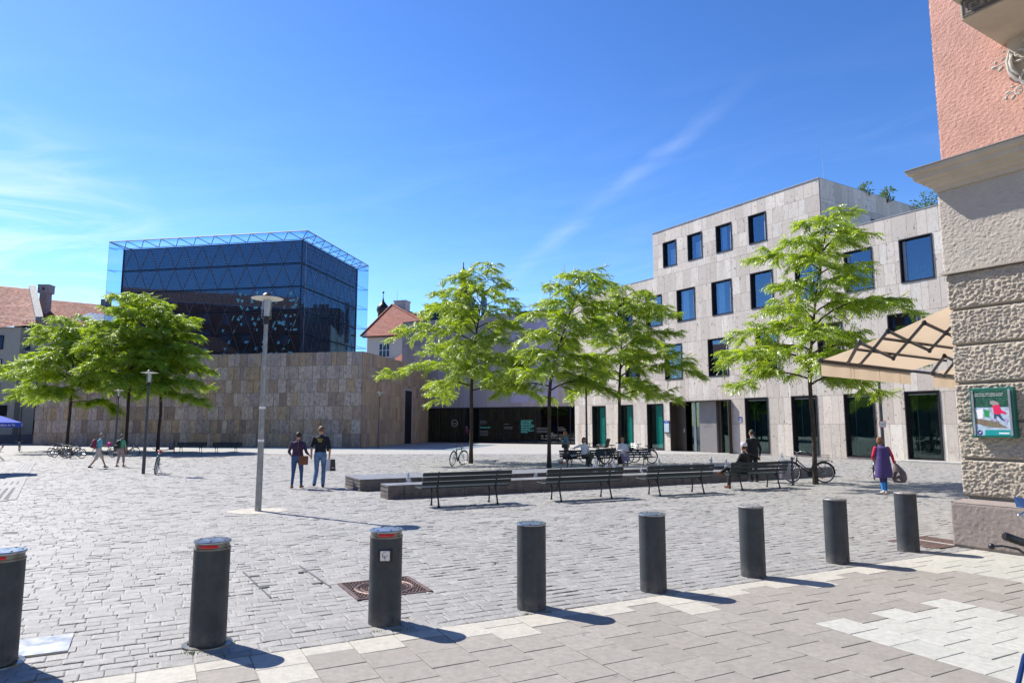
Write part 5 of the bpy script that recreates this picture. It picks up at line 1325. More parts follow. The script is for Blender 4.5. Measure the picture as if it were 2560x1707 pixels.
def stone_block(x0, x1, y0, y1, h):
    mb = MB(); n = 9
    for i in range(n):
        a, b = h * i / n, h * (i + 1) / n; j = lambda: random.uniform(0.0, 0.026)
        mb.box(x0 + .006 + (0 if x0 > .3 else j()), x1 - .006, y0 + j(), y1 - j(), a + 0.001, b - 0.006 if i < n - 1 else b)
    o = part('stone_block', mb, m_riv, fo)
    mb = MB(); mb.box(x0 + .004, x1 - .004, y0 + .004, y1 - .004, h, h + .006); part('top_face', mb, m_ftop, o)


x = 0.0
while x < FU - .1:
    L = min(random.choice((0.45, 0.55, 0.9, 1.1, 1.25)), FU - x); stone_block(x, x + L, 0.0, 0.68, 0.345); x += L
x = -0.07
while x < FU - .1:
    L = min(random.choice((0.9, 1.2, 1.5)), FU - x); stone_block(x, x + L, 2.43, FV, 0.33); x += L
stone_block(FU - 0.9, FU, 0.69, 2.42, 0.34)
mb = MB(); mb.box(1.6, FU - .9, 0.69, 2.42, -0.01, 0.03); part('basin_floor', mb, plain('wet_stone', (0.03, 0.03, 0.033), 0.15), fo)
m_wat = M('water_spray', (0.82, 0.86, 0.9), 0.15, var=0.05, trans=0.35)
JET = [(1020, 1183, 1.5, 'single jet at the left end of the fountain, left of the first bench'), (1340, 1183, 1.5, 'small jet rising between the first and second front benches'),
       (1490, 1143, 1.9, 'tallest broad jet in front of the woman in grey trousers'), (1518, 1159, 1.3, 'low jet bubbling between two taller jets'), (1535, 1148, 1.7, 'tall jet just right of the seated woman\'s legs'),
       (1604, 1170, 1.0, 'jet at the near side seen between the second and third front benches'), (1648, 1149, 1.8, 'jet above the left part of the third front bench'), (1730, 1158, 1.5, 'very low bubbling jet above the third front bench'),
       (1779, 1144, 1.5, 'double-stemmed jet right of the third front bench'), (1816, 1149, 1.3, 'jet left of the seated man with the cap'), (1955, 1130, 1.6, 'jet above the litter bin at the right end')]


def on_line(px, t, z=0.3):
    lo, hi = -30.0, 60.0
    for _ in range(50):
        m_ = (lo + hi) / 2; p = project(ST(m_, t, z))
        if p is None or p[0] < px: lo = m_
        else: hi = m_
    return ST((lo + hi) / 2, t)


for px, py, dt, lab in JET:
    g = on_line(px, FT0[1] + dt); top = V(px, py, g.y).z; mb = MB(); h = max(0.12, top)
    n = int(70 * h + 18)
    for i in range(n):
        f = random.random(); z = h * (1 - f ** 1.3) if f > .1 else h * random.uniform(.85, 1)
        sp = 0.015 + 0.085 * f * (h / 0.7 + .3); s_ = random.uniform(0.008, 0.024)
        mb.ell((random.gauss(0, sp * .6), random.gauss(0, sp * .6), z), (s_, s_, s_ * random.uniform(1, 2.6)), 5, 4)
    mb.tube([(0, 0, 0), (0.004, 0, h * .5), (0, 0.004, h * .9)], [0.022, 0.018, 0.006], 6)
    single('water_jet', mb, m_wat, lab, 'water jet', (g.x, g.y, 0.02), 0, 'jets of the fountain', True)

# ---- benches ------------------------------------------------------------------------------------------
m_slat = M('bench_slat', (0.009, 0.017, 0.020), 0.48, var=0.3, vs=6, bump=0.1, bs=30, dirt=0.2)
m_cast = plain('bench_iron', (0.018, 0.02, 0.024), 0.4, 0.3)


def make_bench(label, group):
    t = thing('park_bench', label, 'bench', (0, 0, 0), 0, group); Lh = 1.14
    for i, y in enumerate((0.055, 0.145, 0.235, 0.325, 0.415)):
        mb = MB(); z = 0.435 + (0.006 if i in (0, 4) else 0); mb.cbox(-Lh, Lh, y - .038, y + .038, z - .017, z + .017, .006); part('seat_slat', mb, m_slat, t)
    for i in range(3):
        z0 = 0.505 + i * 0.104; y0 = -0.015 - i * 0.028; mb = MB()
        mb.cbox(-Lh, Lh, -.014, .014, 0, .086, .006, 0, T(0, y0, z0) @ Matrix.Rotation(0.26, 4, 'X')); part('back_slat', mb, m_slat, t)
    for sx in (-.75, .75):
        mb = MB()
        mb.tube([(sx, -.10, 0), (sx, -.085, .05), (sx, -.045, .18), (sx, -.01, .32), (sx, .01, .41), (sx, 0.0, .50), (sx, -.045, .66), (sx, -.095, .815)], [.036, .022, .02, .022, .026, .022, .018, .014], 7)
        mb.tube([(sx, .42, 0), (sx, .405, .05), (sx, .385, .18), (sx, .40, .32), (sx, .43, .41)], [.034, .02, .018, .02, .022], 7)
        mb.tube([(sx, -.02, .28), (sx, .07, .385), (sx, .19, .405), (sx, .30, .37), (sx, .385, .25)], [.014, .018, .016, .016, .012], 6)
        mb.tube([(sx, .0, .41), (sx, .45, .41)], .02, 6)
        part('leg', mb, m_cast, t, True)
    return t


BG = 'park benches on the square'
b0 = make_bench('dark slatted bench seen from behind, the leftmost of the four in front of the fountain', BG)
b0.location = (-1.06, 16.52, 0); b0.rotation_euler = (0, 0, GRID - .02); index_kids(b0)


def place_bench(x, y, rz, label, s=1.0):
    c = copy_tree(b0); c.location = (x, y, 0); c.rotation_euler = (0, 0, rz); c.scale = (s,) * 3; c['label'] = label; return c


place_bench(1.86, 17.76, GRID - .03, 'dark slatted bench seen from behind, second from the left in front of the fountain')
place_bench(4.62, 19.1, GRID - .04, 'dark slatted empty bench seen from behind, third from the left in front of the fountain')
place_bench(7.35, 20.68, GRID - .03, 'dark slatted bench with the seated man in a pale cap, beside the litter bin')
gR1 = G(1466, 1171); gR2 = G(1583, 1167)
RB1 = Vector((gR1.x - .1, gR1.y + 0.4, 0)); RB2 = Vector((gR2.x - .1, gR2.y + .4, 0))
place_bench(RB1.x, RB1.y, GRID + PI - .12, 'dark bench beyond the fountain with bags and the woman in grey trousers on it', 0.98)
place_bench(RB2.x, RB2.y, GRID + PI - .22, 'dark bench beyond the fountain where the older woman in a long skirt sits', 0.98)
gb = G(1493, 1163); place_bench(gb.x + .5, gb.y + 1.0, GRID + .5, 'bench turned away beyond the fountain, behind the woman in grey trousers', 0.95)
g = G(479, 1131); place_bench(g.x, g.y, PI + .05, 'left of the two benches by the synagogue wall, next to the bin', 0.87)
g = G(567, 1131); place_bench(g.x, g.y, PI + .05, 'right of the two benches by the synagogue wall', 0.87)

# ---- lamps -----------------------------------------------------------------------------------------------
m_galv = M('galvanised_pole', (0.30, 0.31, 0.32), 0.42, 0.65, var=0.2, vs=7, dirt=0.2)
m_pold = M('dark_pole', (0.075, 0.08, 0.095), 0.45, 0.4, var=0.2, vs=7)
m_disc = plain('lamp_disc', (0.66, 0.65, 0.58), 0.4); m_lgl = glass_mat('lamp_glass', (0.72, 0.76, 0.80), 0.14, (0.9, 0.95, 1.0), 0.08); m_coll = plain('lamp_collar', (0.03, 0.03, 0.033), 0.4, 0.4)


def lamp(g, H, label, k=1.0, m=None, sticker=False, head=True):
    t = thing('street_lamp', label, 'street lamp', (g.x, g.y, 0), random.uniform(0, 6) * 0, 'pole lamps on the square'); m = m or m_pold
    zp = H - 0.60 * k
    mb = MB(); mb.lathe([(.070 * k, -.02), (.068 * k, .9 * k), (.062 * k, 1.8 * k), (.048 * k, zp * .8), (.045 * k, zp - .12 * k)], 20); part('pole', mb, m, t, True)
    mb = MB(); mb.lathe([(.058 * k, zp - .13 * k), (.058 * k, zp), (.11 * k, zp + .015), (.115 * k, zp + .05 * k), (.10 * k, zp + .055 * k)], 20); part('collar', mb, m_coll, t, True)
    mb = MB(); mb.lathe([(.108 * k, zp + .05 * k), (.108 * k, H - .14 * k)], 24); part('glass', mb, m_lgl, t, True)
    mb = MB(); mb.lathe([(.05 * k, zp + .05 * k), (.06 * k, zp + .2 * k), (.075 * k, zp + .24 * k), (.075 * k, H - .16 * k)], 14)
    for i in range(9): mb.torus((0, 0, zp + (.24 + .022 * i) * k), .078 * k, .004 * k, 'z', 16, 4)
    part('reflector', mb, m_alu, t, True)
    mb = MB(); mb.lathe([(.085 * k, H - .17 * k), (.35 * k, H - .135 * k), (.355 * k, H - .125 * k), (.12 * k, H - .10 * k), (0.0001, H - .095 * k)], 40); part('disc', mb, m_disc, t)
    mb = MB(); mb.lathe([(.115 * k, H - .10 * k), (.11 * k, H - .05 * k), (.06 * k, H), (.0001, H + .005)], 24); part('cap', mb, m_coll, t)
    if sticker:
        mb = MB(); mb.ell((0.02, -.055, 3.18), (.03, .03, .05), 8, 6); mb.tube([(.0, -.06, 3.25), (.04, -.07, 3.2), (.03, -.06, 3.08)], .008, 5); part('fitting', mb, m_alu, t)
        for z in (1.52, 2.25): mb = MB(); mb.lathe([(.0655, z), (.0655, z + .05)], 20); part('sticker', mb, W_, t)
    return t


lamp(G(645, 1277), 4.90, 'tall galvanised pole lamp with flat disc top standing alone on the left of the square', 1.0, m_galv, True)
lamp(G(358, 1184), 4.05, 'pole lamp with a bicycle leaning on it, before the left trees', 0.90)
lamp(G(286, 1140), 4.08, 'pole lamp between the left tree trunks, behind the walker in a green shirt', 0.85)
lamp(G(47, 1110), 5.0, 'thin pole lamp at the far left in front of the beige house', 0.9)
lamp(G(945.5, 1121), 4.55, 'thin distant pole lamp in front of the synagogue flank', 0.78)
lamp(G(1467.5, 1163), 4.9, 'dark pole behind the woman in grey trousers, its head hidden in the foliage', 0.85)
gs = Vector(((2207 - CX) / FPX * 24 * 0.99, 24.0, 0))
sl = lamp(gs, 4.9, 'dark pole with a small red rimmed sign, behind the woman in purple', 0.9)
zs_ = V(2203, 1060, 24).z
m_red2 = plain('sign_red', (0.55, 0.03, 0.02), 0.4)
mb = MB(); mb.cbox(-.13, .10, -.085, -.075, zs_ - .11, zs_ + .11, .003); sg = part('sign', mb, m_red2, sl)
mb = MB(); mb.box(-.115, .085, -.0875, -.086, zs_ - .095, zs_ + .095); part('sign_face', mb, W_, sg)
text_part('sign_text', 'Feuerwehr\nzufahrt', 0.05, plain('sign_black', (0.02, 0.02, 0.02)), sg, T(-.015, -.0885, zs_) @ FRONT, .0005)
mb = MB(); mb.lathe([(.085, zs_ - .02), (.085, zs_ + .02)], 12); part('clamp', mb, m_alu, sg)
index_kids(sl)
# pale mortar patch round the foot of the near lamp
g = G(645, 1277); mb = MB()
mb.prismz([(g.x + (0.62 * (1 + .25 * noise.noise(Vector((k, 2.2, 0))))) * math.cos(k * PI / 10), g.y + .55 * (1 + .3 * noise.noise(Vector((k, 7.2, 0)))) * math.sin(k * PI / 10)) for k in range(20)], -.01, 0.0055)
o = struct('mortar_patch', mb, M('mortar', (0.40, 0.375, 0.32), 0.9, var=0.2, vs=6, bump=0.4, coord='pos'))

# ---- litter bins ----------------------------------------------------------------------------------------------
m_bin = M('bin_galvanised', (0.20, 0.19, 0.22), 0.5, 0.5, var=0.35, vs=9, dirt=0.35)
def bin_(g, label, s=1.0, post=(0.24, 0)):
    t = thing('litter_bin', label, 'litter bin', (g.x, g.y, 0), 0, 'litter bins on posts', s)
    mb = MB(); mb.lathe([(.165, .20), (.17, .21), (.17, .62), (.16, .70), (.135, .73)], 26); part('body', mb, m_bin, t, True)
    mb = MB(); mb.lathe([(.19, .745), (.185, .77), (.10, .80), (.0001, .81)], 26); mb.lathe([(.19, .742), (.0001, .743)], 26); part('lid', mb, m_galv, t)
    mb = MB()
    for a in (0.3, 2.4, 4.5): mb.tube([(.14 * math.cos(a), .14 * math.sin(a), .72), (.15 * math.cos(a), .15 * math.sin(a), .75)], .01, 5)
    mb.tube([(.16, 0, .35), (post[0], 0, .35)], .02, 6); mb.tube([(.16, 0, .6), (post[0], 0, .6)], .02, 6); part('bracket', mb, m_cast, t)
    mb = MB(); mb.cbox(post[0] - .03, post[0] + .03, -.03, .03, -.01, .87, .005); part('post', mb, m_pold, t)
    mb = MB(); mb.cbox(-.20, -.165, -.04, .04, .50, .56, .005); part('ashtray', mb, W_, t)
gB = G(1981, 1211.8); bin_(Vector((gB.x - .21, gB.y + .02, 0)), 'galvanised litter bin on a post between the right-hand bench and the bicycle')
g = G(427, 1131); bin_(g, 'dark bin left of the two benches by the synagogue wall', 0.9)

# ---- umbrella, its shadow and a folding chair at the left edge -----------------------------------------------------
m_ub = M('umbrella_blue', (0.01, 0.05, 0.42), 0.6, var=0.1, vs=2)
UR_ = 1.75; uc = Vector((-20.95, 26.6, 0))
um = thing('cafe_umbrella', 'blue cafe umbrella with white lettering cut by the left edge of the photo', 'umbrella', uc, 0.2)
mb = MB(); n = 8; rim, z0u = 1.95, 1.98
pts = [(UR_ * math.cos(2 * PI * k / n), UR_ * math.sin(2 * PI * k / n)) for k in range(n)]
vs = [(0, 0, 2.40)] + [(.55 * x, .55 * y, 2.25) for x, y in pts] + [(x, y, z0u) for x, y in pts] + [(x, y, z0u - .18) for x, y in pts]
mb.add(vs, [(0, 1 + k, 1 + (k + 1) % n) for k in range(n)] + [(1 + k, 9 + k, 9 + (k + 1) % n, 1 + (k + 1) % n) for k in range(n)] + [(9 + k, 17 + k, 17 + (k + 1) % n, 9 + (k + 1) % n) for k in range(n)])
part('canopy', mb, m_ub, um)
for k in range(n):
    a, b = Vector((pts[k][0], pts[k][1], 0)), Vector((pts[(k + 1) % n][0], pts[(k + 1) % n][1], 0)); mid = (a + b) / 2; out = mid.normalized()
    mw = Matrix.Translation(Vector((mid.x, mid.y, z0u - .10)) + out * .012) @ Matrix.Rotation(math.atan2(out.y, out.x) + PI / 2, 4, 'Z') @ FRONT
    text_part('lettering', 'Tradition im Tal', 0.12, W_, um, mw)
mb = MB(); mb.tube([(0, 0, 0), (0, 0, 2.4)], .03, 8); part('mast', mb, m_alu, um); mb = MB(); mb.cbox(-.3, .3, -.3, .3, 0, .08, .01); part('foot', mb, m_conc, um)
for k in range(n): mb = MB(); mb.tube([(0, 0, 2.37), (pts[k][0] * .98, pts[k][1] * .98, z0u - .02)], .012, 4); part('rib', mb, m_alu, um)
g = G(-8, 1152); t = thing('folding_chair', 'reddish wooden folding chair just inside the left edge of the photo', 'chair', (g.x, g.y, 0), 0.5)
m_wood = plain('chair_wood', (0.22, 0.06, 0.03), 0.5)
for y in (0, .42):
    mb = MB(); mb.tube([(-.2, y, .0), (.25, y, .9)], .014, 6); part('leg', mb, m_cast, t); mb = MB(); mb.tube([(.28, y, 0), (-.18, y, .46)], .014, 6); part('leg', mb, m_cast, t)
for k in range(5): mb = MB(); mb.cbox(-.2 + k * .08, -.13 + k * .08, -.02, .44, .44, .46, .004); part('seat_slat', mb, m_wood, t)
for k in range(2): mb = MB(); mb.cbox(.16 + k * .04, .18 + k * .04, -.02, .44, .70 + k * .1, .77 + k * .1, .004); part('back_slat', mb, m_wood, t)
# ---- trees -----------------------------------------------------------------------------------------------
m_bark = M('bark', (0.05, 0.037, 0.027), 0.9, var=0.35, vs=6, bump=0.8, bs=30, dirt=0.3)
m_leaf = leaf_mat('leaf_light', (0.20, 0.31, 0.010), (0.50, 0.66, 0.012))
m_leaf2 = leaf_mat('leaf_mid', (0.20, 0.32, 0.010), (0.50, 0.68, 0.012))


def leaf_template(seed):
    r = np.random.default_rng(seed); V_ = []; F_ = []; L = 0.30; npair = 6
    for i in range(npair + 1):
        f = (i + 0.8) / (npair + 0.8); x = L * f; z = -0.16 * f ** 1.8 * L / 0.33
        for sgn in ((-1, 1) if i < npair else (0,)):
            ll = 0.105 * (1 - 0.25 * f) * r.uniform(.85, 1.15); wd = 0.0165
            d = np.array([0.55 if sgn else 1.0, sgn * 0.85, -0.6 + r.uniform(-.2, .15)]); d /= np.linalg.norm(d)
            s = np.cross(d, [0, 0, 1.0]); s /= np.linalg.norm(s); s = s + np.array([0, 0, r.uniform(-.45, .45)])
            p0 = np.array([x, 0, z]); b = len(V_)
            V_ += [p0, p0 + d * ll * .45 + s * wd, p0 + d * ll + np.array([0, 0, -.012]), p0 + d * ll * .45 - s * wd]; F_.append([b, b + 1, b + 2, b + 3])
    return np.array(V_), np.array(F_)


TPL = [leaf_template(i) for i in range(6)]


def tree(label, g, H, fork, R, seed, asym=(0, 0), lean=(0, 0), nl=27, dens=1.0, mat=None, r0=0.085, lowk=0.85, group='young trees on the square', waist=0.0, blunt=0.62, lsc=1.0, gap=0.07):
    rd = random.Random(seed); t = thing('broadleaf_tree', label, 'tree', (g.x, g.y, 0), 0, group)
    wob = [Vector((rd.uniform(-.05, .05), rd.uniform(-.05, .05), 0)) for _ in range(8)]
    def trunk(f):
        i = min(6, int(f * 7)); w_ = wob[i].lerp(wob[i + 1], f * 7 - i) * min(1, f * 4)
        return Vector((lean[0] * max(0, f - .35) ** 1.5 * 1.9, lean[1] * f * f, H * f)) + w_
    mb = MB(); fs = [i / 14 for i in range(15)]
    mb.tube([trunk(f * 0.97) for f in fs], [r0 * (1.45 if i == 0 else 1.12 if i == 1 else 1.0 if f * H < fork else max(.012, (1 - (f - fork / H) / (1 - fork / H)) * .95)) for i, f in enumerate(fs)], 9)
    P_, D_ = [], []; br = MB()
    for i in range(nl):
        f = (i + 0.3) / nl; hz = fork + (H - fork) * (f ** 0.92) * 0.96; prof = (1 - f) ** blunt * (lowk + (1 - lowk) * min(1, f / .18)) + 0.10
        if waist: prof *= 1 - waist * math.exp(-((f - .52) / .09) ** 2)
        az = i * 2.39996 + rd.uniform(-.35, .35); L = R * prof * rd.uniform(.78, 1.1) * (1 + asym[0] * math.cos(az) / 1.0 + asym[1] * math.sin(az))
        L = max(.5, L); d = Vector((math.cos(az), math.sin(az), 0)); p0 = trunk(hz / H); up0 = rd.uniform(.12, .70) + .85 * f; pts = [p0]
        n = 8
        for k in range(1, n + 1):
            q = k / n; z = L * (up0 * q - (up0 * 0.62 + .12 + .16 * (1 - f)) * q * q) ; side = Vector((-d.y, d.x, 0)) * math.sin(q * 3 + i) * .08 * L
            pts.append(p0 + d * (L * q) + side + Vector((0, 0, z)))
        br.tube(pts, [max(.006, .034 * (1 - .82 * k / n) * (L / R * .6 + .5)) for k in range(n + 1)], 5)
        m_ = max(4, int(L / .24))
        for k in range(m_):
            q = 0.14 + .86 * (k + rd.random() * .6) / m_; a = q * n; i0 = min(n - 1, int(a)); p = pts[i0].lerp(pts[i0 + 1], a - i0)
            sl = (.30 + .42 * L * .38 * (1 - abs(q - .55))) * rd.uniform(.7, 1.2); ang = (1 if k % 2 else -1) * rd.uniform(.5, 1.15)
            sd = (Matrix.Rotation(ang, 3, 'Z') @ d); el = rd.uniform(-.35, .75); mm = max(3, int(sl / gap * dens)); e = None; prev = p
            for j in range(1, mm + 1):
                u = j / mm; e = p + sd * (sl * u) + Vector((0, 0, sl * (el * u - .32 * u * u)))
                for _ in range(3 if rd.random() < .5 * dens else 2):
                    dd = (sd + Vector((rd.gauss(0, .65), rd.gauss(0, .65), rd.uniform(-.55, .35)))); P_.append(tuple(e)); D_.append(tuple(dd))
            br.tube([p, p.lerp(e, .5) + Vector((0, 0, .03)), e], [.010, .007, .004], 3, caps=False)
        for k in range(int(L / .16 * dens)):
            q = rd.uniform(.35, 1.0); a = q * n; i0 = min(n - 1, int(a)); p = pts[i0].lerp(pts[i0 + 1], a - i0); P_.append(tuple(p)); D_.append((d.x + rd.gauss(0, .6), d.y + rd.gauss(0, .6), rd.uniform(-.2, .3)))
    tp = trunk(.97)
    for k in range(16): P_.append((tp.x + rd.gauss(0, .08), tp.y + rd.gauss(0, .08), tp.z - rd.random() * .5)); D_.append((rd.gauss(0, 1), rd.gauss(0, 1), rd.uniform(.0, .8)))
    part('trunk', mb, m_bark, t, True); o = part('branches', br, m_bark, t); o['kind'] = 'stuff'
    P_ = np.array(P_); X = np.array(D_); X /= np.linalg.norm(X, axis=1)[:, None]; r = np.random.default_rng(seed)
    up = np.tile([0, 0, 1.0], (len(X), 1)) + r.normal(0, .5, X.shape); Y = np.cross(up, X); Y /= np.linalg.norm(Y, axis=1)[:, None]; Z = np.cross(X, Y)
    which = r.integers(0, len(TPL), len(P_)); s = r.uniform(.85, 1.35, len(P_)) * lsc; VV, FF, TT = [], [], []; off = 0
    for w_ in range(len(TPL)):
        k = np.where(which == w_)[0]; tv, tf = TPL[w_]
        vv = P_[k][:, None, :] + s[k][:, None, None] * (tv[None, :, 0:1] * X[k][:, None, :] + tv[None, :, 1:2] * Y[k][:, None, :] + tv[None, :, 2:3] * Z[k][:, None, :])
        vv = vv.reshape(-1, 3); ff = (tf[None] + (np.arange(len(k)) * len(tv))[:, None, None]).reshape(-1, 4) + off; off += len(vv); VV.append(vv); FF.append(ff)
        TT.append(np.clip(np.repeat(r.random(len(k)), len(tf)) * .7 + r.random(len(k) * len(tf)) * .3, 0, 1))
    o = link('crown', np_mesh('crown', np.concatenate(VV), np.concatenate(FF), mat or m_leaf, np.concatenate(TT)), t); o['kind'] = 'stuff'
    return t


tree('slender bright green tree with tiered branches beside the bicycle with a basket, right', G(2039, 1210), 8.95, 3.1, 2.8, 11, (0.02, 0), (1.0, 0), 33, 1.0, None, .068, .9, waist=.38, blunt=.5)
tree('bright green tree left of the middle group, in front of the church tower', G(1177, 1158), 10.15, 3.5, 4.35, 23, (-.14, 0), (.9, 0), 34, .85, None, .088, .92, blunt=.85)
tree('bright green tree in the centre of the middle group, its leader bending to the right', G(1373, 1171), 8.9, 3.3, 3.0, 37, (-.04, 0), (1.9, 0), 33, .95, None, .08, .95, blunt=.58)
tree('bright green tree of the middle group standing nearest the travertine building', G(1551, 1159), 8.65, 3.2, 3.3, 41, (.10, 0), (.4, 0), 31, 1.0, None, .078, .9, blunt=.5)
tree('leftmost of the three dense trees before the synagogue wall, with bicycles at its foot', G(166, 1127), 9.7, 3.4, 4.2, 53, (-.12, 0), (0, 0), 32, .9, m_leaf2, .10, .95, blunt=.5, lsc=1.3)
tree('tallest of the three dense trees before the synagogue wall, in their middle', G(313, 1130), 11.0, 4.1, 3.5, 61, (-.05, 0), (.6, 0), 34, .95, m_leaf2, .10, .95, blunt=.42, lsc=1.35)
tree('right of the three dense trees before the synagogue wall, leaning slightly', G(394, 1129), 9.7, 3.9, 3.3, 71, (.10, 0), (.3, 0), 34, .95, m_leaf2, .10, .95, blunt=.45, lsc=1.35)

# ---- bicycles ---------------------------------------------------------------------------------------------
m_tyre = plain('tyre', (0.012, 0.012, 0.012), 0.75); m_rim = plain('wheel_rim', (0.5, 0.5, 0.52), 0.3, 0.8); m_blk = plain('bike_black', (0.015, 0.015, 0.017), 0.4)
m_or = plain('reflector_orange', (0.8, 0.20, 0.02), 0.3); m_redl = plain('rear_light', (0.5, 0.01, 0.01), 0.3)


def bike(label, g, rz, s=1.0, col=(0.02, 0.025, 0.03), lady=False, basket=None, rack=True, guards=True, wheelw=False, saddlecol=None, steer=0.15, lean=0.04, extras=(), refl=False, spk=0.0022):
    t = thing('bicycle', label, 'bicycle', (g.x, g.y, 0), rz, 'bicycles parked on the square', s); t.rotation_euler = (lean, 0, rz)
    mf = plain('bike_frame', col, 0.3, 0.3); ra, bb, st, hb, ht, fa = (-.52, 0, .34), (-.07, 0, .28), (-.23, 0, .78), (.37, 0, .64), (.33, 0, .82), (.55, 0, .34)
    mb = MB(); T_ = lambda a, b, r: mb.tube([a, b], r, 7)
    T_(bb, st, .021); T_(bb, hb, .025); T_(hb, ht, .024)
    if lady: mb.tube([(.345, 0, .75), (.10, 0, .50), (-.13, 0, .42)], .021, 7)
    else: T_((.34, 0, .79), (-.22, 0, .74), .021)
    for y in (-.05, .05): mb.tube([bb, (ra[0], y, ra[2])], .010, 6); mb.tube([(st[0], 0, .72), (ra[0], y, ra[2])], .009, 6)
    part('frame', mb, mf, t, True)
    S = T(.37, 0, 0) @ Matrix.Rotation(steer, 4, 'Z') @ T(-.37, 0, 0)
    mb = MB()
    for y in (-.05, .05): mb.tube([(.375, y, .62), (.43, y, .52), (fa[0], y, fa[2])], .011, 6)
    mb.tube([(.375, -.05, .62), (.375, .05, .62)], .014, 6); mb.tube([ht, (.31, 0, .93)], .013, 6); part('fork', mb, mf, t, True, S)
    for nm, c, X in (('front', fa, S), ('rear', ra, None)):
        mb = MB(); mb.torus(c, .325, .019, 'y', 36, 7); wv = part('wheel', mb, m_tyre, t, True, X)
        mb = MB(); mb.torus(c, .300, .011, 'y', 36, 5); part('rim', mb, W_ if wheelw else m_rim, wv, True)
        mb = MB(); mb.tube([(c[0], -.05, c[2]), (c[0], .05, c[2])], .018, 8)
        for k in range(20):
            a = 2 * PI * k / 20; mb.tube([(c[0] + .015 * math.cos(a + 1), .02 * (-1) ** k, c[2] + .015 * math.sin(a + 1)), (c[0] + .295 * math.cos(a), 0, c[2] + .295 * math.sin(a))], spk, 3, caps=False)
        part('spokes', mb, m_rim, wv)
        if refl:
            for a in (.9, -1.2):
                mb = MB(); q = (c[0] + .2 * math.cos(a), 0, c[2] + .2 * math.sin(a)); mb.ell(q, (.04, .012, .028), 8, 6); part('reflector', mb, m_or, wv)
        if guards:
            mb = MB(); mb.torus(c, .352, .02, 'y', 20, 5, a0=(.55 if nm == 'rear' else .75), a1=(3.3 if nm == 'rear' else 2.6), sx=1.2); part('mudguard', mb, mf, t if X is None else wv, True)
    mb = MB(); mb.ell((-.27, 0, .90), (.13, .075, .028), 12, 8); mb.ell((-.15, 0, .895), (.09, .03, .022), 10, 6); sd = part('saddle', mb, plain('saddle', saddlecol or (.015, .013, .013), .5), t, True)
    mb = MB(); mb.tube([st, (-.245, 0, .885)], .012, 6); part('seat_post', mb, m_rim, sd, True)
    mb = MB()
    if lady: mb.tube([(.05, -.29, .98), (.18, -.28, 1.02), (.29, -.16, 1.04), (.33, 0, .99), (.29, .16, 1.04), (.18, .28, 1.02), (.05, .29, .98)], .011, 7); gp = [((.05, s_ * .29, .98), (.16, s_ * .285, 1.015)) for s_ in (-1, 1)]; mb.tube([(.31, 0, .92), (.33, 0, .99)], .012, 6)
    else: mb.tube([(.26, -.30, .99), (.33, -.12, .96), (.35, 0, .95), (.33, .12, .96), (.26, .30, .99)], .011, 7); gp = [((.25, s_ * .30, .992), (.29, s_ * .20, .975)) for s_ in (-1, 1)]; mb.tube([(.31, 0, .92), (.35, 0, .95)], .012, 6)
    hbar = part('handlebar', mb, m_rim if lady else m_blk, t, True, S)
    for a, b in gp: mb = MB(); mb.tube([a, b], .017, 8); part('grip', mb, m_blk, hbar, True)
    mb = MB(); mb.lathe([(.09, -.004), (.09, .004)], 20, 0, T(bb[0], -.045, bb[2]) @ Matrix.Rotation(PI / 2, 4, 'X')); mb.tube([(bb[0], -.07, bb[2]), (bb[0] + .13, -.075, bb[2] - .10)], .009, 5); mb.tube([(bb[0], .07, bb[2]), (bb[0] - .13, .075, bb[2] + .10)], .009, 5)
    mb.tube([(bb[0], -.047, bb[2] + .088), (ra[0], -.047, ra[2] + .03)], .005, 4); mb.tube([(bb[0], -.047, bb[2] - .088), (ra[0], -.047, ra[2] - .03)], .005, 4); cr = part('crank', mb, m_blk, t)
    for s_, x, z in ((-1, .13, -.10), (1, -.13, .10)): mb = MB(); mb.cbox(bb[0] + x - .04, bb[0] + x + .04, s_ * .12 - .045, s_ * .12 + .045, bb[2] + z - .01, bb[2] + z + .01, .004); part('pedal', mb, m_blk, cr)
    if rack:
        mb = MB()
        for y in (-.06, .06): mb.tube([(-.28, y, .70), (-.72, y, .73)], .007, 5); mb.tube([(-.60, y, .73), (ra[0], y, ra[2])], .006, 5)
        for x in (-.35, -.48, -.60, -.72): mb.tube([(x, -.06, .715), (x, .06, .715)], .006, 4)
        rk_ = part('rack', mb, m_blk, t); mb = MB(); mb.ell((-.79, 0, .70), (.03, .05, .03), 8, 6); part('tail_light', mb, m_redl, rk_)
    mb = MB(); mb.ell((.45, 0, .80), (.04, .04, .04), 8, 6); part('front_lamp', mb, m_rim, t, True, S)
    mb = MB(); mb.tube([(-.2, .07, .27), (-.25, .20, .02)], .008, 5); part('kickstand', mb, m_blk, t)
    if basket == 'rear' or basket == 'front':
        mb = MB(); cx_ = -.50 if basket == 'rear' else .52; z0 = .745 if basket == 'rear' else .80
        for z, k in ((z0, .85), (z0 + .09, .93), (z0 + .18, 1.0)): mb.tube([(cx_ - .19 * k, -.14 * k, z), (cx_ + .19 * k, -.14 * k, z), (cx_ + .19 * k, .14 * k, z), (cx_ - .19 * k, .14 * k, z), (cx_ - .19 * k, -.14 * k, z)], .005, 4)
        for k in range(9):
            x = cx_ - .19 + .0475 * k; mb.tube([(x, -.14, z0 + .18), (x, -.12, z0), (x, .12, z0), (x, .14, z0 + .18)], .0028, 3)
        for k in range(6): y = -.12 + .048 * k; mb.tube([(cx_ - .19, y, z0 + .18), (cx_ - .165, y, z0), (cx_ + .165, y, z0), (cx_ + .19, y, z0 + .18)], .0028, 3)
        part('basket', mb, plain('basket_wire', (0.42, 0.42, 0.42), 0.35, 0.8), t)
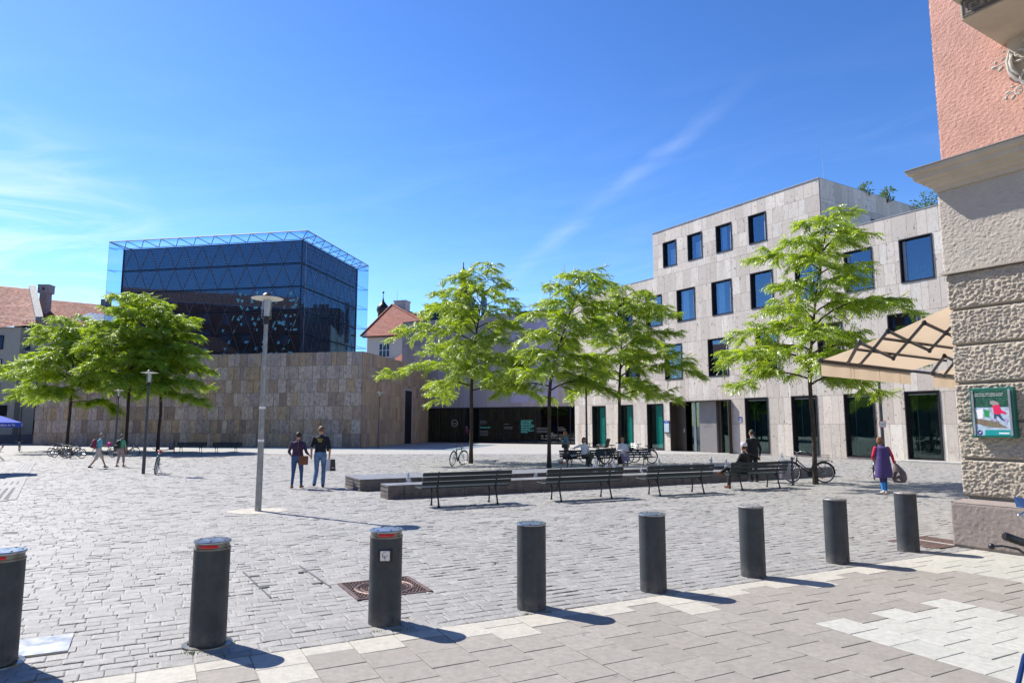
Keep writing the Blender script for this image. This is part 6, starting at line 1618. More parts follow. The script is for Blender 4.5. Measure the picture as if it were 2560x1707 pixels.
    for ex in extras:
        mb = MB()
        if ex == 'child_seat': mb.cbox(-.62, -.30, -.15, .15, .78, .84, .02); mb.add([(-.62, -.16, .8), (-.62, .16, .8), (-.74, .13, 1.22), (-.74, -.13, 1.22), (-.66, -.17, .8), (-.66, .17, .8), (-.80, .13, 1.22), (-.80, -.13, 1.22)], [(0, 1, 2, 3), (7, 6, 5, 4), (0, 3, 7, 4), (1, 5, 6, 2), (3, 2, 6, 7)]); part('child_seat', mb, m_blk, t)
        if ex == 'pink_cover': mb.ell((-.24, 0, .97), (.15, .13, .12), 12, 8); part('saddle_cover', mb, plain('cover_pink', (0.75, 0.01, 0.25), 0.5), t, True)
        if ex == 'front_red': mb.ell((.30, 0, .88), (.07, .08, .06), 8, 6); part('red_lock', mb, m_redl, t, True)
    return t


g = G(2031, 1208); bike('dark city bicycle with wire rear basket and pale rims leaning on the right-hand tree', Vector((g.x + .03, g.y + .35, 0)), PI - .12, .98, lady=True, basket='rear', refl=True, spk=.0028, steer=.35)
g = G(1142, 1163); bike('teal mountain bicycle on its stand left of the tree in front of the museum', g, 1.22, 1.0, (0.01, 0.09, 0.09), rack=False, steer=-.3, lean=.12)
g = G(366, 1185); bike('bicycle leaning on the pole lamp at the left, with a red lock', Vector((g.x + .22, g.y + .3, 0)), -PI / 2 + .52, .97, (0.01, 0.10, 0.08), extras=('front_red',), steer=-.25, rack=False, lean=-.08)
for i, (px, py, rz, c_, lb, s) in enumerate(((145, 1141, PI + .1, (.02, .02, .02), 'leftmost black bicycle of the cluster round the left tree', .78), (152, 1143, PI - .1, (.05, .04, .03), 'second bicycle of the cluster, its wheel overlapping the leftmost one', .78),
                                       (176, 1146, PI / 2 + .5, (.02, .02, .02), 'bicycle of the cluster turned towards the viewer', .72), (184, 1146, .1, (.02, .06, .10), 'bluish bicycle at the right of the cluster round the left tree', .80), (176, 1141, .25, (.03, .03, .03), 'rear bicycle of the cluster, mostly hidden by the bluish one', .76))):
    bike(lb, G(px, py), rz, s, c_, lady=(i == 1), steer=.2 * (i % 3 - 1))
g = G(262, 1143); bike('black bicycle with a pink saddle cover behind the walker in the green shirt', g, PI + .15, .80, extras=('pink_cover',))
g = G(318, 1140); bike('black bicycle leaning on the middle trunk, right of the walker in green', g, .1, .80)
g = G(48, 1129); bike('small looking bicycle leaning on the far left pole lamp', g, -1.05, .74)
g = G(1565, 1164); bike('black bicycle parked behind the bench of the older woman', Vector((g.x - .2, g.y + 1.5, 0)), .08, 1.0, lady=True, rack=False)
g = G(1606, 1162); bike('bicycle with a front basket behind the right end of the older woman\'s bench', Vector((g.x + .35, g.y + 1.6, 0)), 2.35, .96, basket='front', steer=.3)
g = G(1494, 1164); bike('bicycle with a black child seat behind the woman in grey trousers', Vector((g.x + .1, g.y + 1.9, 0)), 2.5, 1.0, extras=('child_seat',), basket='front')
g = G(2196, 1196); bike('black bicycle seen from behind, just left of the woman in purple', Vector((g.x - .1, g.y, 0)), 1.02, 1.0, extras=('front_red',), refl=True, steer=.2)

# two bicycles cut by the right edge, only a grip, a lever and a saddle reaching into view
NB = V(2575, 1352, 3.35)
t = thing('bicycle', 'close bicycle cut by the right edge, its black grip and brake lever reaching into view', 'bicycle', (NB.x + .62, NB.y + .1, 0), 0, 'bicycles parked on the square')
L0 = Vector((NB.x + .62, NB.y + .1, 0)); mf = plain('near_frame', (0.02, 0.05, 0.16), 0.25, 0.5)
def nl(px, py, D): return V(px, py, D) - L0
a, b, c_ = nl(2512, 1340, 3.3), nl(2560, 1356, 3.33), nl(2640, 1385, 3.45)
mb = MB(); mb.tube([b, c_, c_ + Vector((.20, .05, -.05)), c_ + Vector((.38, .12, -.02))], .013, 8); hb_ = part('handlebar', mb, m_blk, t, True)
mb = MB(); mb.tube([a + Vector((-.002, 0, 0)), a + Vector((.004, 0, 0)), a.lerp(b, .5), b], [.014, .020, .0195, .0195], 14)
for f in (.25, .5, .75): mb.torus((0, 0, 0), .0195, .002, 'x', 14, 5, 0, T(*a.lerp(b, f)))
part('grip', mb, m_blk, hb_, True)
l0, l1, l2, l3 = nl(2479, 1365, 3.22), nl(2505, 1364, 3.25), nl(2545, 1372, 3.3), nl(2580, 1398, 3.34)
mb = MB(); mb.ell(l0, (.014, .014, .014), 12, 8); mb.tube([l0, l1, l2, l3, l3 + Vector((.05, .02, .03))], [.007, .0075, .0085, .009, .012], 10, flat=.7); part('brake_lever', mb, m_blk, hb_, True)
for nm, c in (('wheel', Vector((.35, -.62, .34))), ('wheel', Vector((.70, .40, .34)))):
    mb = MB(); M_ = T(*c) @ Matrix.Rotation(1.25, 4, 'Z'); mb.torus((0, 0, 0), .325, .019, 'y', 36, 7, 0, M_); wv = part('wheel', mb, m_tyre, t, True)
    mb = MB(); mb.torus((0, 0, 0), .30, .011, 'y', 36, 5, 0, M_)
    for k in range(18): mb.tube([(0, 0, 0), (.3 * math.cos(k * PI / 9), 0, .3 * math.sin(k * PI / 9))], .002, 3, 0, False, M_)
    part('rim', mb, m_rim, wv, True)
w1, w2 = Vector((.35, -.62, .34)), Vector((.70, .40, .34)); hd = c_ + Vector((.38, .12, -.05))
mb = MB(); bbx = w1.lerp(w2, .5) + Vector((0, 0, -.06)); stt = w1.lerp(w2, .28) + Vector((0, 0, .55)); mb.tube([w2, hd], .02, 8); mb.tube([bbx, stt], .018, 8); mb.tube([bbx, w2.lerp(hd, .6)], .02, 8); mb.tube([stt, w2.lerp(hd, .8)], .018, 8); mb.tube([bbx, w1], .012, 6); mb.tube([stt, w1], .012, 6); part('frame', mb, mf, t, True)
mb = MB(); p = nl(2561, 1640, 3.0); q = nl(2543, 1720, 2.9); mb.tube([p + Vector((.35, .05, .25)), p, q], .010, 8); part('fork_leg', mb, mf, t, True)
mb = MB(); mb.ell(stt + Vector((0, 0, .12)), (.08, .14, .03), 12, 8); part('saddle', mb, m_blk, t, True)

S0 = V(2520, 1243, 8.3)
t = thing('bicycle', 'bicycle with a glossy blue saddle cut by the right edge before the plinth', 'bicycle', (S0.x + .35, S0.y, 0), .25, 'bicycles parked on the square')
m_bs = plain('blue_saddle', (0.01, 0.16, 0.50), 0.2, coat=0.5)
mb = MB(); B = lambda x, y, z: (x, y, S0.z + z)
mb.add([B(-.36, 0, .02), B(-.27, -.05, -.11), B(-.10, -.10, -.12), B(.02, -.12, -.06), B(.03, 0, .0), B(.02, .12, -.06), B(-.10, .10, -.12), B(-.27, .05, -.11), B(-.1, 0, -.02)],
       [(0, 1, 8), (1, 2, 8), (2, 3, 8), (3, 4, 8), (4, 5, 8), (5, 6, 8), (6, 7, 8), (7, 0, 8), (0, 7, 6, 5, 4, 3, 2, 1)]); sd = part('saddle', mb, m_bs, t)
mb = MB(); mb.tube([B(-.30, 0, -.20), B(-.18, -.01, -.14), B(-.02, 0, -.10)], .012, 7); mb.tube([B(-.30, 0, -.20), B(-.12, .0, -.36), B(.08, 0, -.55)], .014, 7); mb.ell(B(-.30, 0, -.20), (.02, .02, .02), 8, 6); part('seat_clamp', mb, plain('chrome', (0.6, 0.62, 0.66), 0.12, 0.95), sd, True)
for c in ((-.25 + .35, 0, .34), (.80, 0, .34)):
    mb = MB(); mb.torus(c, .325, .019, 'y', 36, 7, a0=0); wv = part('wheel', mb, m_tyre, t, True); mb = MB(); mb.torus(c, .30, .011, 'y', 36, 5); part('rim', mb, m_rim, wv, True)
mb = MB(); mb.tube([B(.08, 0, -.55), (.42, 0, .3), (.70, 0, .82), (.80, 0, .34)], .016, 7); mb.tube([(.42, 0, .3), (.10, 0, .34)], .012, 6); mb.tube([B(.08, 0, -.55), (.68, 0, .78)], .015, 6); part('frame', mb, mf, t, True)
mb = MB(); mb.tube([(.70, -.28, .98), (.72, 0, .95), (.70, .28, .98)], .012, 6); mb.tube([(.70, 0, .82), (.72, 0, .95)], .012, 6); part('handlebar', mb, m_blk, t, True)
# ---- people -------------------------------------------------------------------------------------------------
def cloth(name, col, **k): return M('cloth_' + name, col, k.pop('rough', 0.85), var=k.pop('var', 0.14), vs=k.pop('vs', 7), bump=k.pop('bump', 0.5), bs=k.pop('bs', 9), **k)


m_skin = M('skin', (0.50, 0.27, 0.18), 0.55, var=0.08, vs=12); m_skin2 = M('skin_tan', (0.36, 0.18, 0.11), 0.55, var=0.08, vs=12)


class Body:
    def __init__(s): s.mb = MB(); s.seg = []
    def cap(s, a, b, r0, r1, tag, n=10, fy=1.0):
        a, b = Vector(a), Vector(b); d = (b - a); L = max(d.length, 1e-4); d /= L; pts = []; R = []
        for k in (-1.0, -.92, -.7, -.38): pts.append(a + d * (k * r0)); R.append(max(.0015, r0 * math.sqrt(max(0, 1 - k * k))))
        for k in (0, .5, 1): pts.append(a.lerp(b, k)); R.append(r0 + (r1 - r0) * k)
        for k in (.38, .7, .92, 1.0): pts.append(b + d * (k * r1)); R.append(max(.0015, r1 * math.sqrt(max(0, 1 - k * k))))
        s.mb.tube(pts, R, n, flat=fy); s.seg.append((tuple(a), tuple(b), r0, r1, tag))
    def ell(s, c, r, tag): s.mb.ell(c, r, 14, 10); s.seg.append((tuple(c), tuple(c), min(r), min(r), tag))
    def loft(s, rings, W, tag, tags=None, n=18):
        W = Vector(W).normalized(); vs = []
        for i, (c, rx, ry) in enumerate(rings):
            c = Vector(c); up = (Vector(rings[min(i + 1, len(rings) - 1)][0]) - Vector(rings[max(i - 1, 0)][0])).normalized(); D = up.cross(W).normalized()
            for k in range(n):
                t = 2 * PI * k / n; vs.append(c + W * (rx * math.cos(t)) + D * (ry * math.sin(t)))
        fs = [(i * n + k, i * n + (k + 1) % n, (i + 1) * n + (k + 1) % n, (i + 1) * n + k) for i in range(len(rings) - 1) for k in range(n)]
        fs += [tuple(range(n - 1, -1, -1)), tuple((len(rings) - 1) * n + k for k in range(n))]; s.mb.add(vs, fs)
        for i in range(len(rings) - 1):
            a, b = rings[i], rings[i + 1]; tg = tags[i] if tags else tag
            for o_ in (-.55, 0, .55): s.seg.append((tuple(Vector(a[0]) + W * (o_ * a[1])), tuple(Vector(b[0]) + W * (o_ * b[1])), a[2] * .95, b[2] * .95, tg))
    def build(s, name, mats, parent, vox=0.015, iters=4):
        me = bpy.data.meshes.new(name); me.from_pydata(s.mb.v, [], s.mb.f); o = bpy.data.objects.new(name, me); COL.objects.link(o)
        r = o.modifiers.new('r', 'REMESH'); r.mode = 'VOXEL'; r.voxel_size = vox; r.use_smooth_shade = True
        sm = o.modifiers.new('s', 'SMOOTH'); sm.iterations = iters; sm.factor = .5
        me2 = bpy.data.meshes.new_from_object(o.evaluated_get(bpy.context.evaluated_depsgraph_get())); bpy.data.objects.remove(o)
        tags = list(dict.fromkeys(q[4] for q in s.seg)); me2.materials.clear()
        for tg in tags: me2.materials.append(mats[tg])
        nf = len(me2.polygons); C_ = np.empty(nf * 3); me2.polygons.foreach_get('center', C_); C_ = C_.reshape(-1, 3); best = np.full(nf, 1e9); idx = np.zeros(nf, int)
        for a, b, r0, r1, tg in s.seg:
            a, b = np.array(a), np.array(b); d = b - a; L = max((d * d).sum(), 1e-9); u = np.clip(((C_ - a) @ d) / L, 0, 1); ds = np.linalg.norm(C_ - a - u[:, None] * d, axis=1) - (r0 + (r1 - r0) * u)
            k = ds < best; best[k] = ds[k]; idx[k] = tags.index(tg)
        me2.polygons.foreach_set('material_index', idx.astype(np.int32)); me2.polygons.foreach_set('use_smooth', np.ones(nf, bool)); me2.name = name
        return link(name, me2, parent)


def person(label, loc, rz, H, C, P=None, fat=1.0, hair=('short', (0.03, 0.02, 0.015)), vox=0.015, skirt=None, coat=None, sleeves='long', legs='long', skin=None, eyes=False, hz=0.0, group=None, hat=None, headyaw=0.0):
    t = thing('person', label, 'person', loc, rz, group, H / 1.75)
    q = dict(pel=(0, 0, .95), neck=(0, .0, 1.47), head=(0, .03, 1.635), elL=(-.25, -.03, 1.14), haL=(-.26, .06, .88), elR=(.25, -.03, 1.14), haR=(.26, .06, .88), knL=(-.10, .03, .51), anL=(-.10, -.02, .09), knR=(.10, .03, .51), anR=(.10, -.02, .09), toL=(0, 1, 0), toR=(0, 1, 0), W=(1, 0, 0))
    q.update(P or {}); skin = skin or m_skin; B_ = Body(); v = {k: Vector(x) for k, x in q.items()}; W = v['W'].normalized()
    pel, neck = v['pel'], v['neck']; ax = neck - pel; sp = lambda f: pel + ax * f
    B_.loft([(sp(-.16), .10 * fat, .085 * fat), (sp(-.06), .165 * fat, .118 * fat), (sp(.08), .168 * fat, .118 * fat), (sp(.22), .155 * fat, .112 * fat), (sp(.42), .142 * fat, .105 * fat), (sp(.66), .170 * fat, .118 * fat), (sp(.84), .195, .105), (sp(.93), .165, .085), (sp(1.0), .075, .06)], W, 'top', ['leg', 'leg', 'top', 'top', 'top', 'top', 'top', 'top'])
    head = v['head']; B_.cap(neck - ax.normalized() * .02, head - Vector((0, .01, .07)), .056, .052, 'skin')
    fd = Matrix.Rotation(headyaw, 3, 'Z') @ Vector((0, 1, 0)); rt = fd.cross(Vector((0, 0, 1)))
    B_.ell(head, (.078, .088, .112), 'skin'); B_.ell(head + fd * .022 - Vector((0, 0, .055)), (.055, .058, .058), 'skin'); B_.cap(head + fd * .088 + Vector((0, 0, .015)), head + fd * .105 - Vector((0, 0, .018)), .010, .015, 'skin', 8)
    for s_ in (-1, 1): B_.ell(head + rt * (.079 * s_) - Vector((0, 0, .005)) - fd * .005, (.014, .02, .032), 'skin')
    for sd, sg in (('L', -1), ('R', 1)):
        sh = sp(.875) + W * (.178 * sg); el, ha = v['el' + sd], v['ha' + sd]; d = (ha - el).normalized(); wr = ha - d * .02
        B_.cap(sh, el, .060 * (0.9 + .1 * fat), .046, 'sleeve')
        if sleeves == 'short': B_.cap(sh.lerp(el, .62), el, .040, .040, 'skin'); B_.cap(el, wr, .041, .028, 'skin')
        elif sleeves == 'mid': B_.cap(el, el.lerp(wr, .45), .046, .040, 'sleeve'); B_.cap(el.lerp(wr, .45), wr, .034, .027, 'skin')
        else: B_.cap(el, wr, .046, .034, 'sleeve')
        palm = ha + d * .045; sdv = W * (-.4 * sg) + Vector((0, .5, 0)); B_.cap(wr, palm, .028, .033, 'skin', 8, .6)
        side_ = d.cross(W).normalized() if abs(d.dot(W)) < .9 else Vector((0, 0, 1))
        for k, ln in enumerate((.062, .075, .07, .052)):
            b0_ = palm + side_ * ((k - 1.5) * .017) + d * .02; m1 = b0_ + d * ln * .55; B_.cap(b0_, m1, .0105, .0095, 'skin', 6); B_.cap(m1, m1 + (d - W * .5 * sg).normalized() * ln * .5, .0095, .008, 'skin', 6)
        B_.cap(palm + side_ * .03 - d * .015, palm + side_ * .055 + d * .03, .011, .009, 'skin', 6)
        hip = pel + W * (.092 * sg) - Vector((0, 0, .03)); kn, an = v['kn' + sd], v['an' + sd]
        B_.cap(hip, kn, .092 * fat, .062, 'leg')
        if legs == 'short': B_.cap(hip.lerp(kn, .55), kn + (kn - hip) * .0, .088, .086, 'leg'); B_.cap(kn, an, .052, .034, 'skin')
        elif legs == 'capri': B_.cap(kn, kn.lerp(an, .55), .068, .066, 'leg'); B_.cap(kn.lerp(an, .55), an, .05, .036, 'skin')
        elif legs == 'slim': B_.cap(kn, an, .058, .042, 'leg')
        elif legs == 'bare': B_.cap(kn, an, .052, .034, 'skin')
        else: B_.cap(kn, an, .068, .056, 'leg')
        to = v['to' + sd].normalized(); hl = an - to * .045 - Vector((0, 0, .045)) * 1; B_.cap(hl, an + to * .13 - Vector((0, 0, .05)) * (1 if to.z > -.3 else 0) + Vector((0, 0, .0)), .040, .034, 'shoe', 10)
        B_.cap(an, hl, .04, .04, 'shoe')
    if skirt: B_.loft([(Vector(c), a, b) for c, a, b in skirt], W, 'skirt')
    if coat: B_.loft([(Vector(c), a, b) for c, a, b in coat], W, 'coat')
    mats = dict(top=C['top'], sleeve=C.get('sleeve', C['top']), leg=C['leg'], skin=skin, shoe=C['shoe'], skirt=C.get('skirt'), coat=C.get('coat'))
    body = B_.build('body', mats, t, vox)
    # hair: a shell over the skull, open at the face
    kind, hc = hair; mb = MB(); mb.ell((0, 0, 0), (.088, .101, .122), 22, 16); hd = []
    R_ = Matrix.Rotation(headyaw, 3, 'Z')
    vs = [Vector(p) for p in mb.v]; keep = []
    low = {'short': -.045, 'bob': -.09, 'long': -.11, 'bald': .01, 'curly': -.06}[kind]
    for f in mb.f:
        c = sum((vs[i] for i in f), Vector()) / len(f)
        if c.y > .035 and c.z < .055: continue
        if c.z < low + max(0, c.y) * .5: continue
        keep.append(f)
    used = {}; nv = []; nf = []
    for f in keep:
        g_ = []
        for i in f:
            if i not in used:
                used[i] = len(nv); p = vs[i].copy(); k = 1 + (.10 if kind in ('curly', 'bob', 'long') else .0) + .12 * (noise.noise(p * 28) if kind != 'short' else .2 * noise.noise(p * 40)); nv.append(R_ @ (p * k) + head - fd * .008 + Vector((0, 0, .004)))
            g_.append(used[i])
        nf.append(tuple(g_))
    hm = MB(); hm.add(nv, nf)
    if kind == 'long':
        for k in range(9): a = PI + PI * (k + .5) / 9; p = head + R_ @ Vector((.075 * math.cos(a), .07 * math.sin(a), -.02)); hm.tube([p, p + Vector((0, 0, -.10)) + R_ @ Vector((0, -.01, 0)), p + Vector((0, 0, -.22)) + R_ @ Vector((0, -.01, 0))], [.032, .03, .012], 6)
    if kind == 'bob':
        for k in range(9): a = PI * .93 + PI * 1.14 * (k + .5) / 9; p = head + R_ @ Vector((.083 * math.cos(a), .08 * math.sin(a), -.01)); hm.tube([p, p + Vector((0, 0, -.06)), p + Vector((0, 0, -.115)) + R_ @ Vector((0, .0, 0))], [.028, .03, .014], 6)
    hm.f = [tuple(f) for f in hm.f]
    part('hair', hm, M('hair', hc, 0.6, var=0.4, vs=30, bump=.5, bs=60), t, True)
    if hat:
        mb = MB(); mb.lathe([(.094, -.0), (.097, .04), (.092, .09), (.07, .118), (.0001, .128)], 22, 0, T(*(head + Vector((0, -.012, .028))))); part('cap', mb, hat, t, True)
    if eyes:
        for s_ in (-1, 1): mb = MB(); mb.ell(head + rt * (.031 * s_) + fd * .080 + Vector((0, 0, .012)), (.011, .008, .008), 8, 6); part('eye', mb, plain('eye', (.02, .02, .02), .2), t, True)
        mb = MB(); mb.ell(head + fd * .083 - Vector((0, 0, .052)), (.024, .008, .007), 8, 6); part('mouth', mb, plain('mouth', (.30, .08, .07), .5), t, True)
    return t


def hgt(py_top, g, px=None):         # real height that reaches photo row py_top above a ground point
    return V(1280, py_top, g.y).z


jeans = cloth('jeans', (0.035, 0.085, 0.19)); jeans_l = cloth('jeans_light', (0.10, 0.19, 0.32), var=.35); navy = cloth('navy_tee', (0.008, 0.010, 0.018)); plum = cloth('plum_top', (0.045, 0.022, 0.06))
black_c = cloth('black_suit', (0.006, 0.006, 0.007)); brown_s = cloth('brown_shoe', (0.20, 0.07, 0.03)); dark_s = cloth('dark_shoe', (0.02, 0.02, 0.03)); white_c = cloth('white_blouse', (0.70, 0.71, 0.74)); beige_c = cloth('beige_shorts', (0.52, 0.44, 0.38))
teal_c = cloth('turquoise_shirt', (0.16, 0.42, 0.50)); green_c = cloth('green_shirt', (0.13, 0.42, 0.23)); mauve_c = cloth('mauve_trousers', (0.30, 0.24, 0.24)); purple_c = cloth('purple_wool', (0.055, 0.038, 0.15), bump=.8); red_c = cloth('red_sleeve', (0.55, 0.01, 0.06))
blue_j = cloth('bright_jeans', (0.01, 0.15, 0.42), var=.3); denim_c = cloth('denim_jacket', (0.09, 0.18, 0.25), var=.3); brown_c = cloth('taupe_skirt', (0.16, 0.12, 0.115)); olive_c = cloth('olive_trousers', (0.07, 0.062, 0.045)); lilac_c = cloth('lilac_skirt', (0.27, 0.22, 0.29), var=.25)
pale_s = cloth('pale_shoe', (0.45, 0.40, 0.33))

# hand in hand couple walking away
gw = G(741, 1221); gm = G(798, 1219); hands = V(776.5, 1143, (gw.y + gm.y) / 2)
Hw, Hm = hgt(1080, gw), hgt(1065, gm)
kw, km = Hw / 1.75, Hm / 1.75
rzw, rzm = .10, .12
def tolocal(p, g, rz, k): return tuple((Matrix.Rotation(-rz, 3, 'Z') @ (Vector(p) - Vector((g.x, g.y, 0)))) / k)
hl = Vector(tolocal(hands, gw, rzw, kw)); hm_ = Vector(tolocal(hands, gm, rzm, km))
person('woman in a plum top and jeans, holding hands with the man in black', gw, rzw, Hw, dict(top=plum, leg=jeans, shoe=brown_s),
       dict(haR=tuple(hl + Vector((-.02, 0, .05))), elR=(.27, -.04, 1.13), elL=(-.27, .0, 1.14), haL=(-.22, .20, .98), knL=(-.11, -.02, .50), anL=(-.12, -.12, .10), knR=(.11, .12, .52), anR=(.12, .10, .10), toR=(.25, 1, 0)), 1.12, ('short', (0.02, 0.012, 0.009)), .014, sleeves='mid', legs='slim')
person('man in a black t-shirt with yellow print, hand in hand with the woman', gm, rzm, Hm, dict(top=navy, leg=jeans_l, shoe=dark_s),
       dict(haL=tuple(hm_ + Vector((.02, 0, .05))), elL=(-.25, -.02, 1.16), elR=(.27, -.03, 1.13), haR=(.25, .05, .88), knL=(-.10, .04, .50), anL=(-.12, -.16, .13), knR=(.09, .10, .51), anR=(.08, .12, .09), toL=(0, 1, -.35)), 1.04, ('short', (0.16, 0.09, 0.05)), .014, sleeves='short', headyaw=.5)
yl = plain('print_yellow', (0.62, 0.52, 0.06)); MW = Matrix.Translation((gm.x, gm.y, 0)) @ Matrix.Rotation(rzm, 4, 'Z') @ Matrix.Scale(km, 4)
pm_ = [o for o in COL.objects if o.get('label', '').startswith('man in a black t-shirt')][0]
text_part('shirt_print', 'BAU', .078, yl, pm_, T(.0, -.140, 1.375) @ Matrix.Rotation(.06, 4, 'Y') @ FRONT, .002); text_part('shirt_print', 'FREI', .062, yl, pm_, T(-.0, -.142, 1.318) @ Matrix.Rotation(.06, 4, 'Y') @ FRONT, .002)
# shoulder bag, backpack, shopping bag
m_lea = M('brown_leather', (0.15, 0.045, 0.02), 0.5, var=.2, vs=9)
def at_person(g, rz, k, x, y, z): return Matrix.Translation((g.x, g.y, 0)) @ Matrix.Rotation(rz, 4, 'Z') @ Matrix.Translation((x * k, y * k, z * k))
mw = at_person(gw, rzw, kw, .20, -.06, .80)
bg_ = thing('shoulder_bag', 'brown leather shoulder bag on the hip of the woman in plum', 'bag', mw.translation, rzw)
mb = MB(); mb.cbox(-.13, .13, -.055, .03, -.06, .20, .02); part('pouch', mb, m_lea, bg_); mb = MB(); mb.cbox(-.135, .135, -.065, -.054, .04, .205, .004); part('flap', mb, m_lea, bg_)
mb = MB(); mb.tube([(-.11, -.03, .19), (-.155, -.13, .40), (-.15, -.12, .62), (-.12, -.02, .71)], .009, 5); part('strap', mb, m_lea, bg_, True)
mw = at_person(gm, rzm, km, .28, .06, .82)
sb = thing('shopping_bag', 'black and white paper shopping bag carried by the man in black', 'bag', mw.translation, rzm + .35)
mb = MB(); mb.add([(-.13, -.06, -.02), (.13, -.06, -.02), (.15, -.07, -.37), (-.15, -.07, -.37), (-.13, .06, -.02), (.13, .06, -.02), (.15, .07, -.37), (-.15, .07, -.37)], [(0, 3, 2, 1), (4, 5, 6, 7), (0, 4, 7, 3), (1, 2, 6, 5), (3, 7, 6, 2)])
part('sack', mb, plain('bag_white', (.55, .55, .62), .4), sb); mb = MB(); mb.add([(-.01, -.063, -.02), (.131, -.063, -.02), (.151, -.073, -.371), (-.02, -.073, -.371)], [(0, 3, 2, 1)]); mb.add([(.133, -.06, -.02), (.133, .06, -.02), (.153, .07, -.37), (.153, -.07, -.37)], [(0, 1, 2, 3)]); part('dark_panel', mb, plain('bag_black', (.02, .015, .02), .3), sb)
mb = MB(); mb.tube([(-.06, 0, -.03), (-.04, 0, .06), (.04, 0, .06), (.06, 0, -.03)], .004, 4); part('handle', mb, W_, sb); mb = MB(); mb.box(.03, .11, -.076, -.074, -.28, -.265); part('bag_print', mb, W_, sb)
mw = at_person(gm, rzm, km, .20, .10, 1.18)
bk = thing('sling_bag', 'black bag with a yellow edge slung on the right side of the man in black', 'bag', mw.translation, rzm)
mb = MB(); mb.cbox(-.03, .07, -.15, .03, -.16, .20, .03); part('pouch', mb, navy, bk, True); mb = MB(); mb.tube([(.055, -.15, .12), (.075, -.155, -.02), (.07, -.15, -.14)], .008, 5); part('edge', mb, yl, bk, True)

# two walkers with rucksacks
g1 = G(243, 1171); H1 = hgt(1082, g1); rz1 = -.85
person('man in a turquoise shirt and beige shorts striding with a magenta rucksack', g1, rz1, H1, dict(top=teal_c, leg=beige_c, shoe=dark_s),
       dict(knL=(-.11, .20, .53), anL=(-.11, .36, .11), knR=(.11, -.10, .50), anR=(.11, -.36, .12), toR=(0, 1, -.4), elL=(-.24, .02, 1.14), haL=(-.20, .24, 1.12), elR=(.24, .08, 1.16), haR=(.16, .27, 1.10), neck=(0, .05, 1.46), head=(0, .10, 1.62), pel=(0, 0, .93)), 1.08, ('short', (0.22, 0.17, 0.14)), .016, sleeves='short', legs='short', skin=m_skin2)
g2 = G(299, 1167); H2 = hgt(1085.5, g2); rz2 = -.25
person('person in a green shirt and mauve knee trousers, right of the striding man', g2, rz2, H2, dict(top=green_c, leg=mauve_c, shoe=brown_s),
       dict(knL=(-.12, .02, .50), anL=(-.12, -.08, .10), knR=(.12, .10, .51), anR=(.13, .12, .10), elL=(-.30, .06, 1.16), haL=(-.30, .20, 1.05), elR=(.30, .0, 1.12), haR=(.31, .04, .86)), 1.16, ('short', (0.10, 0.075, 0.06)), .016, sleeves='short', legs='capri')
def rucksack(label, g, rz, k, m1, m2, w=.15):
    M_ = at_person(g, rz, k, 0, -.20, 1.02); t = thing('rucksack', label, 'rucksack', M_.translation, rz, None, k)
    mb = MB(); mb.loft = None
    B_ = Body(); B_.loft([((0, 0, -.02), w * .75, .07), ((0, -.01, .03), w, .10), ((0, -.02, .18), w, .11), ((0, -.01, .33), w * .92, .09), ((0, .02, .42), w * .6, .05)], (1, 0, 0), 'a'); B_.build('pack', {'a': m1}, t, .02, 2)
    mb = MB(); mb.cbox(-w * .7, w * .7, -.155, -.10, .0, .17, .02); part('pocket', mb, m2, t)
    mb = MB()
    for s_ in (-1, 1): mb.tube([(s_ * .08, .05, .40), (s_ * .10, .17, .43), (s_ * .11, .30, .30), (s_ * .13, .28, .10), (s_ * .13, .08, .0)], .018, 6)
    part('straps', mb, m2, t, True); return t
rucksack('magenta and dark rucksack on the back of the striding man', g1, rz1, H1 / 1.75, M('pack_magenta', (0.36, 0.02, 0.10), 0.7, var=.6, vs=11, col2=(0.05, 0.015, 0.03)), plain('pack_dark', (0.03, 0.02, 0.03)), .16)
rucksack('dark green rucksack on the back of the person in the green shirt', g2, rz2, H2 / 1.75, plain('pack_green', (0.008, 0.02, 0.016)), plain('pack_black', (0.01, 0.012, 0.012)), .15)

# woman with a telephone
g3 = G(1416, 1158); H3 = hgt(1078, g3); rz3 = 1.25
person('young woman in a denim jacket and taupe skirt looking at her phone beyond the fountain', g3, rz3, H3, dict(top=denim_c, leg=brown_c, shoe=pale_s, skirt=brown_c),
       dict(elL=(-.22, .08, 1.17), haL=(-.08, .30, 1.30), elR=(.22, .08, 1.17), haR=(.06, .30, 1.28), head=(0, .06, 1.62)), 1.0, ('long', (0.30, 0.13, 0.06)), .018, skirt=[((0, 0, 1.0), .15, .12), ((0, 0, .85), .17, .14), ((0, .01, .6), .17, .14), ((0, .02, .36), .18, .15)], legs='bare')
M_ = at_person(g3, rz3, H3 / 1.75, 0, .36, 1.34); mb = MB(); mb.cbox(-.035, .035, -.006, .006, -.07, .07, .003)
single('phone', mb, m_blk, 'small dark phone held by the young woman in the denim jacket', 'phone', M_.translation, rz3)
M_ = at_person(g3, rz3, H3 / 1.75, -.02, .02, .86); hb2 = thing('handbag', 'black handbag on the hip of the young woman with the phone', 'bag', M_.translation, rz3)
mb = MB(); mb.cbox(-.21, .21, -.15, .16, -.02, .17, .04); part('pouch', mb, m_blk, hb2); mb = MB(); mb.tube([(-.16, 0, .15), (-.12, -.02, .45), (.05, 0, .58), (.12, .02, .40), (.16, 0, .15)], .008, 5); part('strap', mb, m_blk, hb2)
g = G(1401, 1160); mb = MB(); mb.cbox(-.13, .13, -.09, .09, 0, .22, .01); crt = single('carton', mb, plain('carton_white', (.62, .60, .60)), 'small white and red carton standing on the ground left of the phone user', 'box', (g.x, g.y, 0), .2)
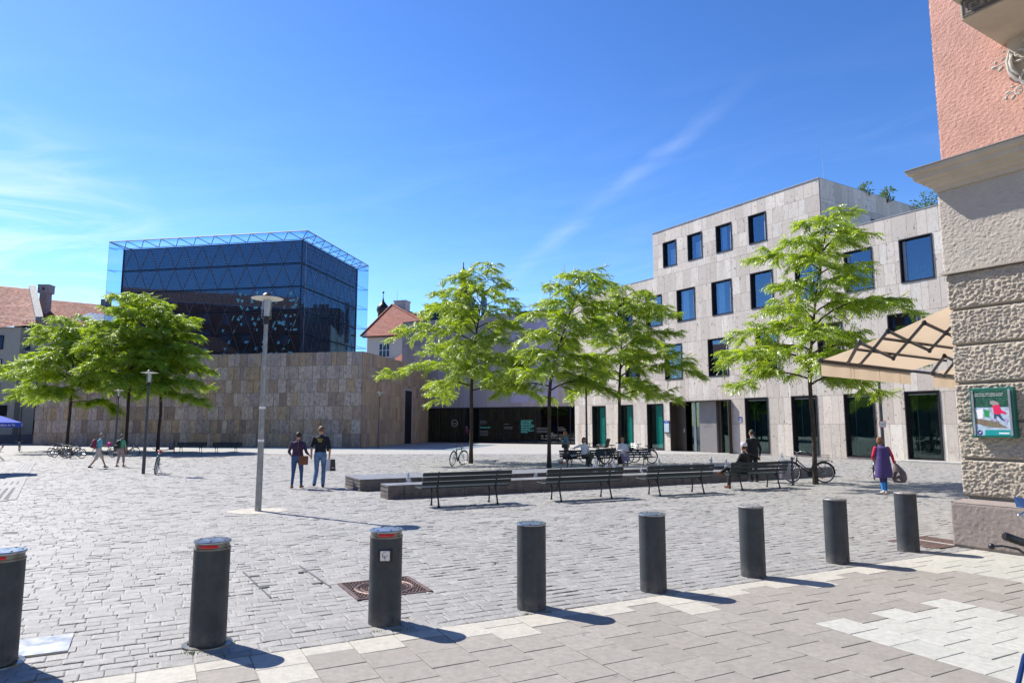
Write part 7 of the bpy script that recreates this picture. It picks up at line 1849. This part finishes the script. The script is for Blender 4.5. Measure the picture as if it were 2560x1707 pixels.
mb = MB(); mb.box(-.10, .12, -.093, -.0905, .02, .12); part('label', mb, plain('carton_red', (.45, .12, .12)), crt)


def seat_at(bx, by, brz, x, y): p = Matrix.Rotation(brz, 3, 'Z') @ Vector((x, y, 0)); return Vector((bx + p.x, by + p.y, 0))


SIT = dict(pel=(0, .0, .56), neck=(0, -.07, 1.07), head=(0, -.04, 1.235), knL=(-.10, .43, .54), anL=(-.10, .42, .10), knR=(.10, .43, .54), anR=(.10, .45, .10), elL=(-.25, -.02, .76), haL=(-.12, .24, .62), elR=(.25, -.02, .76), haR=(.12, .24, .62))
brz1 = GRID + PI - .12
loc = seat_at(RB1.x, RB1.y, brz1, .02, .22)
person('seated woman with dark bobbed hair, white top and grey-green trousers, arm along the bench back', loc, brz1 + .25, 1.72, dict(top=white_c, leg=olive_c, shoe=dark_s),
       {**SIT, 'elR': (.42, -.16, .92), 'haR': (.62, -.05, .88), 'haL': (-.08, .22, .66), 'knL': (-.06, .44, .60), 'anL': (.16, .55, .30), 'toL': (.3, 1, -.2), 'anR': (.16, .42, .10)}, 1.02, ('bob', (0.05, 0.018, 0.012)), .017, eyes=True, legs='slim', sleeves='mid')
brz2 = GRID + PI - .22
loc = seat_at(RB2.x, RB2.y, brz2, .42, .22)
person('older seated woman with blonde curls, white blouse and long lilac skirt', loc, brz2 - .15, 1.70, dict(top=white_c, leg=lilac_c, shoe=brown_s, skirt=lilac_c),
       {**SIT, 'haL': (-.05, .22, .72), 'haR': (.05, .24, .74)}, 1.10, ('curly', (0.42, 0.26, 0.10)), .017, eyes=True, legs='bare', skirt=[((0, .02, .58), .18, .13), ((0, .20, .585), .19, .11), ((0, .38, .56), .20, .10), ((0, .47, .48), .20, .11), ((0, .48, .28), .19, .12)])
# bags on the first bench
m_bagb = M('dark_bag', (0.012, 0.010, 0.016), 0.5, var=.4, vs=9, bump=.5)
p = seat_at(RB1.x, RB1.y, brz1, .62, .22)
B_ = Body(); B_.loft([((0, 0, -.02), .22, .13), ((0, 0, .06), .27, .16), ((.02, 0, .2), .25, .14), ((0, 0, .33), .17, .08)], (1, 0, 0), 'a'); tg = thing('travel_bag', 'black travel bag with pale print lying on the bench beyond the fountain', 'bag', (p.x, p.y, .46), brz1); B_.build('sack', {'a': m_bagb}, tg, .02, 2)
mb = MB()
for k in range(7): a = k * .9; mb.tube([(-.12 + .04 * k, -.16 * -1 + .0, .08 + .03 * math.sin(k)), (-.10 + .04 * k, .165, .13 + .03 * math.cos(k * 2)), (-.07 + .04 * k, .16, .11)], .010, 5)
part('print', mb, W_, tg, True); mb = MB(); mb.tube([(-.12, 0, .3), (-.08, 0, .43), (.08, 0, .43), (.12, 0, .3)], .01, 5); part('handle', mb, m_bagb, tg, True)
p = seat_at(RB1.x, RB1.y, brz1, .95, .20); B_ = Body(); B_.loft([((0, 0, -.02), .12, .11), ((0, 0, .08), .15, .13), ((.02, 0, .24), .10, .09)], (1, 0, 0), 'a'); tg = thing('sack', 'dark soft sack at the left end of the bench with the bags', 'bag', (p.x, p.y, .46), brz1); B_.build('bundle', {'a': m_bagb}, tg, .02, 2)

# two men at the right-hand bench
brz4 = GRID - .03
loc = seat_at(7.35, 20.68, brz4, -.42, .18)
cap_w = cloth('crochet_cap', (0.62, 0.56, 0.60), bump=1.0, bs=60)
person('seated man in black with a pale crocheted cap, arm stretched along the bench back', loc, brz4 + .28, 1.74, dict(top=black_c, leg=black_c, shoe=brown_s),
       {**SIT, 'neck': (.02, -.05, 1.07), 'elR': (.44, -.20, .93), 'haR': (.72, -.14, .86), 'elL': (-.27, .02, .80), 'haL': (-.20, .30, .66), 'knL': (-.30, .38, .60), 'anL': (-.72, .32, .50), 'toL': (-.9, .2, .35), 'knR': (-.02, .45, .55), 'anR': (-.18, .40, .10)}, 1.12, ('short', (0.015, 0.01, 0.01)), .015, legs='slim', hat=cap_w)
g5 = G(1885, 1204); H5 = hgt(1074, g5)
person('standing man in a black suit, seen from behind next to the seated man', g5, .22, H5, dict(top=black_c, leg=black_c, shoe=dark_s, coat=black_c),
       dict(elR=(.27, -.04, 1.12), haR=(.27, .02, .87), elL=(-.25, .02, 1.14), haL=(-.16, .20, 1.0)), 1.08, ('short', (0.012, 0.009, 0.008)), .015, coat=[((0, -.01, 1.38), .18, .11), ((0, -.01, 1.15), .175, .13), ((0, -.01, .95), .185, .14), ((0, -.01, .80), .195, .145)], headyaw=.45)
pm_ = [o for o in COL.objects if o.get('label', '').startswith('standing man in a black suit')][0]
mb = MB(); mb.lathe([(.062, 1.475), (.060, 1.505)], 16); part('collar', mb, white_c, pm_, True)

# woman in purple with a sack
g6 = G(2213, 1237); H6 = hgt(1097, g6) * 1.07; k6 = H6 / 1.75
person('woman in a long purple waistcoat with red sleeves and blue jeans walking away', g6, -.10, H6, dict(top=purple_c, sleeve=red_c, leg=blue_j, shoe=pale_s, coat=purple_c),
       dict(neck=(0, .05, 1.42), head=(-.01, .13, 1.56), elL=(-.25, .06, 1.13), haL=(-.18, .27, 1.05), elR=(.27, .0, 1.12), haR=(.36, .12, .93), knR=(.07, .10, .51), anR=(.07, .10, .10), knL=(-.08, -.02, .50), anL=(-.13, -.20, .14), toL=(-.1, 1, -.45)), 1.05, ('curly', (0.16, 0.075, 0.03)), .015, legs='slim',
       coat=[((0, .03, 1.38), .165, .10), ((0, .01, 1.2), .185, .13), ((0, -.005, 1.0), .20, .15), ((0, -.01, .8), .225, .165), ((-.01, -.015, .62), .245, .175), ((-.03, -.02, .50), .25, .175)])
M_ = at_person(g6, -.10, k6, .47, .10, .42); B_ = Body()
B_.loft([((0, 0, -.06), .15, .12), ((.01, 0, .05), .20, .15), ((0, 0, .22), .18, .14), ((-.04, 0, .36), .10, .08), ((-.08, 0, .46), .035, .03)], (1, 0, 0), 'a')
tg = thing('carry_sack', 'bulging grey-brown sack with pale print carried by the woman in purple', 'bag', M_.translation, 0); B_.build('sack', {'a': M('sack_taupe', (0.10, 0.075, 0.085), 0.5, var=.35, vs=6, bump=.8, bs=12)}, tg, .018, 2)
mb = MB(); mb.tube([(-.08, 0, .44), (-.07, 0, .52), (-.10, 0, .53)], .012, 6); part('handle', mb, m_blk, tg, True)
mb = MB(); mb.add([(-.16, -.14, .12), (-.06, -.155, .16), (-.10, -.15, .24)], [(0, 1, 2)]); mb.add([(-.17, -.13, .03), (-.05, -.16, -.01), (-.09, -.155, .05)], [(0, 1, 2)]); part('print', mb, W_, tg)

# visitor standing in the museum foyer behind the glass
gp = mu.matrix_world @ Vector((-12.2, -.7, 0))
person('distant visitor in dark clothes at the museum glass, beside the left middle trunk', gp, .4, 1.72, dict(top=cloth('wine', (0.10, 0.02, 0.05)), leg=black_c, shoe=dark_s), {}, 1.0, ('short', (0.3, 0.2, 0.2)), .024)

# light aircraft-free sky; distant neutral street front closing the gap between the houses
for o in COL.objects:
    if o.type == 'MESH' and o.parent is None and 'label' not in o and 'kind' not in o: print('UNTAGGED', o.name)
